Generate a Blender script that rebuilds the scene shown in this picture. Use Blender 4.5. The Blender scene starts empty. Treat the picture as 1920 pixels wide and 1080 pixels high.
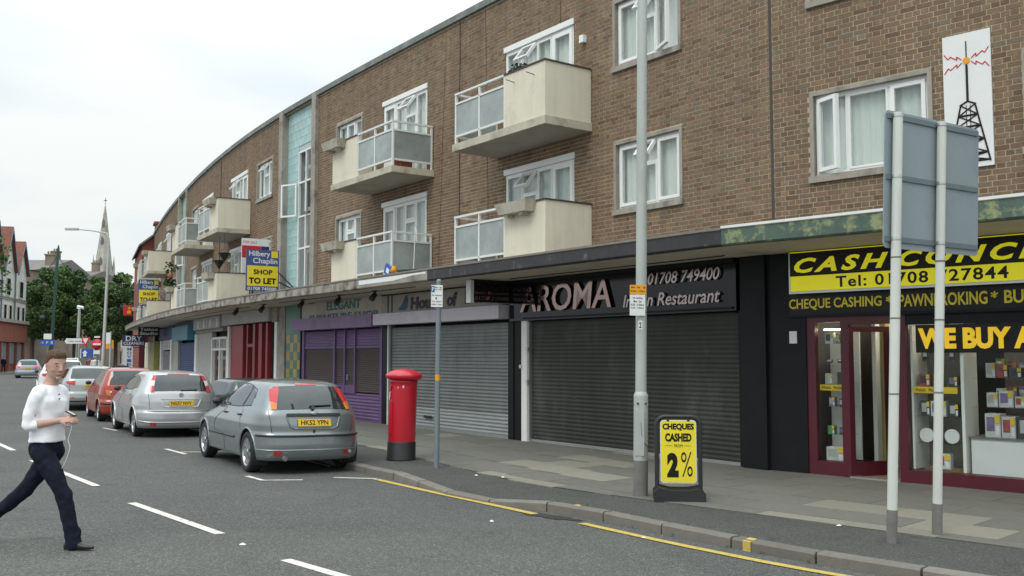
import bpy, bmesh, math, random
import numpy as np
from mathutils import Matrix, Vector
R = math.radians
random.seed(7)
rng = np.random.default_rng(7)
sc = bpy.context.scene
COL = sc.collection

# ---------------------------------------------------------------- camera
cam_d = bpy.data.cameras.new('camera')
cam_d.sensor_width = 36.0
cam_d.lens = 33.75
cam_d.clip_start = 0.05
cam_d.clip_end = 3000
cam = bpy.data.objects.new('camera', cam_d)
COL.objects.link(cam)
cam.location = (0, 0, 1.8)
cam.rotation_euler = (R(90) + math.atan(127 / 1800), 0, 0)
sc.camera = cam

# ---------------------------------------------------------------- world: bright overcast sky
SUN_EL, SUN_AZ = 52, 215
w = bpy.data.worlds.new('World')
sc.world = w
w.use_nodes = True
nt = w.node_tree
nt.nodes.clear()
N = nt.nodes.new
L = nt.links.new
out = N('ShaderNodeOutputWorld')
bg1 = N('ShaderNodeBackground')
bg2 = N('ShaderNodeBackground')
addw = N('ShaderNodeMixShader')
sky = N('ShaderNodeTexSky')
sky.sky_type = 'NISHITA'
sky.sun_disc = False
sky.sun_elevation = R(SUN_EL)
sky.sun_rotation = R(SUN_AZ)
sky.air_density = 1.0
sky.dust_density = 2.0
L(sky.outputs[0], bg1.inputs[0])
bg1.inputs[1].default_value = 0.12
tc = N('ShaderNodeTexCoord')
sep = N('ShaderNodeSeparateXYZ')
L(tc.outputs['Generated'], sep.inputs[0])
# cloud layer seen as a flat deck: direction divided by its height
mx = N('ShaderNodeMath'); mx.operation = 'MAXIMUM'; mx.inputs[1].default_value = 0.0
L(sep.outputs[2], mx.inputs[0])
ad = N('ShaderNodeMath'); ad.operation = 'ADD'; ad.inputs[1].default_value = 0.22
L(mx.outputs[0], ad.inputs[0])
dv = N('ShaderNodeVectorMath'); dv.operation = 'DIVIDE'
cb = N('ShaderNodeCombineXYZ')
for i in range(3):
    L(ad.outputs[0], cb.inputs[i])
L(tc.outputs['Generated'], dv.inputs[0])
L(cb.outputs[0], dv.inputs[1])
nz = N('ShaderNodeTexNoise')
nz.inputs['Scale'].default_value = 1.15
nz.inputs['Detail'].default_value = 5
nz.inputs['Roughness'].default_value = 0.45
nz.inputs['Distortion'].default_value = 0.3
L(dv.outputs[0], nz.inputs['Vector'])
rp = N('ShaderNodeValToRGB')
rp.color_ramp.elements[0].position = 0.40
rp.color_ramp.elements[0].color = (0.75, 0.87, 0.94, 1)
rp.color_ramp.elements[1].position = 0.60
rp.color_ramp.elements[1].color = (0.97, 1.0, 0.985, 1)
L(nz.outputs[0], rp.inputs[0])
L(rp.outputs[0], bg2.inputs[0])
# an overcast sky is about three times brighter overhead than at the horizon
sq = N('ShaderNodeMath'); sq.operation = 'POWER'; sq.inputs[1].default_value = 2.0
L(mx.outputs[0], sq.inputs[0])
st = N('ShaderNodeMath'); st.operation = 'MULTIPLY_ADD'
st.inputs[1].default_value = 1.55
st.inputs[2].default_value = 0.86
L(sq.outputs[0], st.inputs[0])
L(st.outputs[0], bg2.inputs[1])
addw.inputs[0].default_value = 0.96
L(bg1.outputs[0], addw.inputs[1])
L(bg2.outputs[0], addw.inputs[2])
L(addw.outputs[0], out.inputs[0])

sun_d = bpy.data.lights.new('sun', 'SUN')
sun_d.energy = 1.1
sun_d.angle = R(25)
sun_d.color = (1.0, 0.93, 0.80)
sun = bpy.data.objects.new('sun', sun_d)
COL.objects.link(sun)
_el, _az = R(SUN_EL), R(SUN_AZ)
sd = Vector((math.sin(_az) * math.cos(_el), math.cos(_az) * math.cos(_el), math.sin(_el)))
sun.rotation_euler = sd.to_track_quat('Z', 'Y').to_euler()

sc.view_settings.view_transform = 'Standard'
sc.view_settings.look = 'None'
sc.view_settings.gamma = 1
sc.view_settings.use_curve_mapping = False
sc.view_settings.exposure = 0.12
sc.cycles.max_bounces = 7
sc.cycles.transparent_max_bounces = 16
sc.cycles.use_denoising = True

# ---------------------------------------------------------------- plan of the curved terrace
BX, BY = 3.93, 14.42
S_ = [0, 12, 17, 21, 26, 33, 42, 50, 90]
TH_ = [36.8, 35.6, 34.3, 32.0, 29.2, 26.8, 25.2, 24, 23]
TR = R(45.0)
def th(s):
    return TR if s < 0 else R(float(np.interp(s, S_, TH_)))
_ds = 0.05
_P = [(BX, BY)]
for _i in range(2400):
    _t = th((_i + .5) * _ds)
    _x, _y = _P[-1]
    _P.append((_x - math.sin(_t) * _ds, _y + math.cos(_t) * _ds))
def fac(s, o=0.0):
    if s <= 0:
        x = BX - math.sin(TR) * s; y = BY + math.cos(TR) * s; t = TR if s < 0 else th(0)
    else:
        i = min(int(s / _ds), 2399); q = s / _ds - i
        x = _P[i][0] + (_P[i + 1][0] - _P[i][0]) * q
        y = _P[i][1] + (_P[i + 1][1] - _P[i][1]) * q
        t = th(s)
    return x - math.cos(t) * o, y - math.sin(t) * o
def FR(s, o=0.0, z=0.0):
    """frame on the facade: x to the right along the wall, y into the wall, z up"""
    x, y = fac(s, o); t = th(s)
    m = Matrix.Rotation(t - math.pi / 2, 4, 'Z')
    m.translation = (x, y, z)
    return m
_SS = np.arange(-25, 118, .25)
_FP = np.array([fac(float(s)) for s in _SS])
_FT = np.array([th(float(s)) for s in _SS])
def off_of(x, y):
    d = (_FP[:, 0] - x) ** 2 + (_FP[:, 1] - y) ** 2
    i = int(np.argmin(d))
    t = _FT[i]
    return -((x - _FP[i, 0]) * math.cos(t) + (y - _FP[i, 1]) * math.sin(t))
def zr(x, y):
    """camber of the road: up from the gutter to the crown"""
    o = off_of(x, y)
    if o < 9.5: return max(-.04, -.022 + .0203 * (o - 4.6))
    if o < 11.5: return .0775
    return .0775 - .012 * (min(o, 18) - 11.5)
PZ = 0.09     # pavement level

# ---------------------------------------------------------------- mesh helpers
class MB:
    def __init__(s):
        s.v = []; s.f = []; s.m = []; s.sm = []
    def add(s, vs, fs, mi=0, M=None, smooth=False):
        b = len(s.v)
        if M is not None:
            vs = [tuple(M @ Vector(p)) for p in vs]
        s.v.extend([tuple(p) for p in vs])
        for f in fs:
            s.f.append([b + i for i in f]); s.m.append(mi); s.sm.append(smooth)
        return s
    def box(s, x0, x1, y0, y1, z0, z1, mi=0, M=None):
        if x0 > x1: x0, x1 = x1, x0
        if y0 > y1: y0, y1 = y1, y0
        if z0 > z1: z0, z1 = z1, z0
        vs = [(x0, y0, z0), (x1, y0, z0), (x1, y1, z0), (x0, y1, z0), (x0, y0, z1), (x1, y0, z1), (x1, y1, z1), (x0, y1, z1)]
        return s.add(vs, [(0, 3, 2, 1), (4, 5, 6, 7), (0, 1, 5, 4), (1, 2, 6, 5), (2, 3, 7, 6), (3, 0, 4, 7)], mi, M)
    def hexa(s, vs, mi=0, M=None):
        return s.add(vs, [(0, 3, 2, 1), (4, 5, 6, 7), (0, 1, 5, 4), (1, 2, 6, 5), (2, 3, 7, 6), (3, 0, 4, 7)], mi, M)
    def cyl(s, p0, p1, r0, r1=None, n=12, mi=0, M=None, caps=True):
        r1 = r0 if r1 is None else r1
        p0 = Vector(p0); p1 = Vector(p1); d = (p1 - p0).normalized()
        a = d.orthogonal().normalized(); b = d.cross(a)
        vs = []
        for p, r in ((p0, r0), (p1, r1)):
            for i in range(n):
                t = 2 * math.pi * i / n
                vs.append(p + a * (r * math.cos(t)) + b * (r * math.sin(t)))
        fs = [(i, (i + 1) % n, n + (i + 1) % n, n + i) for i in range(n)]
        s.add(vs, fs, mi, M, True)
        if caps:
            s.add(vs[:n], [tuple(reversed(range(n)))], mi, M); s.add(vs[n:], [tuple(range(n))], mi, M)
        return s
    def tube(s, pts, r, n=8, mi=0, M=None, closed=False):
        pts = [Vector(p) for p in pts]; rr = r if isinstance(r, (list, tuple)) else [r] * len(pts)
        vs = []; a = None
        for i, p in enumerate(pts):
            d = (pts[min(i + 1, len(pts) - 1)] - pts[max(i - 1, 0)]).normalized()
            if a is None: a = d.orthogonal().normalized()
            a = (a - d * a.dot(d)).normalized(); b = d.cross(a)
            for k in range(n):
                t = 2 * math.pi * k / n
                vs.append(p + a * (rr[i] * math.cos(t)) + b * (rr[i] * math.sin(t)))
        fs = []
        for i in range(len(pts) - 1):
            for k in range(n):
                fs.append((i * n + k, i * n + (k + 1) % n, (i + 1) * n + (k + 1) % n, (i + 1) * n + k))
        s.add(vs, fs, mi, M, True)
        s.add(vs[:n], [tuple(reversed(range(n)))], mi, M)
        return s.add(vs[-n:], [tuple(range(n))], mi, M)
    def lathe(s, prof, n=24, mi=0, M=None, ax='z', smooth=True):
        vs = []
        for (r, h) in prof:
            for k in range(n):
                t = 2 * math.pi * k / n
                c, q = r * math.cos(t), r * math.sin(t)
                vs.append((c, q, h) if ax == 'z' else (c, h, q) if ax == 'y' else (h, c, q))
        fs = []
        for i in range(len(prof) - 1):
            for k in range(n):
                f = (i * n + k, i * n + (k + 1) % n, (i + 1) * n + (k + 1) % n, (i + 1) * n + k)
                fs.append(f if ax != 'y' else f[::-1])
        return s.add(vs, fs, mi, M, smooth)
    def poly(s, pts, y0, y1, mi=0, M=None):
        """x-z outline made solid between y0 and y1 (outline counter-clockwise seen from -y)"""
        n = len(pts)
        vs = [(p[0], y0, p[1]) for p in pts] + [(p[0], y1, p[1]) for p in pts]
        fs = [tuple(range(n)), tuple(reversed(range(n, 2 * n)))]
        fs += [(i, n + i, n + (i + 1) % n, (i + 1) % n) for i in range(n)]
        return s.add(vs, fs, mi, M)
    def grid(s, rows, mi=0, M=None, smooth=True, mf=None, flip=False):
        nr, nc = len(rows), len(rows[0]); b = len(s.v)
        vs = [p for r_ in rows for p in r_]
        if M is not None: vs = [tuple(M @ Vector(p)) for p in vs]
        s.v.extend([tuple(p) for p in vs])
        for i in range(nr - 1):
            for j in range(nc - 1):
                f = [b + i * nc + j, b + i * nc + j + 1, b + (i + 1) * nc + j + 1, b + (i + 1) * nc + j]
                if flip: f.reverse()
                s.f.append(f); s.m.append(mf(i, j) if mf else mi); s.sm.append(smooth)
        return s
    def mesh(s, name, mats):
        me = bpy.data.meshes.new(name)
        me.from_pydata(s.v, [], s.f)
        for m_ in (mats if isinstance(mats, (list, tuple)) else [mats]):
            me.materials.append(m_)
        me.polygons.foreach_set('material_index', s.m)
        me.polygons.foreach_set('use_smooth', s.sm)
        me.update()
        return me
    def obj(s, name, mats, parent=None, M=None, **kw):
        o = bpy.data.objects.new(name, s.mesh(name, mats))
        COL.objects.link(o)
        if parent is not None: o.parent = parent
        if M is not None: o.matrix_basis = M
        for k, v in kw.items(): o[k] = v
        return o

def T(x, y, z, rz=0.0):
    m = Matrix.Rotation(rz, 4, 'Z'); m.translation = (x, y, z); return m
def thing(name, label, cat, M=None, group=None):
    o = bpy.data.objects.new(name, None)
    o.empty_display_size = .1
    COL.objects.link(o)
    if M is not None: o.matrix_basis = M
    o['label'] = label; o['category'] = cat
    if group: o['group'] = group
    return o
def tag(o, label, cat, group=None):
    o['label'] = label; o['category'] = cat
    if group: o['group'] = group
    return o
def struct(o):
    o['kind'] = 'structure'; return o
def copy_tree(o, parent=None, M=None, label=None):
    c = o.copy(); COL.objects.link(c)
    if parent is not None: c.parent = parent
    if M is not None: c.matrix_basis = M
    if label: c['label'] = label
    for ch in list(o.children): copy_tree(ch, c)
    return c

def text_add(mb, txt, x0, x1, z0, z1, y=0.0, depth=.004, mi=0, M=None, shear=0.0, bold=0.0, font_space=1.0, res=3):
    """lettering fitted to the box x0..x1, z0..z1, standing proud of the plane y towards -y"""
    cu = bpy.data.curves.new('lettering', 'FONT')
    cu.body = txt; cu.size = 1; cu.shear = shear; cu.offset = bold; cu.resolution_u = res
    cu.space_character = font_space; cu.extrude = .5; cu.align_x = 'LEFT'
    ob = bpy.data.objects.new('lettering', cu)
    COL.objects.link(ob)
    dg = bpy.context.evaluated_depsgraph_get(); dg.update()
    me = bpy.data.meshes.new_from_object(ob.evaluated_get(dg))
    n = len(me.vertices); co = np.empty(n * 3); me.vertices.foreach_get('co', co); co = co.reshape(-1, 3)
    fs = [list(p.vertices) for p in me.polygons]
    bpy.data.objects.remove(ob); bpy.data.curves.remove(cu); bpy.data.meshes.remove(me)
    if n == 0: return
    a = co.min(0); b = co.max(0)
    X = x0 + (co[:, 0] - a[0]) / (b[0] - a[0]) * (x1 - x0)
    Z = z0 + (co[:, 1] - a[1]) / max(1e-6, b[1] - a[1]) * (z1 - z0)
    Y = np.where(co[:, 2] > 0, y - depth, y + .0005)
    mb.add(list(zip(X.tolist(), Y.tolist(), Z.tolist())), fs, mi, M)

# ---------------------------------------------------------------- materials
def mat(name, c, rough=.7, metal=0., var=.12, scale=6., bump=0., bscale=60., spec=.5, coat=0., emit=None, es=1., dirt=None, dscale=2., dlo=.5, dhi=.7, obj=True, streak=0.0, alpha=None, aniso=None, isl=0.0, island_hue=None):
    m = bpy.data.materials.new(name); m.use_nodes = True
    t = m.node_tree; n = t.nodes; b = n['Principled BSDF']
    b.inputs['Roughness'].default_value = rough
    b.inputs['Metallic'].default_value = metal
    b.inputs['Specular IOR Level'].default_value = spec
    b.inputs['Coat Weight'].default_value = coat
    b.inputs['Coat Roughness'].default_value = .04
    tcn = n.new('ShaderNodeTexCoord'); vec = tcn.outputs['Object']
    if aniso:
        mp = n.new('ShaderNodeMapping'); mp.inputs['Scale'].default_value = aniso
        t.links.new(vec, mp.inputs[0]); vec = mp.outputs[0]
    col = None
    if var > 0:
        nz_ = n.new('ShaderNodeTexNoise'); nz_.inputs['Scale'].default_value = scale; nz_.inputs['Detail'].default_value = 5; nz_.inputs['Roughness'].default_value = .6
        t.links.new(vec, nz_.inputs['Vector'])
        mr = n.new('ShaderNodeMapRange'); mr.inputs[1].default_value = .25; mr.inputs[2].default_value = .75
        mr.inputs[3].default_value = 1 - var; mr.inputs[4].default_value = 1 + var
        t.links.new(nz_.outputs[0], mr.inputs[0])
        vm = n.new('ShaderNodeVectorMath'); vm.operation = 'SCALE'; vm.inputs[0].default_value = c[:3]
        t.links.new(mr.outputs[0], vm.inputs['Scale']); col = vm.outputs[0]
    if isl > 0 or island_hue:
        ge = n.new('ShaderNodeNewGeometry'); oi = n.new('ShaderNodeObjectInfo')
        a_ = n.new('ShaderNodeMath'); a_.operation = 'ADD'
        t.links.new(ge.outputs['Random Per Island'], a_.inputs[0]); t.links.new(oi.outputs['Random'], a_.inputs[1])
        fr = n.new('ShaderNodeMath'); fr.operation = 'FRACT'; t.links.new(a_.outputs[0], fr.inputs[0])
        rr = n.new('ShaderNodeValToRGB'); rr.color_ramp.interpolation = 'LINEAR'
        els = island_hue or [(0, tuple(x * (1 - isl) for x in c[:3])), (1, tuple(x * (1 + isl) for x in c[:3]))]
        while len(rr.color_ramp.elements) < len(els): rr.color_ramp.elements.new(.5)
        for e_, (p_, c_) in zip(rr.color_ramp.elements, els):
            e_.position = p_; e_.color = (*c_[:3], 1)
        t.links.new(fr.outputs[0], rr.inputs[0])
        if var > 0:
            v2 = n.new('ShaderNodeVectorMath'); v2.operation = 'SCALE'
            t.links.new(rr.outputs[0], v2.inputs[0]); t.links.new(mr.outputs[0], v2.inputs['Scale']); col = v2.outputs[0]
        else: col = rr.outputs[0]
    if dirt is not None:
        n2 = n.new('ShaderNodeTexNoise'); n2.inputs['Scale'].default_value = dscale; n2.inputs['Detail'].default_value = 6; n2.inputs['Roughness'].default_value = .65
        t.links.new(vec, n2.inputs['Vector'])
        m2 = n.new('ShaderNodeMapRange'); m2.inputs[1].default_value = dlo; m2.inputs[2].default_value = dhi
        t.links.new(n2.outputs[0], m2.inputs[0])
        mi_ = n.new('ShaderNodeMix'); mi_.data_type = 'RGBA'
        t.links.new(m2.outputs[0], mi_.inputs[0])
        if col is not None: t.links.new(col, mi_.inputs[6])
        else: mi_.inputs[6].default_value = (*c[:3], 1)
        mi_.inputs[7].default_value = (*dirt[:3], 1); col = mi_.outputs[2]
    if streak > 0:
        mp2 = n.new('ShaderNodeMapping'); mp2.inputs['Scale'].default_value = (3.2, 3.2, .22)
        t.links.new(tcn.outputs['Object'], mp2.inputs[0]); n5 = n.new('ShaderNodeTexNoise'); n5.inputs['Scale'].default_value = 1.0; n5.inputs['Detail'].default_value = 6; n5.inputs['Roughness'].default_value = .7
        t.links.new(mp2.outputs[0], n5.inputs['Vector']); m5 = n.new('ShaderNodeMapRange'); m5.inputs[1].default_value = .38; m5.inputs[2].default_value = .68; m5.inputs[3].default_value = 1 + streak * .25; m5.inputs[4].default_value = 1 - streak
        t.links.new(n5.outputs[0], m5.inputs[0]); v5 = n.new('ShaderNodeVectorMath'); v5.operation = 'SCALE'
        if col is not None: t.links.new(col, v5.inputs[0])
        else: v5.inputs[0].default_value = c[:3]
        t.links.new(m5.outputs[0], v5.inputs['Scale']); col = v5.outputs[0]
    if col is not None: t.links.new(col, b.inputs['Base Color'])
    else: b.inputs['Base Color'].default_value = (*c[:3], 1)
    if bump > 0:
        nb = n.new('ShaderNodeTexNoise'); nb.inputs['Scale'].default_value = bscale; nb.inputs['Detail'].default_value = 4
        t.links.new(vec, nb.inputs['Vector'])
        bp = n.new('ShaderNodeBump'); bp.inputs['Strength'].default_value = bump; bp.inputs['Distance'].default_value = .01
        t.links.new(nb.outputs[0], bp.inputs['Height']); t.links.new(bp.outputs[0], b.inputs['Normal'])
    if emit is not None:
        b.inputs['Emission Color'].default_value = (*emit, 1); b.inputs['Emission Strength'].default_value = es
    return m
def glass(name, tint=(.8, .85, .85), refl=1.5, fog=0.0, fogc=(.5, .55, .55)):
    m = bpy.data.materials.new(name); m.use_nodes = True
    t = m.node_tree; n = t.nodes; n.clear()
    o = n.new('ShaderNodeOutputMaterial'); mx_ = n.new('ShaderNodeMixShader'); fr = n.new('ShaderNodeFresnel'); fr.inputs[0].default_value = refl
    tr = n.new('ShaderNodeBsdfTransparent'); tr.inputs[0].default_value = (*tint, 1)
    gl = n.new('ShaderNodeBsdfGlossy'); gl.inputs['Roughness'].default_value = .02
    # the pane's back face must reflect like its front, so fresnel is taken on the facing angle
    nb = n.new('ShaderNodeTexNoise'); nb.inputs['Scale'].default_value = .9
    bp = n.new('ShaderNodeBump'); bp.inputs['Strength'].default_value = .05; bp.inputs['Distance'].default_value = .05
    tcn = n.new('ShaderNodeTexCoord'); t.links.new(tcn.outputs['Object'], nb.inputs['Vector'])
    t.links.new(nb.outputs[0], bp.inputs['Height']); t.links.new(bp.outputs[0], gl.inputs['Normal'])
    ge = n.new('ShaderNodeNewGeometry'); iv = n.new('ShaderNodeMath'); iv.operation = 'SUBTRACT'; iv.inputs[0].default_value = 1; t.links.new(ge.outputs['Backfacing'], iv.inputs[1])
    ml = n.new('ShaderNodeMath'); ml.operation = 'MULTIPLY'; t.links.new(fr.outputs[0], ml.inputs[0]); t.links.new(iv.outputs[0], ml.inputs[1])
    t.links.new(ml.outputs[0], mx_.inputs[0]); base = tr.outputs[0]
    if fog > 0:
        df = n.new('ShaderNodeBsdfDiffuse'); df.inputs[0].default_value = (*fogc, 1)
        m3 = n.new('ShaderNodeMixShader'); m3.inputs[0].default_value = fog
        t.links.new(tr.outputs[0], m3.inputs[1]); t.links.new(df.outputs[0], m3.inputs[2]); base = m3.outputs[0]
    t.links.new(base, mx_.inputs[1]); t.links.new(gl.outputs[0], mx_.inputs[2]); t.links.new(mx_.outputs[0], o.inputs[0])
    return m
BRICKS = [(0, (.145, .090, .057)), (.18, (.185, .120, .075)), (.38, (.212, .142, .086)), (.55, (.196, .127, .080)), (.70, (.240, .163, .097)), (.84, (.172, .139, .100)), (.95, (.235, .135, .086)), (1, (.160, .108, .069))]
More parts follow.
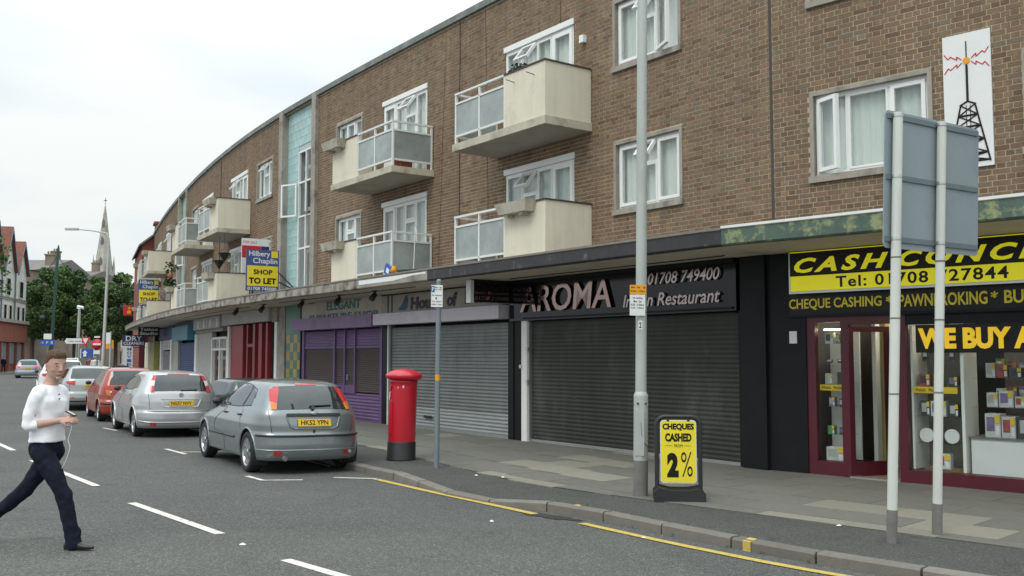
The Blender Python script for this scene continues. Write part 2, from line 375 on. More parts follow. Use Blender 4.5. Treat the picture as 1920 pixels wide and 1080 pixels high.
M_ = dict(
 brick=mat('brown brick', (.22, .15, .11), .9, var=.22, scale=9, bump=.5, bscale=70, isl=.3, island_hue=BRICKS, dirt=(.11, .085, .065), dscale=.35, dlo=.62, dhi=.95, streak=.24),
 mortar=mat('mortar', (.50, .425, .315), .95, var=.12, scale=3, bump=.3, bscale=90, dirt=(.30, .25, .19), dscale=.5, dlo=.55, dhi=.95, streak=.22),
 conc=mat('weathered concrete', (.34, .315, .27), .9, streak=.2, var=.14, scale=5, bump=.3, bscale=50, dirt=(.13, .12, .11), dscale=1.6, dlo=.5, dhi=.72),
 soffit=mat('painted soffit', (.64, .57, .475), .9, var=.08, scale=1.5, bump=.1, dirt=(.46, .41, .35), dscale=.8, dlo=.52, dhi=.75),
 edgeold=mat('flaking canopy edge', (.36, .33, .28), .9, var=.25, scale=7, bump=.5, bscale=40, dirt=(.10, .09, .08), dscale=3.5, dlo=.45, dhi=.62),
 edgedark=mat('dark painted canopy edge', (.036, .034, .038), .6, var=.25, scale=8, dirt=(.16, .14, .13), dscale=4, dlo=.58, dhi=.75),
 edgegreen=mat('blotched green canopy edge', (.085, .13, .105), .75, var=.2, scale=6, dirt=(.27, .31, .16), dscale=5.5, dlo=.50, dhi=.62),
 white=mat('white paint', (.78, .78, .76), .5, var=.06, scale=5),
 lead=mat('canopy top felt', (.22, .195, .175), .9, var=.2, scale=5, bump=.3),
 upvc=mat('white upvc', (.80, .81, .80), .35, var=.02),
 cream=mat('cream render', (.70, .655, .53), .85, streak=.10, var=.05, scale=3, bump=.12, bscale=120, dirt=(.42, .38, .30), dscale=1.2, dlo=.56, dhi=.9),
 creamd=mat('stained cream concrete', (.52, .48, .385), .9, streak=.2, var=.12, scale=6, bump=.2, dirt=(.22, .2, .16), dscale=3, dlo=.5, dhi=.72),
 coping=mat('dark brown coping', (.07, .045, .04), .7, var=.2),
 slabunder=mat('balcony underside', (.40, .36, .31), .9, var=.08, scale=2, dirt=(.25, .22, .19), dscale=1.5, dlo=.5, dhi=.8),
 rail=mat('white balcony rail', (.72, .73, .71), .45, var=.06, scale=9),
 polew=mat('pale painted steel', (.60, .62, .58), .5, var=.08, scale=5, dirt=(.48, .49, .46), dscale=3, dlo=.5, dhi=.8, aniso=(1, 1, .3)),
 seal=mat('movement joint sealant', (.07, .055, .045), .8),
 shopper=mat('lit shop ceiling panel', (.9, .9, .85), .5, emit=(1, .88, .68), es=13.0),
 frost=mat('frosted balcony glass', (.34, .38, .37), .35, var=.22, scale=1.1, spec=.6, dirt=(.20, .23, .22), dscale=.9, dlo=.45, dhi=.7),
 glass=glass('window glass', (.93, .95, .94), 1.75),
 shopglass=glass('shop window glass', (.96, .98, .97), 1.35),
 net=mat('net curtain', (.72, .76, .74), .9, var=.10, scale=30, aniso=(6, 1, .2), bump=.3, bscale=20),
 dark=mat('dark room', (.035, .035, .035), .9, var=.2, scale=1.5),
 room=mat('room wall', (.22, .20, .18), .9, var=.1),
 turq=mat('turquoise tile', (.34, .52, .51), .35, var=.10, scale=9, bump=.15, bscale=8, isl=.08, dirt=(.46, .58, .57), dscale=5, dlo=.5, dhi=.7),
 grout=mat('pale grout', (.42, .50, .49), .9, var=.1),
 parapet=mat('grey green parapet cap', (.15, .165, .155), .7, var=.2, scale=3, dirt=(.30, .31, .29), dscale=2, dlo=.5, dhi=.75),
 roof=mat('felt roof', (.12, .12, .12), .9),
 black=mat('black gloss fascia', (.007, .008, .009), .10, var=.2, scale=2, spec=.32),
 blackm=mat('black painted wall', (.009, .010, .012), .5, var=.25, scale=3, spec=.22),
 shutd=mat('dark green grey shutter', (.038, .040, .034), .6, streak=.2, metal=.25, var=.18, scale=1.3, aniso=(1, 1, .5), dirt=(.10, .10, .09), dscale=1.1, dlo=.5, dhi=.8),
 shutg=mat('grey galvanised shutter', (.19, .205, .20), .45, streak=.14, metal=.35, var=.12, scale=1.1, dirt=(.11, .115, .11), dscale=1.3, dlo=.5, dhi=.8),
 shutgl=mat('pale lower shutter slats', (.30, .32, .32), .45, metal=.35, var=.12, scale=2),
 alu=mat('aluminium', (.55, .56, .56), .35, metal=.8, var=.08),
 purple=mat('purple paint', (.135, .070, .185), .5, var=.12, scale=4, dirt=(.07, .045, .10), dscale=2, dlo=.5, dhi=.8),
 purplel=mat('faded purple roller box', (.24, .145, .275), .55, var=.12, scale=3, dirt=(.17, .115, .19), dscale=2, dlo=.45, dhi=.7),
 mesh=mat('perforated grille', (.075, .06, .06), .6, var=.5, scale=70, dirt=(.12, .095, .085), dscale=35, dlo=.5, dhi=.6),
 lilac=mat('pale lilac roller box', (.60, .55, .62), .5, var=.06, scale=2, dirt=(.46, .42, .48), dscale=1.2, dlo=.52, dhi=.8),
 beige=mat('dirty beige signboard', (.56, .53, .44), .8, var=.10, scale=3, dirt=(.38, .35, .29), dscale=1.4, dlo=.45, dhi=.75),
 sand=mat('grey beige signboard', (.44, .40, .345), .7, var=.07, scale=3, dirt=(.34, .30, .26), dscale=1.2, dlo=.5, dhi=.8),
 teal=mat('teal faded lettering', (.07, .20, .23), .6, var=.4, scale=14),
 violet=mat('dark violet lettering', (.045, .03, .055), .5, var=.25, scale=12),
 blueflame=mat('blue emblem', (.03, .09, .19), .5, var=.4, scale=14),
 chrome=mat('copper mirror lettering', (.27, .19, .17), .08, metal=1., var=.1, scale=3),
 silver=mat('silver lettering', (.34, .28, .27), .15, metal=.9, var=.1),
 redpink=mat('dull red lettering', (.30, .08, .09), .5, var=.2),
 yel=mat('sign yellow', (.86, .80, .015), .4, var=.05, scale=4, dirt=(.74, .66, .02), dscale=2.2, dlo=.5, dhi=.8, emit=(.85, .78, .01), es=.28),
 yeld=mat('dull gold lettering', (.78, .64, .03), .5, var=.15, scale=12),
 blk=mat('sign black', (.010, .009, .009), .4, var=.2, spec=.3),
 maroon=mat('maroon frame', (.085, .008, .018), .4, var=.12, scale=5),
 redshop=mat('red shopfront paint', (.26, .022, .03), .45, var=.15, scale=4),
 redbox=mat('post box red', (.52, .012, .028), .32, var=.05, scale=4, coat=.3, dirt=(.42, .02, .035), dscale=3, dlo=.5, dhi=.8),
 boxblack=mat('post box black base', (.018, .018, .02), .5, var=.25, scale=8),
 pole=mat('galvanised pole', (.43, .46, .43), .55, metal=.15, var=.10, scale=5, dirt=(.34, .355, .33), dscale=3, dlo=.5, dhi=.75, aniso=(1, 1, .3)),
 poled=mat('weathered pole base', (.17, .165, .155), .8, var=.2, scale=8),
 poleg=mat('blue grey pole', (.17, .21, .235), .5, var=.08),
 bluesteel=mat('grey sign back', (.26, .31, .335), .55, var=.05, scale=2.5, dirt=(.20, .235, .25), dscale=1.6, dlo=.5, dhi=.8),
 bluesteeld=mat('grey sign channel', (.14, .18, .195), .55, var=.1),
 orange=mat('orange sticker', (.75, .33, .01), .5, var=.05),
 signwhite=mat('sign white', (.74, .75, .74), .5, var=.03),
 signblue=mat('sign blue', (.02, .09, .38), .5, var=.05),
 signred=mat('sign red', (.55, .02, .03), .5, var=.05),
 agentblue=mat('agent blue', (.05, .09, .24), .55, var=.06),
 agentyel=mat('agent yellow', (.80, .66, .03), .5, var=.04),
 agentwhite=mat('agent white', (.72, .72, .74), .5, var=.04),
 lgrey=mat('pale grey fascia', (.42, .42, .41), .6, var=.08, dirt=(.33, .31, .30), dscale=2.5, dlo=.5, dhi=.8),
 lblue=mat('light blue fascia', (.07, .26, .37), .5, var=.15, scale=4, dirt=(.05, .17, .25), dscale=2, dlo=.5, dhi=.8),
 navy=mat('navy fascia', (.02, .03, .10), .5, var=.2),
 bluedoor=mat('blue shutter', (.02, .055, .16), .5, var=.15),
 greenp=mat('green tile panel', (.07, .20, .165), .45, var=.2, scale=3, dirt=(.12, .26, .23), dscale=1.3, dlo=.45, dhi=.75),
 tilego=mat('ochre tile', (.33, .235, .03), .4, var=.2, scale=12, isl=.15),
 tilegr=mat('green tile', (.025, .13, .115), .35, var=.2, scale=12, isl=.2),
 ypost=mat('yellow column', (.36, .32, .10), .6, var=.15),
 tarmac=None,
 rubber=mat('tyre rubber', (.018, .018, .019), .8, var=.3, scale=10, bump=.2),
 plastic=mat('black plastic', (.022, .023, .025), .45, var=.15),
 alloy=mat('alloy wheel', (.50, .51, .53), .3, metal=.85, var=.05),
 carglass=mat('car glass', (.012, .016, .017), .03, var=.3, scale=2.5, spec=.7, coat=.25),
 carglassl=mat('car rear glass', (.018, .027, .028), .04, var=.6, scale=2.2, spec=.7, coat=.25),
 lampred=mat('red lamp lens', (.48, .022, .024), .15, var=.12, scale=25, coat=.6),
 lampamb=mat('amber lamp lens', (.62, .17, .02), .15, var=.12, scale=25, coat=.6),
 lampclear=mat('clear lamp lens', (.62, .60, .60), .12, var=.15, scale=25, coat=.6),
 lampon=mat('lit brake lamp', (.7, .03, .03), .2, emit=(1, .06, .05), es=1.2),
 plateyel=mat('yellow number plate', (.74, .48, .015), .35, var=.03),
 skin=mat('skin', (.50, .32, .255), .55, var=.10, scale=14, bump=.05, spec=.3, dirt=(.48, .26, .21), dscale=9, dlo=.5, dhi=.75),
 hair=mat('short brown hair', (.10, .052, .026), .7, var=.45, scale=70, bump=1.0, bscale=180),
 shirt=mat('white cotton', (.86, .86, .90), .9, var=.03, scale=6, bump=.15, bscale=300),
 jeans=mat('dark denim', (.008, .011, .022), .9, var=.3, scale=16, bump=.25, bscale=250, spec=.2, dirt=(.018, .023, .04), dscale=7, dlo=.5, dhi=.72),
 shoe=mat('black leather', (.016, .015, .015), .35, var=.2),
 kerb=mat('granite kerb', (.185, .170, .148), .9, var=.14, scale=12, bump=.45, bscale=60, isl=.2, dirt=(.12, .11, .10), dscale=3.0, dlo=.5, dhi=.72),
 flag=mat('grey paving slab', (.142, .138, .120), .9, var=.12, scale=14, bump=.3, bscale=80, isl=.07, dirt=(.13, .125, .115), dscale=1.3, dlo=.5, dhi=.8),
 flagl=mat('pale paving slab', (.225, .212, .172), .9, var=.08, scale=14, bump=.3, bscale=80, isl=.1, dirt=(.22, .20, .17), dscale=2, dlo=.5, dhi=.8),
 joint=mat('paving joint dirt', (.12, .115, .10), .95, var=.2),
 paint=mat('worn white road paint', (.66, .65, .58), .8, var=.08, scale=12, bump=.3, bscale=90, dirt=(.26, .26, .24), dscale=14, dlo=.54, dhi=.68),
 ypaint=mat('worn yellow road paint', (.55, .40, .09), .8, var=.12, scale=10, bump=.3, bscale=90, dirt=(.22, .20, .13), dscale=14, dlo=.53, dhi=.68),
 redbrick=mat('red brick', (.24, .075, .05), .9, var=.2, scale=6, bump=.3, dirt=(.13, .06, .05), dscale=1, dlo=.5, dhi=.8),
 redtile=mat('red clay roof', (.20, .075, .05), .85, var=.25, scale=3, dirt=(.11, .06, .05), dscale=.7, dlo=.5, dhi=.7),
 cremewall=mat('off white stucco', (.58, .57, .53), .85, var=.05, scale=1, dirt=(.44, .42, .37), dscale=.4, dlo=.5, dhi=.8),
 bluewood=mat('grey blue bargeboard', (.11, .17, .20), .6, var=.1),
 brownbrick=mat('old brown brick', (.23, .18, .14), .9, var=.2, scale=2, dirt=(.10, .08, .065), dscale=.5, dlo=.5, dhi=.8),
 slate=mat('slate roof', (.16, .15, .14), .8, var=.2, scale=1),
 stone=mat('spire stone', (.46, .44, .39), .9, var=.15, scale=.8, dirt=(.27, .25, .22), dscale=.3, dlo=.45, dhi=.7),
 pinkp=mat('pinkish paint', (.45, .33, .30), .8, var=.1),
 bark=mat('bark', (.085, .07, .055), .95, var=.3, scale=8, bump=.6, bscale=20),
 greenpole=mat('dark green lamp post', (.015, .055, .045), .5, var=.1),
 terracotta=mat('terracotta', (.42, .12, .06), .8, var=.15),
 cardboard=mat('white carton', (.55, .55, .55), .6, var=.25, scale=9),
 goodsblk=mat('dark goods', (.05, .05, .055), .4, var=.4, scale=20),
 goodsgreen=mat('green carton', (.10, .25, .09), .5, var=.4, scale=18),
 goodsviolet=mat('violet carton', (.20, .14, .30), .5, var=.4, scale=18),
 goodsred=mat('red carton', (.34, .07, .06), .5, var=.4, scale=18),
 tag=mat('yellow price card', (.75, .52, .02), .5, var=.05),
 neon=mat('backlit orange yellow lettering', (.75, .50, .02), .4, emit=(.9, .55, .01), es=.40),
 lamp=mat('lit spot lamp', (.9, .7, .4), .5, emit=(1, .72, .38), es=8),
 lampw=mat('lit tube lamp', (.9, .9, .8), .5, emit=(1, .93, .72), es=2.0),
 leafy=mat('potted leaves', (.05, .085, .03), .8, var=.4, scale=9, isl=.35),
 flower=mat('purple flowers', (.16, .08, .33), .8, var=.3),
 wood=mat('timber floor', (.22, .15, .08), .6, var=.2),
 bin=mat('black bin', (.02, .022, .022), .5, var=.2),
 ground=mat('far ground', (.10, .10, .095), .95, var=.15, scale=.4),
)
def leafmat(name, lo, hi):
    m = mat(name, lo, .75, var=.25, scale=2.5, spec=.25, isl=.3, island_hue=[(0, lo), (.5, tuple((a + b) / 2 for a, b in zip(lo, hi))), (1, hi)])
    b = m.node_tree.nodes['Principled BSDF']
    b.inputs['Subsurface Weight'].default_value = 0
    return m
M_['leaf'] = leafmat('tree leaf', (.05, .10, .035), (.12, .185, .06))
M_['leaf2'] = leafmat('dark tree leaf', (.03, .065, .028), (.085, .13, .05))

def tarmac(name, c, spk):
    m = bpy.data.materials.new(name); m.use_nodes = True
    t = m.node_tree; n = t.nodes; b = n['Principled BSDF']; b.inputs['Roughness'].default_value = .9; b.inputs['Specular IOR Level'].default_value = .25
    g = n.new('ShaderNodeNewGeometry')
    a = n.new('ShaderNodeTexNoise'); a.inputs['Scale'].default_value = 42; a.inputs['Detail'].default_value = 4; a.inputs['Roughness'].default_value = .85
    v = n.new('ShaderNodeTexVoronoi'); v.inputs['Scale'].default_value = 95
    l = n.new('ShaderNodeTexNoise'); l.inputs['Scale'].default_value = .45; l.inputs['Detail'].default_value = 7; l.inputs['Roughness'].default_value = .6
    for q in (a, v, l): t.links.new(g.outputs['Position'], q.inputs['Vector'])
    r1 = n.new('ShaderNodeMapRange'); r1.inputs[1].default_value = .3; r1.inputs[2].default_value = .7; r1.inputs[3].default_value = .5; r1.inputs[4].default_value = 1.55; t.links.new(a.outputs[0], r1.inputs[0])
    r2 = n.new('ShaderNodeMapRange'); r2.inputs[1].default_value = .3; r2.inputs[2].default_value = .75; r2.inputs[3].default_value = .84; r2.inputs[4].default_value = 1.14; t.links.new(l.outputs[0], r2.inputs[0])
    mu = n.new('ShaderNodeMath'); mu.operation = 'MULTIPLY'; t.links.new(r1.outputs[0], mu.inputs[0]); t.links.new(r2.outputs[0], mu.inputs[1])
    sp = n.new('ShaderNodeMapRange'); sp.inputs[1].default_value = .78; sp.inputs[2].default_value = 1.0; sp.inputs[3].default_value = 0; sp.inputs[4].default_value = spk
    sc_ = n.new('ShaderNodeSeparateColor'); t.links.new(v.outputs['Color'], sc_.inputs[0]); t.links.new(sc_.outputs[0], sp.inputs[0])
    a2 = n.new('ShaderNodeMath'); a2.operation = 'ADD'; t.links.new(mu.outputs[0], a2.inputs[0]); t.links.new(sp.outputs[0], a2.inputs[1])
    # worn blotches, and fine meandering cracks broken up by noise
    bl = n.new('ShaderNodeTexNoise'); bl.inputs['Scale'].default_value = 1.6; bl.inputs['Detail'].default_value = 8; bl.inputs['Roughness'].default_value = .7; t.links.new(g.outputs['Position'], bl.inputs['Vector'])
    rb = n.new('ShaderNodeMapRange'); rb.inputs[1].default_value = .56; rb.inputs[2].default_value = .72; rb.inputs[3].default_value = 1; rb.inputs[4].default_value = .80; t.links.new(bl.outputs[0], rb.inputs[0])
    dn = n.new('ShaderNodeTexNoise'); dn.inputs['Scale'].default_value = 2.2; dn.inputs['Detail'].default_value = 5; t.links.new(g.outputs['Position'], dn.inputs['Vector'])
    mxv = n.new('ShaderNodeMix'); mxv.data_type = 'VECTOR'; mxv.inputs[0].default_value = .22; t.links.new(g.outputs['Position'], mxv.inputs[4]); t.links.new(dn.outputs['Color'], mxv.inputs[5])
    vc = n.new('ShaderNodeTexVoronoi'); vc.feature = 'DISTANCE_TO_EDGE'; vc.inputs['Scale'].default_value = .62; t.links.new(mxv.outputs[1], vc.inputs['Vector'])
    rc = n.new('ShaderNodeMapRange'); rc.inputs[1].default_value = .0; rc.inputs[2].default_value = .007; rc.inputs[3].default_value = .62; rc.inputs[4].default_value = 1.0; t.links.new(vc.outputs['Distance'], rc.inputs[0])
    rm = n.new('ShaderNodeMapRange'); rm.inputs[1].default_value = .50; rm.inputs[2].default_value = .60; t.links.new(l.outputs[0], rm.inputs[0])
    mc = n.new('ShaderNodeMix'); t.links.new(rm.outputs[0], mc.inputs[0]); mc.inputs[2].default_value = 1.0; t.links.new(rc.outputs[0], mc.inputs[3])
    m1 = n.new('ShaderNodeMath'); m1.operation = 'MULTIPLY'; t.links.new(rb.outputs[0], m1.inputs[0]); t.links.new(mc.outputs[0], m1.inputs[1])
    m2_ = n.new('ShaderNodeMath'); m2_.operation = 'MULTIPLY'; t.links.new(a2.outputs[0], m2_.inputs[0]); t.links.new(m1.outputs[0], m2_.inputs[1])
    vm = n.new('ShaderNodeVectorMath'); vm.operation = 'SCALE'; vm.inputs[0].default_value = c; t.links.new(m2_.outputs[0], vm.inputs['Scale'])
    t.links.new(vm.outputs[0], b.inputs['Base Color'])
    bp = n.new('ShaderNodeBump'); bp.inputs['Strength'].default_value = .55; bp.inputs['Distance'].default_value = .012
    t.links.new(a.outputs[0], bp.inputs['Height']); t.links.new(bp.outputs[0], b.inputs['Normal'])
    return m
M_['tarmac'] = tarmac('road asphalt', (.088, .091, .087), 1.4)
M_['tarmac2'] = tarmac('older asphalt', (.096, .099, .093), 1.3)
M_['verge'] = tarmac('pavement asphalt', (.072, .074, .069), .9)
M_['gully'] = tarmac('dark worn asphalt', (.045, .044, .041), .3)

# ================================================================ GROUND
def ray_ground(px, py, z=0.0):
    F = 1800.; p = math.atan(127 / F); cp, sp = math.cos(p), math.sin(p)
    r = (px - 960) / F; u = (540 - py) / F
    d = (r, cp - u * sp, sp + u * cp); t = (z - 1.8) / d[2]
    return (d[0] * t, d[1] * t)
xs = np.concatenate([np.arange(-600, -60, 60), np.arange(-60, -24, 4), np.arange(-24, 11, .5), np.arange(12, 60, 6), np.arange(60, 601, 60)])
ys = np.concatenate([np.arange(-60, 0, 10), np.arange(0, 34, .5), np.arange(34, 130, 4), np.arange(130, 1500, 80)])
mb = MB()
mb.grid([[(float(x), float(y), zr(float(x), float(y))) for x in xs] for y in ys])
road = struct(mb.obj('road', M_['tarmac']))

# older, slightly different asphalt beyond the trench joint
def sheet(name, pts_rows, m, parent=None):
    b = MB(); b.grid(pts_rows, smooth=False); o = b.obj(name, m, parent)
    return o
rows = []
for i in range(30):
    q = i / 29
    a = (-9 + q * 10.5, 9.35 + q * .62 + .03 * math.sin(i * 1.3)); bb = (-6.3 + q * 9.8, 3.2 - q * 1.4)
    r_ = []
    for k in range(22):
        t = k / 21; x = bb[0] + (a[0] - bb[0]) * t; y = bb[1] + (a[1] - bb[1]) * t
        r_.append((x, y, zr(x, y) + .004))
    rows.append(r_)
# only where it stays on the road side of the kerb
patch = struct(sheet('road_patch', rows[:29], M_['tarmac2']))

# kerb line (plan) with its height, from near right to far left
KP = [(9.4, 1.9, PZ), (6.3, 4.93, PZ), (3.21, 7.94, PZ), (2.54, 8.62, PZ), (1.77, 9.6, PZ), (.80, 11.0, PZ), (.38, 11.42, .085), (.05, 11.72, .045), (-.36, 12.05, .02), (-.68, 12.4, .02), (-1.16, 13.2, .055), (-1.6, 14.08, PZ), (-2.1, 14.8, PZ), (-2.62, 15.5, PZ)]
for s in np.arange(7.0, 64, 1.0):
    k = float(np.interp(s, [6, 8, 14, 20, 30, 64], [4.45, 4.15, 3.75, 3.42, 3.3, 3.3]))
    x, y = fac(float(s), k); KP.append((x, y, PZ))
KP = np.array(KP)
cum = np.concatenate([[0], np.cumsum(np.hypot(np.diff(KP[:, 0]), np.diff(KP[:, 1])))])
def kpt(d):
    return tuple(float(np.interp(d, cum, KP[:, i])) for i in range(3))
def kfr(d):
    a = kpt(d - .3); b = kpt(d + .3); tx, ty = b[0] - a[0], b[1] - a[1]; l = math.hypot(tx, ty); tx /= l; ty /= l
    return kpt(d), (ty, -tx)      # position and the normal pointing onto the pavement
Ltot = float(cum[-1])
# pavement sheet: verge of asphalt from the kerb back to behind the shopfronts
rows = []
for d in np.arange(.2, Ltot - .3, .5):
    (x, y, z), (nx, ny) = kfr(float(d)); r_ = []
    for q, zz in ((.125, z - .004), (.35, z + (PZ - z) * .35), (.75, PZ), (1.2, PZ), (2.5, PZ), (4.5, PZ), (6.5, PZ), (11, PZ)):
        r_.append((x + nx * q, y + ny * q, zz))
    rows.append(r_)
mb = MB(); mb.grid(rows, smooth=False)
pavement = struct(mb.obj('pavement', M_['verge']))
# kerb stones
d = .3; n = 0
kst = random.Random(3)
while d < Ltot - 1.3:
    ln = .915; g = .008 + kst.random() * .006
    (x0, y0, z0), (ax, ay) = kfr(d + g); (x1, y1, z1), (bx, by) = kfr(d + ln - g)
    j = kst.uniform(-.004, .004); w_ = .135
    b = MB(); ch = .018
    vs = []
    for (x, y, z, nx, ny) in ((x0, y0, z0, ax, ay), (x1, y1, z1, bx, by)):
        z += j
        for q, zz in ((0, -.2), (0, z - ch), (ch, z), (w_, z), (w_, -.2)):
            vs.append((x + nx * q - x0, y + ny * q - y0, zz))
    b.add(vs, [(0, 1, 6, 5), (1, 2, 7, 6), (2, 3, 8, 7), (3, 4, 9, 8), (0, 4, 3, 2, 1), (5, 6, 7, 8, 9)])
    o = b.obj('kerb_stone', M_['kerb'], pavement, T(x0, y0, 0))
    d += ln; n += 1
# yellow dabs on the kerb (no loading marks)
for px, hgt in ((1072, .05), (1394, .05)):
    best = min(np.arange(2, 14, .02), key=lambda q: abs((kpt(q)[0]) / (kpt(q)[1]) - (px - 960) / 1800))
    (x, y, z), (nx, ny) = kfr(float(best)); tx, ty = -ny, nx; b = MB(); hw = .045
    vs = [(x - tx * hw - nx * .004, y - ty * hw - ny * .004, -.015), (x + tx * hw - nx * .004, y + ty * hw - ny * .004, -.015),
          (x + tx * hw - nx * .004, y + ty * hw - ny * .004, z - .012), (x - tx * hw - nx * .004, y - ty * hw - ny * .004, z - .012),
          (x + tx * hw + nx * .10, y + ty * hw + ny * .10, z + .006), (x - tx * hw + nx * .10, y - ty * hw + ny * .10, z + .006)]
    b.add(vs, [(0, 1, 2, 3), (3, 2, 4, 5)]); b.obj('kerb_marking', M_['ypaint'], pavement)

# paving slabs between the verge and the shops
def vedge(s):
    return float(np.interp(s, [-7, 0, 1.2, 3, 6.6, 12, 20, 40], [3.66, 3.7, 3.82, 3.6, 3.12, 2.75, 2.5, 2.4]))
sth = lambda s: R(float(np.interp(s, [-7, -3.0, 1.5, 12], [45, 44, 37.2, 35.6]))) if s < 12 else th(s)
def gf(s, o):
    # like fac but the normal turns smoothly round the bend
    x, y = fac(s, 0); t = sth(s)
    return x - math.cos(t) * o, y - math.sin(t) * o
srng = random.Random(11)
bed = MB(); rows = []
for s in np.arange(-6.6, 38, .45):
    s = float(s); rows.append([(*gf(s, o), PZ + .0075) for o in (-.3, 1.2, vedge(s))])
bed.grid(rows, smooth=False); bed.obj('slab_bed', M_['joint'], pavement)
s = -6.5; nsl = 0
while s < 30:
    V = vedge(s + .45); o_ = V; row = 0
    while o_ > .02:
        dp = .28 if row == 0 else .62
        o2 = max(o_ - dp, -.05)
        sh = (row % 2) * .45
        a, b_ = s + sh, s + sh + .9
        g = .0035
        pale = (row == 0 and srng.random() < .3) or (s < -1.4 and o_ > 1.7 and srng.random() < .62) or (1.6 < s + sh < 2.6 and row > 0 and o_ < 3.3 and srng.random() < .8) or (.2 < s < 1.6 and 2.3 < o_ < 3.2 and srng.random() < .5) or srng.random() < .02
        vs = []
        zt = PZ + .010 + srng.uniform(-.0010, .0015)
        for z in (PZ - .02, zt):
            for (q, oo) in ((a + g, o_ - g), (b_ - g, o_ - g), (b_ - g, o2 + g), (a + g, o2 + g)):
                x, y = gf(q, oo); vs.append((x, y, z))
        cx, cy = vs[0][0], vs[0][1]
        vs = [(p[0] - cx, p[1] - cy, p[2]) for p in vs]
        m_ = MB(); m_.hexa(vs)
        m_.obj('paving_slab', M_['flagl'] if pale else M_['flag'], pavement, T(cx, cy, 0)); nsl += 1
        o_ = o2; row += 1
    s += .9

# ---------------------------------------------------------------- road markings
def strip(name, pts, wd, m, z=None, parent=None):
    P_ = [Vector((p[0], p[1])) for p in pts]
    # densify so that the paint follows the camber
    Q = []
    for a, b in zip(P_, P_[1:]):
        k = max(1, int((b - a).length / .35))
        for i in range(k): Q.append(a + (b - a) * (i / k))
    Q.append(P_[-1]); rows = []
    for i, p in enumerate(Q):
        d_ = (Q[min(i + 1, len(Q) - 1)] - Q[max(i - 1, 0)]).normalized(); n_ = Vector((-d_.y, d_.x))
        rows.append([(p.x + n_.x * q * wd, p.y + n_.y * q * wd, zr(p.x + n_.x * q * wd, p.y + n_.y * q * wd) + .008) for q in (-.5, 0, .5)])
    b = MB(); b.grid(rows, smooth=False, flip=True)
    return b.obj(name, m, parent)
def G(px, py, z=0.0): return ray_ground(px, py, z)
for pa in ([(640 - 105, 1052), (760, 1118)], [(247, 945), (413, 1003)], [(60, 865), (181, 913)], [(-60, 808), (25, 846)]):
    strip('centre_line', [G(*p, .05) for p in pa], .105, M_['paint'], parent=road)
for k in range(6):
    s0 = 17.5 + k * 6
    strip('centre_line', [fac(s0, 8.3), fac(s0 + 2, 8.3), fac(s0 + 3.8, 8.3)], .1, M_['paint'], parent=road)
for pa, z in (([(463, 895), (492, 903), (568, 901)], 0), ([(626, 899), (706, 900)], -.03), ([(311, 843), (348, 853)], 0), ([(338, 849), (380, 848)], 0), ([(194, 803), (219, 808)], 0), ([(545, 858), (622, 877)], -.03)):
    strip('parking_bay_line', [G(*p, z) for p in pa], .085, M_['paint'], parent=road)
yl = [G(703, 900, -.04)] + [kfr(q)[0][:2] for q in ()]
yl = []
for q in np.arange(1.0, 12.6, .4):
    (x, y, z), (nx, ny) = kfr(float(q)); wgap = .30
    if -1.5 < x < .9 and y > 10.5: wgap = .30 - .16 * (1 - abs((x + .2)) / 1.4 if abs(x + .2) < 1.4 else 0)
    yl.append((x - nx * wgap, y - ny * wgap))
Y1 = [p for p in yl if p[0] > .44]; 
strip('yellow_line', Y1, .105, M_['ypaint'], parent=road)
strip('yellow_line', [G(1003, 967, -.03), G(900, 944.5, -.03), G(800, 923, -.03), G(705, 901, -.03)], .11, M_['ypaint'], parent=road)

gp_ = []
gc = G(1030, 971, -.03)
for k in range(18):
    a = 2 * math.pi * k / 18; rr_ = 1 + .25 * math.sin(k * 2.3)
    u, v = .42 * rr_ * math.cos(a), .12 * rr_ * math.sin(a); x = gc[0] + .75 * u + .66 * v; y = gc[1] - .66 * u + .75 * v; gp_.append((x, y, zr(x, y) + .006))
b = MB(); b.add(gp_, [tuple(range(18))]); b.obj('worn_patch', M_['gully'], road)
# square trench repair and an iron cover in the carriageway
def quadsheet(name, c, hx, hy, a, m, dz=.006):
    rows = []; ca, sa = math.cos(a), math.sin(a)
    for i in range(9):
        r_ = []
        for j in range(9):
            u, v = -hx + 2 * hx * i / 8, -hy + 2 * hy * j / 8; x, y = c[0] + u * ca - v * sa, c[1] + u * sa + v * ca; r_.append((x, y, zr(x, y) + dz))
        rows.append(r_)
    b = MB(); b.grid(rows, smooth=False, flip=True); return b.obj(name, m, road)

# ================================================================ CURVED TERRACE
terr = thing('terrace_building', 'long curved brown brick terrace with cream balconies above a row of shops', 'building')
WT = 9.40
MOD = [0, 18.35, 36.7]
OPEN = []          # s0, s1, z0, z1
for i, m0 in enumerate(MOD):
    for k in (0, 1):
        dz = k * 2.62
        if m0 + 6.85 < 53:
            OPEN.append((m0 + 1.80, m0 + 3.48, 4.37 + dz, 5.66 + dz, 'W1', i, k))
            OPEN.append((m0 + 4.60, m0 + 6.85, 3.58 + dz - (0 if k == 0 else .04), 5.66 + dz, 'BA', i, k))
            OPEN.append((m0 + 10.05, m0 + 12.25, 3.58 + dz - (0 if k == 0 else .04), 5.66 + dz, 'BB', i, k))
        if m0 + 15.05 < 54:
            OPEN.append((m0 + 13.42, m0 + 15.05, 4.37 + dz, 5.64 + dz, 'W2', i, k))
for k in (0, 1):
    OPEN.append((-2.44, -.66, 4.37 + k * 2.62, 5.67 + k * 2.62, 'CW', 0, k))
    OPEN.append((-5.3, -3.56, 4.37 + k * 2.62, 5.67 + k * 2.62, 'CW2', 0, k))
STAIR = [(16.35, 19.35), (34.7, 37.7)]
HOLES = [(a, b, c, d) for a, b, c, d, *_ in OPEN] + [(a, b, 3.3, WT) for a, b in STAIR]
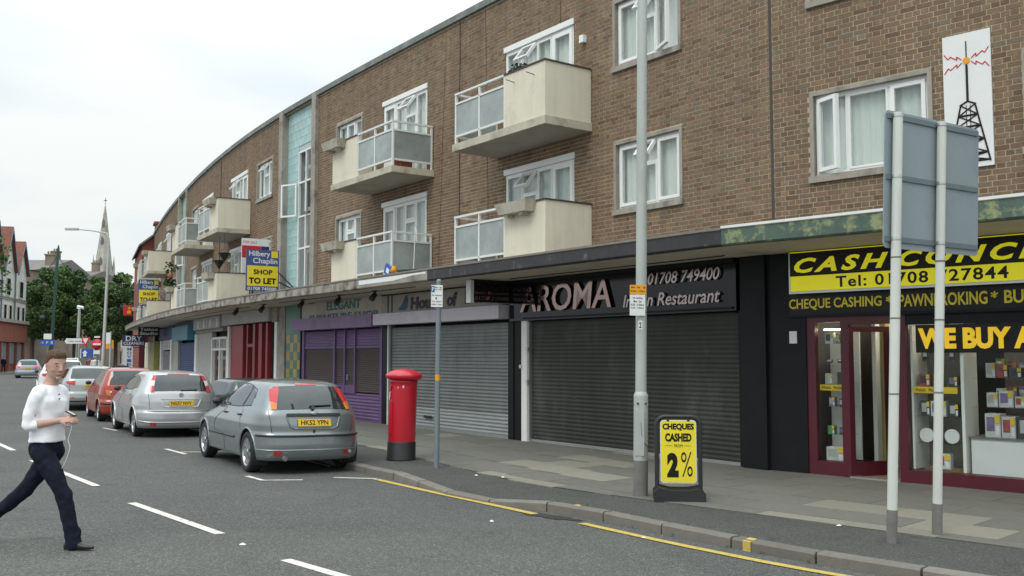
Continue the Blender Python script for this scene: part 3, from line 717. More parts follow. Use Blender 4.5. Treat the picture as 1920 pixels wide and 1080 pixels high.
SMIN, SMAX = -7.2, 53.0
# --- mortar wall with its openings
sb = sorted(set([SMIN, SMAX, 0.0, -.055] + [round(v, 3) for h in HOLES for v in h[:2] if SMIN < v < SMAX] + [float(v) for v in np.arange(-7, 53, .9)]))
zb = sorted(set([3.3, WT] + [v for h in HOLES for v in h[2:] if 3.3 < v < WT]))
mb = MB()
for a, b in zip(sb, sb[1:]):
    for c, d in zip(zb, zb[1:]):
        ms, mz = (a + b) / 2, (c + d) / 2
        if any(h[0] < ms < h[1] and h[2] < mz < h[3] for h in HOLES): continue
        oo = -.005
        p0, p1 = fac(b, oo), fac(a if a != 0 else 1e-6, oo)
        mb.add([(*p0, c), (*p1, c), (*p1, d), (*p0, d)], [(0, 1, 2, 3)])
# reveals of the openings
for (a, b, c, d) in HOLES:
    if b > SMAX: continue
    A, B, A2, B2 = fac(b, -.001), fac(a, -.001), fac(b, -.25), fac(a, -.25)
    mb.add([(*A, c), (*A2, c), (*A2, d), (*A, d)], [(0, 1, 2, 3)]); mb.add([(*B, c), (*B2, c), (*B2, d), (*B, d)], [(3, 2, 1, 0)])
    mb.add([(*A, d), (*A2, d), (*B2, d), (*B, d)], [(0, 1, 2, 3)]); mb.add([(*A, c), (*A2, c), (*B2, c), (*B, c)], [(3, 2, 1, 0)])
# solid back, end wall and roof deck of the terrace
ring = [float(v) for v in np.arange(SMIN, SMAX + .1, 1.5)]
mb.grid([[(*fac(s, 0.0 if z < 9 else -.02), z) for s in reversed(ring)] for z in (9.36, WT)], smooth=False)
mb.grid([[(*fac(s, -9.0), z) for s in ring] for z in (0, WT)], smooth=False)
for s, fl in ((SMAX, 0), (SMIN, 1)):
    mb.add([(*fac(s, -.02), 0), (*fac(s, -9), 0), (*fac(s, -9), WT), (*fac(s, -.02), WT)], [(0, 1, 2, 3) if fl else (3, 2, 1, 0)])
wall = mb.obj('wall', M_['mortar'], terr)
mb = MB(); mb.grid([[(*fac(s, o), 9.3) for s in reversed(ring)] for o in (-.1, -8.9)], smooth=False)
mb.obj('roof', M_['roof'], terr)
# --- brickwork, English bond
FS = np.arange(-8, 56, .02); FX = np.array([fac(float(v)) for v in FS]); FTH = np.array([th(float(v)) for v in FS])
def vfac(s, o):
    x = np.interp(s, FS, FX[:, 0]); y = np.interp(s, FS, FX[:, 1]); t = np.interp(s, FS, FTH)
    return x - np.cos(t) * o, y - np.sin(t) * o
br = []
z = 3.52; row = 0
brr = random.Random(5)
while z + .065 < WT - .02:
    segs = [(SMIN, -.055), (0.005, SMAX)]
    for (a0, b0) in segs:
        fl = a0 > -1       # Flemish bond left of the bend, English bond right of it
        st_, ln = (.3375, .213) if fl else ((.225, .213) if row % 2 == 0 else (.1125, .1005))
        off = (0 if row % 2 == 0 else .16875) if fl else (0 if row % 2 == 0 else .05625)
        blocks = [(h[0], h[1]) for h in HOLES if h[2] - .035 < z + .032 < h[3] + .03 and h[1] > a0 and h[0] < b0]
        free = [(a0, b0)]
        for h in sorted(blocks):
            nf = []
            for (p, q) in free:
                if h[1] <= p or h[0] >= q: nf.append((p, q)); continue
                if h[0] > p: nf.append((p, h[0]))
                if h[1] < q: nf.append((h[1], q))
            free = nf
        for (p, q) in free:
            k0 = int(math.floor((p - off) / st_)) - (1 if fl else 0)
            s = off + k0 * st_
            while s < q:
                for (sa, l_, hd) in (((s, ln, 0), (s + .225, .1005, 1)) if fl else ((s, ln, row % 2),)):
                    u, v = max(sa, p), min(sa + l_, q)
                    if v - u > .03: br.append((u, v, z + brr.uniform(-.0012, .0012), brr.gauss(0, .0007), abs((v - u) - l_) < .001, hd))
                s += st_
    z += .075; row += 1
br = np.array(br, dtype=float)
# the 300 that show largest become single parts
cs = (br[:, 0] + br[:, 1]) / 2; bx, by = vfac(cs, 0); zc = br[:, 2] + .0325
dist = np.sqrt(bx ** 2 + by ** 2 + (zc - 1.8) ** 2)
p_ = math.atan(127 / 1800); cp_, sp_ = math.cos(p_), math.sin(p_)
dd = by * cp_ + (zc - 1.8) * sp_; uu = -by * sp_ + (zc - 1.8) * cp_
px = 960 + 1800 * bx / dd; py = 540 - 1800 * uu / dd
ok = (px > 5) & (px < 1910) & (py > 4) & (py < 1070) & (br[:, 4] > .5) & (br[:, 5] < .5) & (zc > 3.9) & ~((px > 1645) & (px < 1840) & (py > 205)) & ~((px > 1765) & (px < 1870) & (py < 320))
idx = np.where(ok)[0]; idx = idx[np.argsort(dist[idx])][:300]
single = np.zeros(len(br), bool); single[idx] = True
def brick_verts(u, v, z, j):
    out_ = []
    xa, ya = vfac(v, j); xb, yb = vfac(u, j); xc, yc = vfac(u, -.03); xd, yd = vfac(v, -.03)
    return xa, ya, xb, yb, xc, yc, xd, yd
rest = br[~single]
xa, ya, xb, yb, xc, yc, xd, yd = brick_verts(rest[:, 0], rest[:, 1], rest[:, 2], rest[:, 3])
nB = len(rest)
V = np.empty((nB, 8, 3)); Z0 = rest[:, 2]; Z1 = Z0 + .0625
for i, (x, y, zz) in enumerate(((xa, ya, Z0), (xb, yb, Z0), (xc, yc, Z0), (xd, yd, Z0), (xa, ya, Z1), (xb, yb, Z1), (xc, yc, Z1), (xd, yd, Z1))):
    V[:, i, 0] = x; V[:, i, 1] = y; V[:, i, 2] = zz
fc = np.array([(0, 1, 5, 4), (1, 2, 6, 5), (3, 0, 4, 7), (4, 5, 6, 7), (0, 3, 2, 1)])
Fq = (fc[None] + (np.arange(nB) * 8)[:, None, None]).reshape(-1)
me = bpy.data.meshes.new('brickwork'); me.vertices.add(nB * 8); me.vertices.foreach_set('co', V.reshape(-1))
nf = nB * 5; me.loops.add(nf * 4); me.loops.foreach_set('vertex_index', Fq.astype(np.int32)); me.polygons.add(nf)
me.polygons.foreach_set('loop_start', np.arange(0, nf * 4, 4, dtype=np.int32)); me.polygons.foreach_set('loop_total', np.full(nf, 4, dtype=np.int32))
me.materials.append(M_['brick']); me.polygons.foreach_set('use_smooth', np.zeros(nf, dtype=bool)); me.update(); me.validate()
bw = bpy.data.objects.new('brickwork', me); COL.objects.link(bw); bw.parent = terr; bw['kind'] = 'stuff'
sb_ = MB(); sb_.box(-.1065, .1065, 0, .03, 0, .0625); bme = sb_.mesh('brick', M_['brick'])
for i in idx:
    u, v, z, j = br[i, :4]
    o = bpy.data.objects.new('brick', bme); COL.objects.link(o); o.parent = terr; o.matrix_basis = FR(float((u + v) / 2), float(j), float(z))

# --- parapet cap, in lengths
s = SMIN
while s < SMAX - .2:
    e = min(s + 2.44, SMAX)
    if s < 0 < e and e > .05: e = 0.0 if s < -.05 else e
    q = np.linspace(s + .003 if s != 0 else .001, e - .003, 4)
    rows = [[(*fac(float(v), o), z) for (o, z) in ((-.3, 9.55), (.07, 9.55), (.075, 9.40), (.055, 9.40), (-.02, 9.41))] for v in q]
    b = MB(); b.grid(rows, smooth=False)
    for r_, fl in ((rows[0], 0), (rows[-1], 1)): b.add(r_, [tuple(range(5)) if fl else tuple(reversed(range(5)))])
    b.obj('parapet_cap', M_['parapet'], terr)
    s = e if e != 0.0 else 0.001

# --- windows
def upvc(parent, s0, s1, z0, z1, cols, recess=.07, surround=False, lintel=False, curtain=True, seed=0):
    """cols from left to right in the picture: (share, kind)"""
    W = s1 - s0; H = z1 - z0; rr = random.Random(seed)
    Mw = FR((s0 + s1) / 2, 0, z0)
    fr = MB(); x = -W / 2; f_ = .052; y0, y1 = recess, recess + .07
    if surround:
        t_ = .06
        for bx_ in ((-W / 2, -W / 2 + t_, 0, H), (W / 2 - t_, W / 2, 0, H)): fr.box(bx_[0], bx_[1], -.02, .2, bx_[2], bx_[3], 1)
        fr.box(-W / 2 + t_, W / 2 - t_, -.02, .2, H - t_, H, 1); fr.box(-W / 2 - .02, W / 2 + .02, -.05, .2, -.05, t_ * .8, 1)
        X0, X1, Z0_, Z1_ = -W / 2 + t_, W / 2 - t_, t_ * .8, H - t_
    else:
        X0, X1, Z0_, Z1_ = -W / 2 + .004, W / 2 - .004, 0, H - .004
    if lintel:
        fr.box(-W / 2 - .02, W / 2 + .02, -.03, .1, H - .10, H + .015, 0); Z1_ = H - .102
    fr.box(X0, X0 + f_, y0, y1, Z0_, Z1_); fr.box(X1 - f_, X1, y0, y1, Z0_, Z1_)
    fr.box(X0 + f_, X1 - f_, y0, y1, Z1_ - f_, Z1_); fr.box(X0 + f_, X1 - f_, y0, y1, Z0_, Z0_ + f_)
    iw = X1 - X0 - 2 * f_; x = X0 + f_; tot = sum(c[0] for c in cols)
    w_ = fr.obj('window', [M_['upvc'], M_['conc']], parent, Mw)
    zb_, zt_ = Z0_ + f_, Z1_ - f_
    def pane(xa, xb, za, zb2, yy, M=None, sash=.04, nm='sash'):
        sm = MB()
        if sash:
            sm.box(xa, xa + sash, yy - .012, yy + .05, za, zb2); sm.box(xb - sash, xb, yy - .012, yy + .05, za, zb2)
            sm.box(xa + sash, xb - sash, yy - .012, yy + .05, zb2 - sash, zb2); sm.box(xa + sash, xb - sash, yy - .012, yy + .05, za, za + sash)
            sm.obj(nm, M_['upvc'], w_, M)
        g = MB(); g.box(xa + sash, xb - sash, yy + .018, yy + .030, za + sash, zb2 - sash)
        # dark gasket line
        o = g.obj('pane', M_['glass'], w_, M)
        return o
    for ci, (sh, kd) in enumerate(cols):
        xa = x; xb = x + iw * sh / tot; x = xb
        if ci < len(cols) - 1:
            m2 = MB(); m2.box(xb - .022, xb + .022, y0, y1, zb_, zt_); m2.obj('mullion', M_['upvc'], w_); xb -= .022
        if ci > 0: xa += .022
        yy = y0
        if kd == 'f': pane(xa, xb, zb_, zt_, yy, sash=.03)
        elif kd in ('t', 'to'):
            zm = zt_ - .34 * min(zt_ - zb_, 1.25)
            m2 = MB(); m2.box(xa, xb, y0, y1, zm - .025, zm + .025); m2.obj('transom', M_['upvc'], w_)
            pane(xa, xb, zb_, zm - .025, yy, sash=.03)
            if kd == 'to':
                hh = zt_ - zm - .025
                Mt = Matrix.Translation((0, yy - .01, zt_)) @ Matrix.Rotation(R(-38), 4, 'X')
                pane(xa, xb, -hh, 0, -.02, Mt, .045)
            else: pane(xa, xb, zm + .025, zt_, yy, sash=.04)
        elif kd == 'c': pane(xa, xb, zb_, zt_, yy - .02, sash=.055)
        elif kd in ('coL', 'coR'):
            hx = xa if kd == 'coL' else xb; a_ = R(-24) if kd == 'coL' else R(22)
            Mt = Matrix.Translation((hx, yy - .02, 0)) @ Matrix.Rotation(a_, 4, 'Z')
            pane(xa - hx, xb - hx, zb_ + .005, zt_ - .005, -.02, Mt, .055)
        elif kd == 'd':
            zd = zb_ + .55
            m2 = MB(); m2.box(xa, xb, y0 + .01, y1 - .01, zb_, zd); m2.obj('door_panel', M_['upvc'], w_)
            pane(xa, xb, zd, zt_, yy - .01, sash=.08)
    if curtain:
        c = MB(); rows = []
        gaps = rr.choice([0, 0, 1]); nx_ = 44
        for zz in (Z0_ + .03, Z1_ - .03):
            rows.append([(X0 + (X1 - X0) * i / nx_, recess + .115 + .018 * math.sin(i * 1.55 + seed) + .008 * math.sin(i * 4.1), zz) for i in range(nx_ + 1)])
        c.grid(rows); c.obj('net_curtain', M_['net'], w_)
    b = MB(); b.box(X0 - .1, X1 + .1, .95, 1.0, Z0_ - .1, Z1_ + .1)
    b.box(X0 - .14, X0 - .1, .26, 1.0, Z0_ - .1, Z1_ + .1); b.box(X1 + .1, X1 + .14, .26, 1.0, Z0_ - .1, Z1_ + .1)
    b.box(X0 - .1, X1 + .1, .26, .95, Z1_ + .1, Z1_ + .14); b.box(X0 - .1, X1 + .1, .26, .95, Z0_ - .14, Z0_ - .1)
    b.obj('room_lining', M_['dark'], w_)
    return w_
for n_, (a, b, c, d, kd, i, k) in enumerate(OPEN):
    if kd == 'W1': upvc(terr, a, b, c, d, [(1, 'c'), (.75, 'to' if (i == 0) else 't'), (1, 'coL' if k == 1 and i == 0 else 'c')] if i == 0 else [(.8, 'f'), (.9, 'to'), (.7, 'c')], surround=True, seed=n_)
    elif kd == 'BA': upvc(terr, a, b, c, d, [(1, 'f'), (.9, 'to'), (.9, 'f'), (1.15, 'd')], recess=.02, lintel=True, seed=n_)
    elif kd == 'BB': upvc(terr, a, b, c, d, [(1.1, 'd'), (.85, 'f'), (.95, 'to' if k else 't'), (.85, 'f')], recess=.02, lintel=True, seed=n_)
    elif kd == 'W2': upvc(terr, a, b, c, d, [(.9, 'f'), (1, 't' if k == 0 else 'c'), (.8, 'f')], surround=True, seed=n_)
    elif kd == 'CW': upvc(terr, a, b, c, d, [(.85, 'coL'), (1.25, 'f'), (1, 'c')], surround=True, seed=3)
    elif kd == 'CW2': upvc(terr, a, b, c, d, [(.85, 'c'), (1.25, 'f'), (1, 'c')], surround=True, seed=4)

# --- stair towers: pilasters, turquoise tiles, tall window
for ti, (a, b) in enumerate(STAIR):
    for (p, q) in ((a, a + .30), (b - .32, b)):
        m = MB(); Mf = FR((p + q) / 2); m.box(-(q - p) / 2, (q - p) / 2, -.10, .35, 3.3, 9.5, 0, Mf); m.obj('pilaster', M_['conc'], terr)
    W = b - a - .62; Mf = FR((a + .3 + b - .32) / 2, 0, 0)
    wl, wr = -W / 2 + .92, W / 2 - .12          # stair window from .. to, in local x
    m = MB()
    for bx_ in ((-W / 2, wl, 3.3, 9.42), (wr, W / 2, 3.3, 9.42), (wl, wr, 8.06, 9.42)): m.box(bx_[0], bx_[1], .12, .3, bx_[2], bx_[3], 0, Mf)
    m.obj('stair_panel', M_['grout'], terr)
    tm = MB(); tm.box(0, .326, 0, .012, 0, .245); tme = tm.mesh('tile', M_['turq'])
    trn = random.Random(ti)
    z = 3.42; r_ = 0
    while z < 9.38:
        x = -W / 2 + .01 - (.17 if r_ % 2 else 0)
        while x < W / 2 - .05:
            x0 = max(x, -W / 2 + .005); x1 = min(x + .326, W / 2 - .005)
            parts_ = [(x0, x1)]
            if z < 8.06:
                parts_ = []
                if x0 < wl - .03: parts_.append((x0, min(x1, wl - .005)))
                if x1 > wr + .04: parts_.append((max(x0, wr + .005), x1))
            for (u, v) in parts_:
                if v - u < .03: continue
                if ti == 0:
                    o = bpy.data.objects.new('tile', tme); COL.objects.link(o); o.parent = terr
                    o.matrix_basis = Mf @ Matrix.Translation((u, .105 + trn.uniform(-.001, .001), z)) @ Matrix.Diagonal(((v - u) / .326, 1, 1, 1))
                else:
                    tm2 = tm2 if 'tm2' in globals() and tm2 is not None else MB()
                    tm2.box(u, v, .105, .118, z, z + .245, 0, Mf)
            x += .334
        z += .253; r_ += 1
    if ti == 1: o = tm2.obj('tiling', M_['turq'], terr); o['kind'] = 'stuff'
    f = MB(); wz0, wz1 = 3.62, 8.05; f_ = .05; wm = (wl + wr) / 2 - .08
    for (x0, x1) in ((wl, wl + f_), (wr - f_, wr), (wm - .03, wm + .03)): f.box(x0, x1, .10, .17, wz0, wz1)
    for zz in (wz0, 5.02, 6.0, 7.05, wz1 - f_): f.box(wl + f_, wr - f_, .104, .166, zz, zz + f_)
    sw = f.obj('stair_window', M_['upvc'], terr, Mf)
    zz_ = [(wz0 + f_, 5.02), (5.02 + f_, 6.0), (6.0 + f_, 7.05), (7.05 + f_, wz1 - f_)]
    for k, (c, d) in enumerate(zz_):
        if not (k in (2, 3)): g = MB(); g.box(wl + f_, wm - .03, .13, .14, c, d); g.obj('pane', M_['glass'], sw)
        if k != 2: g = MB(); g.box(wm + .03, wr - f_, .13, .14, c, d); g.obj('pane', M_['glass'], sw)
    # casements swung wide open
    cs_ = MB(); wd, hh = .62, 1.02
    cs_.box(0, .05, 0, .05, 0, hh); cs_.box(wd - .05, wd, 0, .05, 0, hh); cs_.box(.05, wd - .05, 0, .05, 0, .05); cs_.box(.05, wd - .05, 0, .05, hh - .05, hh)
    cs_.box(.05, wd - .05, .02, .03, .05, hh - .05, 1)
    for (hx, zz, ang) in ((wl, 6.05, 207), (wm + .03, 6.05, -22)):
        cs_.obj('casement', [M_['upvc'], M_['glass']], sw, Matrix.Translation((hx, .07, zz)) @ Matrix.Rotation(R(ang if ang > 0 else ang), 4, 'Z'))
    rb = MB(); rb.box(wl - .05, wr + .05, .9, .95, 3.4, 8.3); rb.box(wl - .1, wl - .05, .3, .95, 3.4, 8.3); rb.box(wr + .05, wr + .1, .3, .95, 3.4, 8.3)
    rb.obj('stairwell', M_['room'], sw)
    st2 = MB()
    for zz in (3.55, 4.9, 6.2, 7.5): st2.box(wl, wr, .3, .9, zz, zz + .12)
    st2.obj('landing', M_['conc'], sw)

# --- balconies
def balcony(sr, kind, zf, full=True, trough=True, seed=0):
    """sr: right end on the wall. kind A: cream box at the right, railing left; B: the other way round"""
    Ln = 3.02 if kind == 'A' else 3.15
    Mf = FR(sr + Ln / 2, 0, 0); D = 1.1; xr, xl = Ln / 2, -Ln / 2
    top = zf + 1.02; t_ = .07
    sl = MB(); 
    if full:
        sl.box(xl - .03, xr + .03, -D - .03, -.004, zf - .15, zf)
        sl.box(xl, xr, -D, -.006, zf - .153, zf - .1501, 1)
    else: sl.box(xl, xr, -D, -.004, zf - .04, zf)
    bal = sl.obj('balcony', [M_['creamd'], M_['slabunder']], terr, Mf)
    rl = 1.77 if kind == 'A' else 1.78          # railing length
    if kind == 'A': cx0, cx1, rx0, rx1 = xr - (Ln - rl), xr, xl, xr - (Ln - rl)
    else: cx0, cx1, rx0, rx1 = xl, xl + (Ln - rl), xl + (Ln - rl), xr
    if kind == 'A' : cx0 = xr - 1.25; rx1 = cx0
    p = MB(); p.box(cx0, cx1, -D, -D + t_, zf + .002, top)
    if kind == 'A': p.box(cx1 - t_, cx1, -D + t_, -.006, zf + .002, top)
    else: p.box(cx0, cx0 + t_, -D + t_, -.006, zf + .002, top)
    p.obj('parapet_panel', M_['cream'], bal)
    c = MB(); c.box(cx0 - .01, cx1 + .02, -D - .02, -D + t_ + .01, top + .001, top + .03)
    if kind == 'A': c.box(cx1 - t_ - .01, cx1 + .02, -D + t_ + .012, -.008, top + .001, top + .03)
    else: c.box(cx0 - .02, cx0 + t_ + .01, -D + t_ + .012, -.008, top + .001, top + .03)
    c.obj('coping', M_['coping'], bal)
    r_ = MB(); rt = top + .0
    def railbar(x0, y0, x1, y1, z, hw=.022): 
        d = Vector((x1 - x0, y1 - y0)); d.normalize(); n_ = Vector((-d.y, d.x)) * hw
        vs = [(x0 - n_.x, y0 - n_.y, z - .02), (x1 - n_.x, y1 - n_.y, z - .02), (x1 + n_.x, y1 + n_.y, z - .02), (x0 + n_.x, y0 + n_.y, z - .02)]
        r_.hexa(vs + [(a_, b_, z + .02) for a_, b_, _ in vs])
    xs_ = [rx0 + .025, (rx0 + rx1) / 2, rx1 - .025]
    for x in xs_: r_.box(x - .022, x + .022, -D + .01, -D + .054, zf + .002, rt)
    railbar(rx0, -D + .032, rx1, -D + .032, rt + .02, .03); railbar(rx0 + .047, -D + .032, rx1 - .047, -D + .032, zf + .84); railbar(rx0 + .047, -D + .032, rx1 - .047, -D + .032, zf + .16)
    ex = rx0 + .025 if kind == 'A' else rx1 - .025
    r_.box(ex - .02, ex + .02, -.07, -.03, zf + .002, rt); railbar(ex, -D + .06, ex, -.03, rt + .018, .03); railbar(ex, -D + .06, ex, -.072, zf + .838); railbar(ex, -D + .06, ex, -.072, zf + .158)
    r_.obj('railing', M_['rail'], bal)
    for (u, v) in zip(xs_, xs_[1:]):
        g = MB(); g.box(u + .024, v - .024, -D + .028, -D + .038, zf + .182, zf + .818); g.obj('glass_panel', M_['frost'], bal)
    g = MB(); g.box(ex - .005, ex + .005, -D + .062, -.074, zf + .182, zf + .818); g.obj('glass_panel', M_['frost'], bal)
    if trough:
        if kind == 'A': tx0, tx1 = cx0 + .02, cx0 + 1.0
        else: tx0, tx1 = cx0 - .16, cx0 + .78
        tr = MB(); y0, y1 = -D - .26, -D - .002; h = .20; zz = top - .17
        vs = [(tx0 + .07, y0 + .05, zz), (tx1 - .07, y0 + .05, zz), (tx1 - .07, y1, zz), (tx0 + .07, y1, zz), (tx0, y0, zz + h), (tx1, y0, zz + h), (tx1, y1, zz + h), (tx0, y1, zz + h)]
        tr.hexa(vs)
        for q in (.25, .72):
            xx = tx0 + (tx1 - tx0) * q; tr.box(xx - .05, xx + .05, y0 + .09, y1, zz - .055, zz - .001)
        tr.obj('planter_trough', M_['creamd'], bal)
    elif full:
        for q in (.25, .75):
            xx = cx0 + (cx1 - cx0) * q; b_ = MB(); b_.cyl((xx, -D, top - .2), (xx, -D - .2, top - .18), .008, n=6); b_.obj('bracket', M_['plastic'], bal)
    return bal
for i, m0 in enumerate(MOD):
    for k in (0, 1):
        zf = 6.13 if k else 3.575
        if i == 0 or m0 + 7.2 < 53:
            balcony(m0 + 4.10 + (0 if i == 0 else .08), 'A', zf, full=(k == 1), trough=not (i == 0 and k == 1), seed=i)
        if m0 + 12.9 < 53: balcony(m0 + 9.74, 'B', zf, full=(k == 1), seed=i)

# --- dark joints and cables on the wall
for (s, z0, z1, r_, lean) in ((8.62, 3.6, 9.38, .012, 0), (7.45, 3.6, 9.35, .005, .15), (9.5, 3.6, 8.5, .004, -.25), (27.0, 3.6, 9.3, .02, 0), (5.0, 8.3, 9.35, .006, 0)):
    b = MB(); b.tube([(*fac(s + lean * (z - z0) / (z1 - z0) + .01 * math.sin(z * 2), .004), z) for z in np.linspace(z0, z1, 12)], r_, n=6); b.obj('wall_cable', M_['plastic'], terr)
b = MB(); b.add([(*fac(-.058, -.003), 3.55), (*fac(-.0001, -.003), 3.55), (*fac(-.0001, -.003), 9.38), (*fac(-.058, -.003), 9.38)], [(0, 1, 2, 3)]); b.obj('movement_joint', M_['seal'], terr)
b = MB(); b.box(-.06, .06, -.09, -.003, 7.72, 7.86, 0, FR(4.28)); b.obj('wall_lamp', M_['upvc'], terr)

# --- canopy over the shops
CO = 1.62
segs = [(-7.2, -.15, 'edgegreen'), (-.15, 7.3, 'edgedark'), (7.3, 10.4, 'conc'), (10.4, 51.3, 'edgeold')]
ss = [float(v) for v in np.concatenate([np.arange(-7.2, -.01, .6), [-.001, .001], np.arange(.6, 51.4, .6)])]
mb = MB()
mb.grid([[(*fac(s, o), 3.325) for s in ss] for o in (CO - .03, -.3)], mi=0, smooth=False)
mb.grid([[(*fac(s, o), 3.552) for s in reversed(ss)] for o in (CO - .03, 0)], mi=1, smooth=False)
e = 51.3; mb.add([(*fac(e, CO - .03), 3.325), (*fac(e, -.3), 3.325), (*fac(e, -.3), 3.552), (*fac(e, CO - .03), 3.552)], [(0, 1, 2, 3), (3, 2, 1, 0)])
can = mb.obj('canopy', [M_['soffit'], M_['lead']], terr)
ern = random.Random(2)
for (a, b_, mk) in segs:
    q = [a] + [v for v in ss if a < v < b_] + [b_]
    zt = 3.565 if mk != 'edgegreen' else 3.585
    rows = []
    for v in q:
        j = ern.uniform(-.008, .008) if mk in ('edgeold', 'edgegreen') else 0
        rows.append([(*fac(v, o), z) for (o, z) in ((CO - .16, 3.318 - j), (CO - .02, 3.315 - j), (CO, 3.335 - j), (CO + .004, zt - .042), (CO + .022, zt - .034), (CO + .022, zt), (CO - .14, zt + .004))])
    m = MB(); m.grid(rows, smooth=False, mf=lambda i, j: 1 if j >= 3 else 0)
    m.add(rows[0], [tuple(range(7))]); m.add(rows[-1], [tuple(reversed(range(7)))])
    m.obj('canopy_edge', [M_[mk], M_['white'] if mk == 'edgegreen' else M_['lead']], can)
b = MB(); b.grid([[(*fac(s, CO + .007), z) for z in (3.40 if s > 8 else 3.46, 3.50)] for s in (7.35, 7.9, 8.7, 9.5, 10.3)], smooth=False); b.obj('paint_patch', M_['white'], can)
# soffit lights and stub brackets
for s in (12.6, 14.9, 17.9, 10.7, 20.4):
    b = MB(); b.cyl((0, -1.0, 3.325), (0, -1.0, 3.22), .03, n=8); b.cyl((0, -1.0, 3.24), (.06, -1.12, 3.12), .055, .075, n=12); b.box(-.07, .07, -1.05, -.95, 3.30, 3.324)
    b.obj('soffit_light', M_['plastic'], can, FR(s))
b = MB()
for (s0, s1, o0) in ((9.0, 16.9, .9), (.5, 6.0, .5), (19.8, 30, .8)):
    b.tube([(*fac(s, o0), 3.318 - .0 * s) for s in np.linspace(s0, s1, 12)], .012, n=6)
b.obj('conduit', M_['plastic'], can)

# ================================================================ SHOPFRONTS
def shutter(s0, s1, z0, z1, m, pitch=.076, o=0.0, mid=None, name='shutter', parent=None, mlow=None, zlow=None, amp=.012, rail_m='alu'):
    W = s1 - s0; mb_ = MB(); nz_ = int((z1 - z0) / pitch); rows = []; k6 = 5; zs = []
    for i in range(nz_):
        for k in range(k6):
            t = k / k6; rows.append([(x, -amp * (math.sin(math.pi * min(1, t / .82)) if t < .82 else -.25), z0 + (i + t) * pitch) for x in (-W / 2, 0, W / 2)]); zs.append(z0 + (i + t) * pitch)
    mb_.grid(rows, mf=(lambda i, j: 1 if zs[i] < zlow else 0) if zlow else None, smooth=False)
    ms = [m, mlow] if mlow else [m]
    b = MB(); b.box(-W / 2, W / 2, -.02, .012, z0 - .06, z0, len(ms)); mb_.v  # bottom rail joined to the curtain
    n0 = len(mb_.v); mb_.v += b.v; mb_.f += [[n0 + i for i in f] for f in b.f]; mb_.m += b.m; mb_.sm += b.sm
    return mb_.obj(name, ms + [M_[rail_m]], parent, FR((s0 + s1) / 2, o, 0))
def fb(parent, name, s0, s1, z0, z1, o0, o1, m, mi=0):
    """box on the facade between arc lengths s0<s1 and offsets o0<o1 towards the street"""
    W = s1 - s0; b = MB(); b.box(-W / 2, W / 2, -o1, -o0, z0, z1)
    return b.obj(name, m, parent, FR((s0 + s1) / 2, 0, 0))
ZB, ZT = PZ, 3.322

# wall behind all the closed shops and dividing walls
b = MB(); q = [float(v) for v in np.arange(.3, 52.5, 1.2)]
b.grid([[(*fac(s, -.30), z) for s in reversed(q)] for z in (0, 3.32)], smooth=False); b.obj('shop_back_wall', M_['dark'], terr)

# ---- AROMA restaurant: black fascia, dark shutter
aro = thing('restaurant_shopfront', 'black restaurant front with big copper coloured lettering above a dark closed shutter', 'shopfront', FR(3.5, 0, 0))
def rel(root, o):      # keep the world place of a part built with a facade frame under a placed root
    o.matrix_basis = root.matrix_basis.inverted() @ o.matrix_basis; return o
A0, A1 = .62, 6.56
W = A1 - A0; Mf = FR((A0 + A1) / 2, 0, 0)
def xa(s): return (A0 + A1) / 2 - s
b = MB(); b.box(-W / 2, W / 2, -.10, .2, 2.50, ZT); rel(aro, b.obj('fascia', M_['black'], aro, Mf))
b = MB(); b.box(-W / 2 + .5, W / 2 - .06, -.135, -.102, 2.53, 2.56); b.box(-W / 2, W / 2, -.16, -.102, 3.25, 3.318)
rel(aro, b.obj('fascia_trim', M_['blackm'], aro, Mf))
b = MB(); text_add(b, 'AROMA', xa(6.12), xa(3.42), 2.66, 3.18, -.13, .03, 0, None, .12, .012); rel(aro, b.obj('lettering', M_['chrome'], aro, Mf))
b = MB(); text_add(b, '01708 749400', xa(2.50), xa(.90), 3.00, 3.20, -.13, .02, 0, None, .25, .012); rel(aro, b.obj('lettering', M_['silver'], aro, Mf))
b = MB(); text_add(b, 'Indian Restaurant', xa(3.12), xa(.90), 2.64, 2.86, -.13, .02, 0, None, .25, .012); rel(aro, b.obj('lettering', M_['silver'], aro, Mf))
rel(aro, shutter(.66, 6.0, ZB + .06, 2.52, M_['shutd'], o=-.06, parent=aro, amp=.008))
rel(aro, fb(aro, 'side_post', 6.03, 6.21, ZB, 2.5, -.1, .06, M_['white']))
rel(aro, fb(aro, 'guide_rail', 6.0, 6.03, ZB, 2.5, -.1, .02, M_['alu'])); rel(aro, fb(aro, 'guide_rail', .60, .66, ZB, 2.5, -.1, .02, M_['blackm']))
rel(aro, fb(aro, 'side_post', 6.21, 6.5, ZB, 2.5, -.1, .03, M_['blackm']))
for (s, z) in ((6.0, 1.9), (6.0, 1.25), (6.22, 1.55)):
    rel(aro, fb(aro, 'lock', s - .03, s + .03, z, z + .07, .061, .09, M_['alu']))
pj = thing('projecting_sign', 'black box sign projecting from the wall beside the copper lettering, with a white outer edge', 'sign', FR(6.58, 0, 0))
b = MB(); b.box(-.07, .07, -1.02, -.12, 2.87, 3.27); b.obj('sign_box', M_['blk'], pj)
b = MB(); b.box(-.08, .08, -1.10, -1.021, 2.85, 3.30); b.obj('edge_strip', M_['signwhite'], pj)
Ms = Matrix.Translation((.071, 0, 0)) @ Matrix.Rotation(R(90), 4, 'Z')     # text on the face towards the camera
b = MB(); text_add(b, 'AROMA', -.99, -.16, 3.12, 3.24, 0, .004, 0, Ms, .1, .02); b.obj('lettering', M_['chrome'], pj)
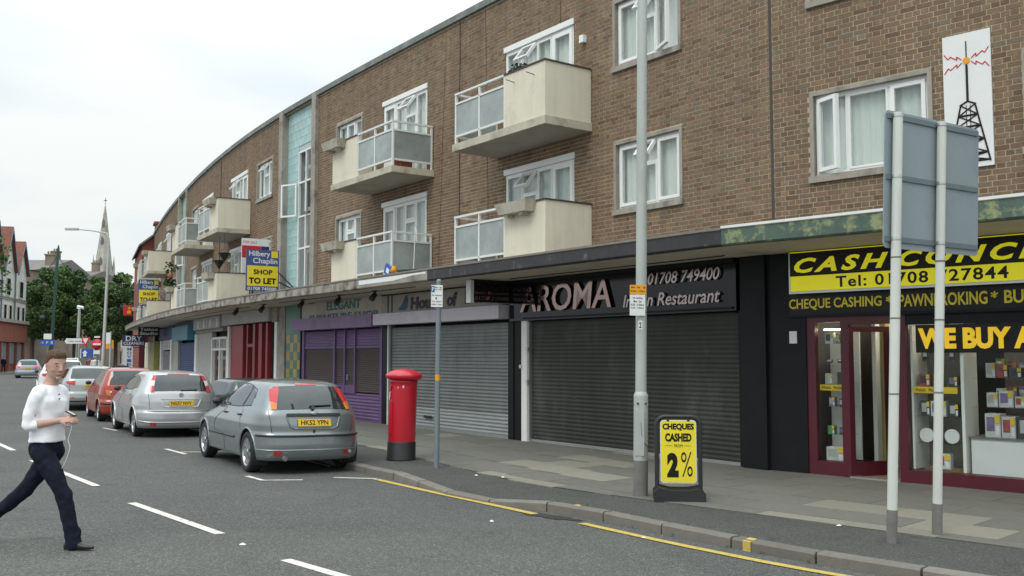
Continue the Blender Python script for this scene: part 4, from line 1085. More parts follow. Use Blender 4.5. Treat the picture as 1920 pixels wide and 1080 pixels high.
b = MB(); text_add(b, 'Indian Restaurant', -.99, -.16, 3.03, 3.09, 0, .004, 0, Ms, .2, .01); text_add(b, '01708 749400', -.99, -.16, 2.91, 2.99, 0, .004, 0, Ms, .2, .01); b.obj('lettering', M_['silver'], pj)
b = MB(); b.box(-.03, .03, -1.0, -.1, 3.271, 3.33); b.obj('bracket', M_['plastic'], pj)

# ---- black pier between the two right hand shops
pier = fb(None, 'black_pier', .08, .55, ZB, ZT, -.25, .10, M_['blackm']); tag(pier, 'tall black painted pier at the bend between the restaurant and the cash shop', 'pillar')
pier2 = MB(); pier2.add([(*fac(.08, .03), ZB), (*fac(-.53, .02), ZB), (*fac(-.53, -.3), ZB), (*fac(.08, -.3), ZB), (*fac(.08, .03), ZT), (*fac(-.53, .02), ZT), (*fac(-.53, -.3), ZT), (*fac(.08, -.3), ZT)], [(0, 3, 2, 1), (4, 5, 6, 7), (0, 1, 5, 4), (1, 2, 6, 5), (2, 3, 7, 6), (3, 0, 4, 7)])
pier2 = tag(pier2.obj('black_wall_panel', M_['blackm']), 'flat black wall panel just left of the maroon glass shop, carrying a small white notice', 'wall')
nt_ = fb(None, 'wall_notice', -.39, -.27, 1.98, 2.16, .021, .03, M_['signwhite']); tag(nt_, 'small white square notice stuck on the black wall left of the glass shop', 'notice')

# ---- house of divine
hod = thing('closed_shopfront', 'grey shutter under a pale lilac roller box and a grey beige signboard with violet lettering', 'shopfront', FR(9.2, 0, 0))
H0, H1 = 6.66, 12.14; Mf = FR((H0 + H1) / 2, 0, 0); W = H1 - H0
def xh(s): return (H0 + H1) / 2 - s
b = MB(); b.box(-W / 2, W / 2, -.04, .2, 2.84, ZT); rel(hod, b.obj('signboard', M_['sand'], hod, Mf))
b = MB(); b.box(-W / 2, 0, -.30, .1, 2.56, 2.838); b.box(.006, W / 2, -.30, .1, 2.56, 2.838); rel(hod, b.obj('roller_box', M_['lilac'], hod, Mf))
b = MB()
for (u, v, z0, z1) in ((-W / 2, W / 2, 3.295, 3.321), (-W / 2, W / 2, 2.842, 2.865), (-W / 2 + .32, -W / 2 + .34, 2.87, 3.29), (-W / 2 + .52, -W / 2 + .54, 2.87, 3.29)): b.box(u, v, -.06, -.042, z0, z1)
rel(hod, b.obj('board_trim', M_['blackm'], hod, Mf))
b = MB(); text_add(b, 'House', xh(10.7), xh(9.28), 2.90, 3.20, -.045, .01, 0, None, .08, .045); text_add(b, 'of', xh(9.05), xh(8.62), 2.91, 3.22, -.045, .01, 0, None, .08, .04); text_add(b, 'Divine', xh(8.3), xh(6.9), 2.93, 3.24, -.045, .01, 0, None, .05, .045)
rel(hod, b.obj('lettering', M_['violet'], hod, Mf))
b = MB(); b.poly([(xh(11.3), 2.93), (xh(11.02), 2.9), (xh(10.86), 2.95), (xh(10.84), 3.12), (xh(10.86), 3.26), (xh(10.95), 3.24), (xh(11.10), 3.05)], -.055, -.042); rel(hod, b.obj('emblem', M_['blueflame'], hod, Mf))
rel(hod, shutter(6.68, 11.72, ZB + .06, 2.57, M_['shutg'], o=-.02, parent=hod, mlow=M_['shutgl'], zlow=.58))
rel(hod, fb(hod, 'guide_rail', 11.72, 11.80, ZB, 2.56, -.1, .03, M_['shutg'])); rel(hod, fb(hod, 'guide_rail', 11.80, 11.84, ZB, 2.56, -.1, .05, M_['white'])); rel(hod, fb(hod, 'side_post', 6.5, 6.68, ZB, 2.5, -.1, .05, M_['blackm']))
b = MB(); b.box(-.17, .17, -.036, -.02, .36, .42); rel(hod, b.obj('shutter_handle', M_['plastic'], hod, FR(9.9, 0, 0)))

# ---- purple shop
pur = thing('closed_shopfront', 'purple shopfront with perforated grille shutter below a dirty signboard reading ELEGANT', 'shopfront', FR(14.7, 0, 0))
P0, P1 = 12.16, 17.3; Mf = FR((P0 + P1) / 2, 0, 0); W = P1 - P0
def xp(s): return (P0 + P1) / 2 - s
b = MB(); b.box(-W / 2, W / 2, -.03, .2, 2.84, ZT); rel(pur, b.obj('signboard', M_['beige'], pur, Mf))
b = MB(); text_add(b, 'ELEGANT', xp(15.5), xp(13.35), 3.06, 3.30, -.035, .006, 0, None, 0, .02); text_add(b, 'FURNITURE SHOP', xp(16.7), xp(12.35), 2.78, 2.97, -.035, .006, 0, None, 0, .02); rel(pur, b.obj('lettering', M_['teal'], pur, Mf))
b = MB()
for (u, v) in ((-W / 2 - .05, -.9), (-.893, .1), (.107, W / 2)): b.box(u, v, -.32, .1, 2.53, 2.852)
rel(pur, b.obj('roller_box', M_['purplel'], pur, Mf))
rel(pur, shutter(P0 + .12, P1 - .12, 2.06, 2.54, M_['purple'], o=-.02, parent=pur, rail_m='purple')); rel(pur, shutter(P0 + .12, P1 - .12, ZB + .06, .84, M_['purple'], o=-.02, parent=pur, pitch=.085, rail_m='purple'))
for (u, v) in ((12.3, 13.68), (13.75, 14.3), (14.38, 14.95), (15.05, 17.1)):
    rows = []; b = MB()
    nn = 22
    for i in range(nn):
        z = .84 + i * (1.22 / nn)
        for k, dy in ((0, 0), (.5, -.012), (.85, .004)): rows.append([(x, dy, z + k * 1.22 / nn) for x in (-(v - u) / 2, 0, (v - u) / 2)])
    b.grid(rows, smooth=False); rel(pur, b.obj('grille', M_['mesh'], pur, FR((u + v) / 2, -.03, 0)))
for (u, v, z0) in ((12.16, 12.28, ZB), (13.68, 13.75, .8), (14.30, 14.38, .8), (14.95, 15.05, .8), (17.12, 17.3, ZB)):
    rel(pur, fb(pur, 'post', u, v, z0, 2.53, -.06, .03, M_['purple']))
b = MB(); b.box(-.63, .63, -.02, .01, .8, 1.02); b.box(-.35, -.22, -.035, -.021, .93, .96, 1); b.box(.2, .24, -.05, -.021, 1.15, 1.3, 2); rel(pur, b.obj('door_rail', [M_['purple'], M_['blackm'], M_['alu']], pur, FR(14.33, 0, 0)))
pv = fb(None, 'shop_pier', 11.86, 12.14, ZB, 2.53, -.2, .02, M_['blackm']); tag(pv, 'narrow dark pier between the purple shop and the grey shutter', 'pillar')

# ---- tiled strip: green panel above green and ochre checker
chk = thing('tiled_wall_panel', 'entrance strip of green and ochre checker tiles below a plain green panel', 'wall panel', FR(18.0, 0, 0))
b = MB(); b.box(-.62, .62, -.03, .1, 2.45, ZT); b.obj('panel', M_['greenp'], chk)
b = MB(); b.box(-.62, .62, -.005, .1, ZB, 2.449); b.obj('backing', M_['grout'], chk)
tl = MB(); tl.box(0, .292, -.012, 0, 0, .262); t1 = tl.mesh('tile', M_['tilego']); t2 = tl.mesh('tile', M_['tilegr'])
for i in range(4):
    for j in range(9):
        hz = (i + j) % 2
        o = bpy.data.objects.new('tile', t1 if hz == 0 else t2); COL.objects.link(o); o.parent = chk; o.matrix_basis = Matrix.Translation((-.6 + i * .302, -.006, .12 + j * .258))@Matrix.Diagonal((1, 1, .96, 1))
pr_ = fb(None, 'shop_pier', 17.32, 17.38, ZB, ZT, -.2, .06, M_['blackm']); tag(pr_, 'thin dark upright between the purple shop and the tiled strip', 'pillar')
pr_ = fb(None, 'concrete_pier', 18.68, 19.22, ZB, ZT, -.2, .05, M_['conc']); tag(pr_, 'stained pale concrete pier between the tiled strip and the red shop', 'pillar')

# ---- red shop
ORD0 = ['first', 'second', 'third', 'fourth']
red = thing('red_shopfront', 'red painted shopfront with glazed doors under a plain pale grey fascia board', 'shopfront', FR(22, 0, 0))
rf = lambda nm, *a: rel(red, fb(red, nm, *a))
rf('fascia', 19.75, 25.5, 2.90, 3.31, -.1, .16, M_['lgrey']); rf('fascia_trim', 19.25, 19.74, 2.86, 3.31, -.1, .10, M_['conc'])
for s in (19.3, 24.85): rf('white_post', s, s + .22, ZB, 2.86, -.1, .08, M_['white'])
for (u, v, dp) in ((23.2, 24.83, .0), (20.35, 20.55, .02), (20.95, 21.3, .02), (21.7, 21.95, .02), (22.6, 22.75, .0)): rf('red_panel', u, v, ZB, 2.86, -.12, dp, M_['redshop'])
rf('red_panel', 21.95, 22.6, ZB, .9, -.12, -.03, M_['redshop']); rf('transom', 21.95, 22.6, 2.1, 2.2, -.12, .0, M_['redshop']); rf('transom', 19.52, 20.35, ZB, .45, -.12, .0, M_['redshop'])
for (u, v, c, d) in ((19.52, 20.35, .46, 2.85), (20.55, 20.95, .2, 2.85), (21.3, 21.7, .2, 2.85), (21.95, 22.6, .91, 2.09), (22.75, 23.2, .2, 2.85)): rf('pane', u, v, c, d, -.10, -.09, M_['shopglass'])
for i in range(4):
    g = fb(None, 'window_goods', 19.62 + i * .18, 19.76 + i * .18, .6 + .55 * (i % 3), .9 + .55 * (i % 3), -.28, -.16, M_['cardboard'] if i % 2 else M_['goodsred']); tag(g, ['white', 'red', 'white', 'red'][1 - i % 2] + f' carton, {ORD0[i]} from the right in the window of the red shop', 'box', 'cartons in the red shop window')

# ---- white shop
wh = thing('white_shopfront', 'white framed shopfront with small top panes beside the red shop', 'shopfront', FR(28, 0, 0))
wf = lambda nm, *a: rel(wh, fb(wh, nm, *a))
wf('fascia', 25.75, 31.0, 2.85, 3.30, -.1, .2, M_['lgrey']); wf('fascia_trim', 25.75, 31.3, 2.72, 2.84, -.1, .06, M_['conc'])
for i in range(7): wf('fascia_board', 26.1 + i * .62, 26.35 + i * .62, 2.9, 3.2, .201, .215, M_['agentwhite'] if i % 2 == 0 else M_['pole'])
wf('white_post', 31.0, 31.5, ZB, 2.7, -.1, .08, M_['white']); wf('side_wall', 28.2, 31.0, ZB, 2.72, -.2, -.02, M_['lgrey'])
for s in (25.3, 26.5, 27.9): wf('window_post', s, s + .16, ZB, 2.45, -.1, .03, M_['white'])
for z in (2.0, 2.42, .5): wf('transom', 25.46, 27.9, z, z + .09, -.1, .02, M_['white'])
for i in range(3): wf('glazing_bar', 25.9 + i * .62, 25.96 + i * .62, 2.1, 2.41, -.1, .01, M_['white'])
wf('pane', 25.46, 27.9, .6, 2.0, -.09, -.08, M_['shopglass']); wf('pane', 25.46, 27.9, 2.1, 2.41, -.09, -.08, M_['shopglass']); wf('stall_riser', 25.46, 27.9, ZB, .5, -.1, -.02, M_['white'])
for i in range(3): wf('shelf_band', 25.5, 27.8, .85 + .4 * i, .98 + .4 * i, -.25, -.16, M_['goodsred'] if i < 2 else M_['cardboard'])

# ---- blue shop
bs = thing('blue_shopfront', 'dark blue closed shutter below a projecting light blue fascia box', 'shopfront', FR(34, 0, 0))
bf = lambda nm, *a: rel(bs, fb(bs, nm, *a))
bf('fascia', 31.6, 36.6, 2.48, 3.10, -.1, .35, M_['lblue']); bf('upper_board', 31.6, 37.6, 3.11, 3.315, -.1, .1, M_['navy']); bf('white_post', 36.65, 36.95, ZB, 2.9, -.1, .06, M_['lgrey'])
rel(bs, shutter(31.6, 36.6, ZB + .06, 2.47, M_['bluedoor'], o=-.05, parent=bs, pitch=.09))
# ---- navy shop
ns = thing('navy_shopfront', 'narrow shop with navy fascia, white blind and grey shutter between white posts', 'shopfront', FR(41, 0, 0))
nf_ = lambda nm, *a: rel(ns, fb(ns, nm, *a))
nf_('fascia', 38.2, 45.5, 2.62, 3.25, -.1, .1, M_['navy']); nf_('side_wall', 37.0, 38.9, ZB, 2.6, -.2, .0, M_['sand']); nf_('blind', 39.8, 44.2, 2.1, 2.6, -.1, .05, M_['lgrey'])
nf_('white_post', 39.1, 39.7, ZB, 2.6, -.1, .08, M_['white']); nf_('white_post', 44.3, 45.0, ZB, 2.6, -.1, .08, M_['white'])
rel(ns, shutter(39.7, 44.3, ZB + .06, 2.1, M_['shutg'], o=-.05, parent=ns, pitch=.1))
# ---- last shop at the corner: dark front, yellow column, cream wall
ls = thing('corner_shopfront', 'dark shop at the far end with a yellow column and a pale side wall', 'shopfront', FR(48, 0, 0))
lf = lambda nm, *a: rel(ls, fb(ls, nm, *a))
lf('yellow_column', 45.8, 46.3, ZB, 3.0, .0, .35, M_['ypost']); lf('fascia', 45.6, 50.9, 2.6, 3.3, -.1, .3, M_['blk']); lf('dark_window', 47.3, 49.5, ZB, 2.6, -.2, -.05, M_['goodsblk']); lf('cream_wall', 49.5, 52.9, ZB, 2.6, -.2, .4, M_['cream'])

# hanging signs near the far end
def hang_sign(name, label, s, o0, o1, z0, z1, m, rows, tm, th_=.08):
    t = thing(name, label, 'sign', FR(s, 0, 0)); b = MB(); b.box(-th_ / 2, th_ / 2, -o1, -o0, z0, z1); b.obj('board', m, t)
    Mq = Matrix.Translation((th_ / 2 + .001, 0, 0)) @ Matrix.Rotation(R(90), 4, 'Z'); b = MB()
    for (tx, a, c, d, e) in rows: text_add(b, tx, -o1 + a * (o1 - o0), -o1 + c * (o1 - o0), z0 + d * (z1 - z0), z0 + e * (z1 - z0), 0, .004, 0, Mq, 0, .02)
    b.obj('lettering', tm, t)
    b = MB(); b.box(-.02, .02, -o0 - .05, 0, z1 - .08, z1 - .04); b.obj('bracket', M_['plastic'], t); return t
hang_sign('tattoo_sign', 'dark hanging sign reading Tattoo Studio under the far end of the canopy', 43.0, .3, 1.35, 2.85, 3.31, M_['blk'], [('Tattoo', .08, .92, .55, .92), ('Studio', .08, .92, .1, .46)], M_['agentwhite'])
hang_sign('dry_cleaners_sign', 'dark green hanging sign reading DRY CLEANERS near the corner column', 46.5, .75, 1.95, 2.35, 2.95, M_['navy'], [('DRY', .15, .85, .45, .92), ('CLEANERS', .06, .94, .1, .38)], M_['agentwhite'])
t = hang_sign('vertical_banner', 'narrow white vertical banner with blue and red letters at the far corner', 51.5, 1.15, 1.55, .9, 2.35, M_['agentwhite'], [(c, .2, .8, .84 - i * .16, .96 - i * .16) for i, c in enumerate('MOVIES')], M_['signblue'])

# ================================================================ CASH SHOP (right)
csh = thing('cash_shopfront', 'cash shop with a yellow and black fascia above maroon framed glass', 'shopfront', FR(-2, 0, 0))
Mi = csh.matrix_basis.copy(); cx = lambda s: -2 - s          # local x of arc length s (s negative to the right)
def cb(nm, s0, s1, z0, z1, o0, o1, m):
    b = MB(); b.box(cx(s1), cx(s0), -o1, -o0, z0, z1); return b.obj(nm, m, csh)
E_ = -6.9
cb('fascia_backboard', E_, -.29, 2.40, 3.321, -.2, .03, M_['blk'])
cb('light_box', E_, -.355, 2.715, 3.315, .031, .15, M_['blk'])
cb('yellow_band', E_, -.375, 2.735, 2.955, .151, .157, M_['yel'])
b = MB(); b.box(cx(-.375), cx(E_), -.165, -.151, 2.70, 2.73); b.box(cx(-.355), cx(-.375), -.165, -.151, 2.70, 3.315); b.obj('box_frame', M_['alu'], csh)
cb('yellow_trim', E_, -.36, 3.298, 3.31, .151, .16, M_['yel'])
b = MB(); text_add(b, 'CASH', cx(-.44), cx(-1.84), 3.00, 3.215, -.152, .008, 0, None, .32, .035, 1.35)
text_add(b, 'CONCEPTS', cx(-1.98), cx(-4.62), 3.00, 3.215, -.152, .008, 0, None, .32, .035, 1.35)
# slab feet so that the italic letters read as a slab face
def slab(txt, s0, s1):
    n = len(txt); w = (s0 - s1) / n
    for i, ch in enumerate(txt):
        a = cx(s0) + w * i
        feet = {'A': (.12, .72), 'H': (.14, .68), 'N': (.14, .68), 'P': (.14,), 'T': (.4,), 'E': ()}.get(ch, ())
        for f in feet: b.box(a + (f - .11) * w, a + (f + .17) * w, -.160, -.152, 2.985, 3.02)
b.obj('lettering', M_['yel'], csh)
b = MB(); text_add(b, 'Tel: 01708 727844', cx(-1.08), cx(-3.36), 2.765, 2.925, -.158, .004, 0, None, 0, .02, 1.15); b.obj('lettering', M_['blk'], csh)
b = MB(); text_add(b, 'CHEQUE CASHING', cx(-.28), cx(-1.68), 2.46, 2.63, -.031, .006, 0, None, 0, .02); text_add(b, '*', cx(-1.74), cx(-1.84), 2.53, 2.62, -.031, .006, 0, None, 0, .02)
text_add(b, 'PAWNBROKING', cx(-1.92), cx(-3.06), 2.46, 2.63, -.031, .006, 0, None, 0, .02); text_add(b, '*', cx(-3.10), cx(-3.19), 2.53, 2.62, -.031, .006, 0, None, 0, .02); text_add(b, 'BUYING & SELLING', cx(-3.26), cx(-4.9), 2.46, 2.63, -.031, .006, 0, None, 0, .02)
b.obj('lettering', M_['yeld'], csh)
cb('fascia_sill', E_, -.26, 2.36, 2.398, -.2, .06, M_['blackm'])
# maroon frames
for (u, v, c, d) in ((-.66, -.53, ZB, 2.36), (-1.17, -1.05, ZB, 2.36), (-1.98, -1.86, ZB, 2.36), (-1.05, -.66, ZB, .30), (E_, -1.98, ZB, .27), (-1.86, -1.17, 2.24, 2.36), (-1.05, -.66, 2.28, 2.36), (-4.4, -4.3, .27, 2.36)):
    cb('window_frame', u, v, c, d, -.10, .0, M_['maroon'])
cb('window_head', E_, -1.98, 2.22, 2.36, -.10, -.01, M_['blackm'])
cb('pane', -1.05, -.66, .30, 2.28, -.055, -.045, M_['shopglass']); cb('pane', -4.3, -1.98, .27, 2.22, -.055, -.045, M_['shopglass']); cb('pane', E_, -4.4, .27, 2.22, -.055, -.045, M_['shopglass'])
# the door, standing open inwards (hinged on the left)
dr = MB(); dw, dz0, dz1 = .68, ZB + .02, 2.22
for (x0, x1, c, d) in ((0, .07, dz0, dz1), (dw - .07, dw, dz0, dz1), (.07, dw - .07, dz0, dz0 + .2), (.07, dw - .07, dz1 - .08, dz1)): dr.box(x0, x1, 0, .045, c, d)
dr.box(.07, dw - .07, .018, .026, dz0 + .2, dz1 - .08, 1)
dr.obj('door', [M_['maroon'], M_['shopglass']], csh, Matrix.Translation((cx(-1.17), .02, 0)) @ Matrix.Rotation(R(62), 4, 'Z'))
cb('door_step', -1.86, -1.17, ZB, ZB + .03, -.12, .05, M_['alu'])
# interior
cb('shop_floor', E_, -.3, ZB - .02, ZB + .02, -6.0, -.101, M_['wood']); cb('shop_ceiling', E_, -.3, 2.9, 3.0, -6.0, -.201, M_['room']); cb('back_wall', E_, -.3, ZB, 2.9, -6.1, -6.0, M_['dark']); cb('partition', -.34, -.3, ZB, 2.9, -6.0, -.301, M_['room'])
cb('inner_partition', -1.20, -1.14, ZB, 2.36, -2.6, -.80, M_['white']); cb('inner_wall', -1.95, -1.90, ZB, 2.36, -2.2, -.101, M_['lgrey']); cb('yellow_jamb', -1.28, -1.205, ZB, 2.3, -1.1, -.95, M_['ypost'])
cb('display_back', -1.05, -.60, ZB + .2, 2.2, -.62, -.58, M_['white']); cb('counter', -3.4, -2.2, ZB, 1.15, -4.2, -3.6, M_['room'])
cb('low_cabinet', E_, -2.72, .27, .72, -.85, -.20, M_['agentwhite']); cb('cabinet_top', E_, -2.70, .721, .745, -.87, -.18, M_['shutg'])
for z in (.66, 1.06, 1.38, 1.68, 1.96): cb('glass_shelf', -1.04, -.67, z, z + .015, -.56, -.11, M_['shopglass'])
for z in (.62, .98, 1.38, 1.72, 1.98): cb('glass_shelf', -2.60, -2.02, z, z + .015, -.56, -.11, M_['shopglass'])
for z in (1.12, 1.5, 1.9): cb('glass_shelf', E_, -2.72, z, z + .015, -.80, -.25, M_['shopglass'])
cb('cabinet_side', -2.68, -2.64, .28, 2.2, -.6, -.12, M_['white']); cb('cabinet_side', -2.02, -1.99, .28, 2.2, -.6, -.12, M_['white']); cb('display_back', -2.64, -2.02, .28, 2.2, -.62, -.60, M_['room'])
cb('display_back', -3.95, -2.72, .75, 2.2, -1.6, -1.56, M_['goodsblk'])
for z, (u, v) in ((1.30, (-1.04, -.67)), (1.30, (-2.60, -2.02))):
    cb('shelf_strip', u, v, z, z + .085, -.115, -.10, M_['tag'])
    b = MB(); text_add(b, 'Mobile', cx(v) + .04, cx(v) + .17, z + .02, z + .065, -(-.10) - .0, .003, 0); text_add(b, 'Mobile', cx(v) + .21, cx(v) + .34, z + .02, z + .065, .10, .003, 0); b.obj('lettering', M_['blk'], csh)
b = MB(); text_add(b, 'WE BUY AND SELL', cx(-2.14), cx(-4.7), 1.89, 2.17, .03, .006, 0, None, 0, .05); b.obj('lettering', M_['neon'], csh)
b = MB(); b.box(cx(-2.1), cx(-4.75), .042, .044, 1.84, 2.215); b.obj('lettering_backing', M_['blk'], csh)
for s in (-2.42, -2.75, -3.05, -3.4):
    b = MB(); b.lathe([(.001, 2.205), (.035, 2.205), (.045, 2.215), (.03, 2.235)], 10, M=Matrix.Translation((cx(s), .35, .03))); b.obj('spot_lamp', M_['lamp'], csh)
b = MB(); b.box(cx(-.70), cx(-1.0), .2, .24, 2.17, 2.19); b.obj('tube_lamp', M_['shopper'], csh)
b = MB(); b.box(cx(-2.3), cx(-3.9), 2.2, 2.3, 2.8, 2.85); b.obj('ceiling_lamp', M_['shopper'], csh)
b = MB(); b.box(cx(-1.5), cx(-4.2), .9, 1.25, 2.84, 2.89); b.obj('ceiling_lamp', M_['shopper'], csh)
for nl, (x, z, w_, h_) in zip(('tall pale notice', 'small middle notice', 'low tall notice', 'top wide notice'), ((-1.45, 1.75, .12, .28), (-1.58, 1.5, .1, .12), (-1.62, 1.1, .1, .3), (-1.5, 2.0, .16, .12))):
    g = MB(); g.box(cx(x), cx(x) + w_, 1.9, 1.93, z, z + h_); g.box(cx(x) + .02, cx(x) + w_ - .02, 1.89, 1.899, z + h_ * .5, z + h_ * .8, 1)
    o = g.obj('wall_poster', [M_['agentwhite'], M_['pole']], None, Mi); tag(o, nl + ' on the dark wall inside the open doorway of the cash shop', 'notice', 'notices inside the doorway')
# goods on the shelves
grn = random.Random(8)
def goods(s, z, dy, kind, w_, h_, d_, lab, grp):
    b = MB(); x = cx(s)
    if kind == 'plate':
        b.cyl((x, dy - .01, z + h_ / 2), (x, dy + .01, z + h_ / 2), h_ / 2, n=24, mi=0); b.box(x - .03, x + .03, dy + .011, dy + .05, z, z + .03, 1); mats = [M_['agentwhite'], M_['plastic']]
    elif kind == 'phone':
        b.box(x - w_ / 2, x + w_ / 2, dy - .01, dy + .01, z, z + h_); b.box(x - w_ * .36, x + w_ * .36, dy - .013, dy - .0101, z + h_ * .45, z + h_ * .88, 1); b.box(x - w_ * .36, x + w_ * .36, dy - .013, dy - .0101, z + h_ * .1, z + h_ * .36, 2); mats = [M_['goodsblk'], M_['alu'], M_['plastic']]
    else:
        col_ = {'box': 'cardboard', 'dark': 'goodsblk', 'green': 'goodsgreen', 'violet': 'goodsviolet', 'red': 'goodsred'}[kind]
        b.box(x - w_ / 2, x + w_ / 2, dy - d_ / 2, dy + d_ / 2, z, z + h_)
        b.box(x - w_ * .4, x + w_ * .12, dy - d_ / 2 - .002, dy - d_ / 2 - .0005, z + h_ * .25, z + h_ * .85, 1)
        b.box(x + w_ * .2, x + w_ * .42, dy - d_ / 2 - .002, dy - d_ / 2 - .0005, z + h_ * .1, z + h_ * .5, 2)
        b.box(x + w_ * .16, x + w_ * .46, dy - d_ / 2 - .012, dy - d_ / 2 - .006, z + h_ * .6, z + h_ * .95, 3)
        mats = [M_[col_], M_[grn.choice(['goodsblk', 'pole', 'goodsgreen', 'goodsviolet', 'goodsred', 'alu'])], M_['agentwhite'], M_['tag']]
    o = b.obj('packaged_goods' if kind not in ('plate', 'phone') else ('display_plate' if kind == 'plate' else 'mobile_phone'), mats, None, Mi); tag(o, lab, 'box' if kind not in ('plate', 'phone') else ('plate' if kind == 'plate' else 'phone'), grp)
goods(-.86, .30, .25, 'box', .27, .19, .2, 'white carton with yellow tag at the bottom of the narrow left window', None)
KW = dict(box='white carton', dark='dark boxed item', green='green boxed item', violet='violet boxed item', red='red boxed item', phone='dark mobile phone', plate='round plate')
ORD = ['first', 'second', 'third', 'fourth', 'fifth', 'sixth', 'seventh', 'eighth', 'ninth', 'tenth', 'eleventh', 'twelfth', 'thirteenth', 'fourteenth', 'fifteenth', 'sixteenth', 'seventeenth', 'eighteenth']
_cnt = {}
def gl(k, s, z, where, zs, i=0, order=None):
    sh = ['bottom', 'lowest glass', 'second glass', 'third glass', 'fourth glass', 'top glass'][min(range(len(zs)), key=lambda q: abs(zs[q] - z))]
    c = _cnt.get((where, sh), 0); _cnt[(where, sh)] = c + 1
    return f'{KW[k]}, {ORD[c]} from left, {sh} shelf {where}'
nar_z = [.30, .675, 1.075, 1.395, 1.695, 1.975]; tal_z = [.30, .64, .995, 1.395, 1.735, 2.0]
for i, (s, z, k, w_, h_) in enumerate(((-.80, .675, 'green', .1, .12), (-.97, .675, 'dark', .09, .1), (-.82, 1.075, 'violet', .09, .13), (-.98, 1.075, 'dark', .1, .11), (-.78, 1.395, 'box', .11, .15), (-.97, 1.395, 'dark', .12, .17), (-.78, 1.695, 'phone', .09, .05), (-.95, 1.695, 'phone', .09, .06), (-.80, 1.975, 'box', .13, .16), (-.93, 1.975, 'green', .06, .14), (-1.0, 1.975, 'box', .05, .13))):
    goods(s, z, .2, k, w_, h_, .08, gl(k, s, z, 'of the narrow left window', nar_z, i), 'items on the shelves of the narrow window')
for i, (s, z, k, w_, h_) in enumerate(((-2.12, 1.0, 'plate', .2, .0), (-2.42, 1.0, 'plate', .2, .0))):
    pass
goods(-2.15, .64, .2, 'plate', .2, .19, .02, 'left of two round pale plates standing on a shelf of the window cabinet', None)
goods(-2.48, .64, .2, 'plate', .2, .19, .02, 'right of two round pale plates standing on a shelf of the window cabinet', None)
for i, (s, z, k, w_, h_) in enumerate(((-2.35, .30, 'box', .22, .2), (-2.15, .995, 'dark', .12, .2), (-2.32, .995, 'box', .2, .2), (-2.52, .995, 'dark', .12, .17), (-2.15, 1.395, 'red', .14, .16), (-2.33, 1.395, 'green', .12, .15), (-2.52, 1.395, 'dark', .12, .13), (-2.15, 1.735, 'phone', .07, .12), (-2.32, 1.735, 'phone', .07, .12), (-2.5, 1.735, 'phone', .07, .12), (-2.3, .64, 'dark', .08, .14))):
    goods(s, z, .22, k, w_, h_, .09, gl(k, s, z, 'of the tall cabinet', tal_z, i), 'items on the shelves of the tall cabinet')
x = -2.86
while x > -4.25:
    w_ = grn.uniform(.13, .28); k_ = grn.choice(['box', 'box', 'box', 'dark']); c_ = _cnt.get('cab', 0); _cnt['cab'] = c_ + 1; goods(x - w_ / 2, .746, .42, k_, w_, grn.uniform(.16, .32), .22, f'{KW[k_]}, {ORD[c_]} from left on top of the white window cabinet', 'cartons on the white window cabinet'); x -= w_ + grn.uniform(.01, .05)
for z, ks in ((1.136, ['box', 'box', 'green', 'box', 'green']), (1.516, ['dark', 'box', 'box', 'red', 'box']), (1.916, ['box', 'dark'])):
    x = -2.85
    while x > -4.25:
        w_ = grn.uniform(.07, .19); k_ = grn.choice(ks); goods(x - w_ / 2, z, .5, k_, w_, grn.uniform(.12, .24), .14, gl(k_, x, z, 'in the wide window', [9, 1.136, 1.516, 1.916]).replace('third glass', 'top glass'), 'boxed items on the upper shelves of the wide window'); x -= w_ + grn.uniform(.01, .05)

for z, nm_ in ((1.136, 'lower'), (1.516, 'middle'), (1.916, 'upper')):
    x = -2.9; c_ = 0
    while x > -4.2:
        w_ = grn.uniform(.08, .2); k_ = grn.choice(['box', 'green', 'box', 'violet', 'red']); goods(x - w_ / 2, z, .69, k_, w_, grn.uniform(.14, .28), .08, f'{KW[k_]}, {ORD[c_]} from left, back row of the {nm_} shelf in the wide window', 'boxed items on the upper shelves of the wide window'); x -= w_ + grn.uniform(.0, .06); c_ += 1
# ---- radio mast poster on the wall
pm = thing('wall_poster', 'tall white panel on the brick wall showing a black radio mast with red flashes', 'poster', FR(-2.90, 0, 0))
b = MB(); b.box(-.30, .30, -.035, -.006, 4.24, 6.03); b.obj('board', M_['signwhite'], pm)
b = MB()
def bar(x0, z0, x1, z1, w_=.012, mi=0):
    b.cyl((x0, -.037, z0), (x1, -.037, z1), w_, n=5, mi=mi)
bar(0, 5.92, 0, 5.14, .008); bar(0, 5.6, 0, 5.12, .016); bar(-.10, 5.07, 0, 5.12); bar(0, 5.12, .10, 5.07); bar(-.09, 5.07, -.26, 4.30, .012); bar(.09, 5.07, .26, 4.30, .012); bar(-.02, 5.07, -.02, 4.3, .005); bar(.03, 5.07, .03, 4.3, .005)
lv = [5.07, 4.93, 4.78, 4.60, 4.42, 4.32]
for z0, z1 in zip(lv, lv[1:]):
    a0 = .09 + (5.07 - z0) * .22; a1 = .09 + (5.07 - z1) * .22
    bar(-a1, z1, a1, z1, .014); bar(-a0, z0, a1, z1, .010); bar(a0, z0, -a1, z1, .010)
b.obj('mast_print', M_['blk'], pm)
b = MB(); b.cyl((0, -.045, 5.66), (0, -.036, 5.66), .045, n=20); b.obj('lamp_print', M_['orange'], pm)
b = MB()
for sx in (-1, 1):
    for sz in (-1, 1):
        pts = [(sx * .06, 5.66 + sz * .02), (sx * .12, 5.66 + sz * .075), (sx * .12, 5.66 + sz * .03), (sx * .2, 5.66 + sz * .09), (sx * .23, 5.66 + sz * .06), (sx * .28, 5.66 + sz * .13)]
        for p, q in zip(pts, pts[1:]): b.cyl((p[0], -.037, p[1]), (q[0], -.037, q[1]), .007, n=5)
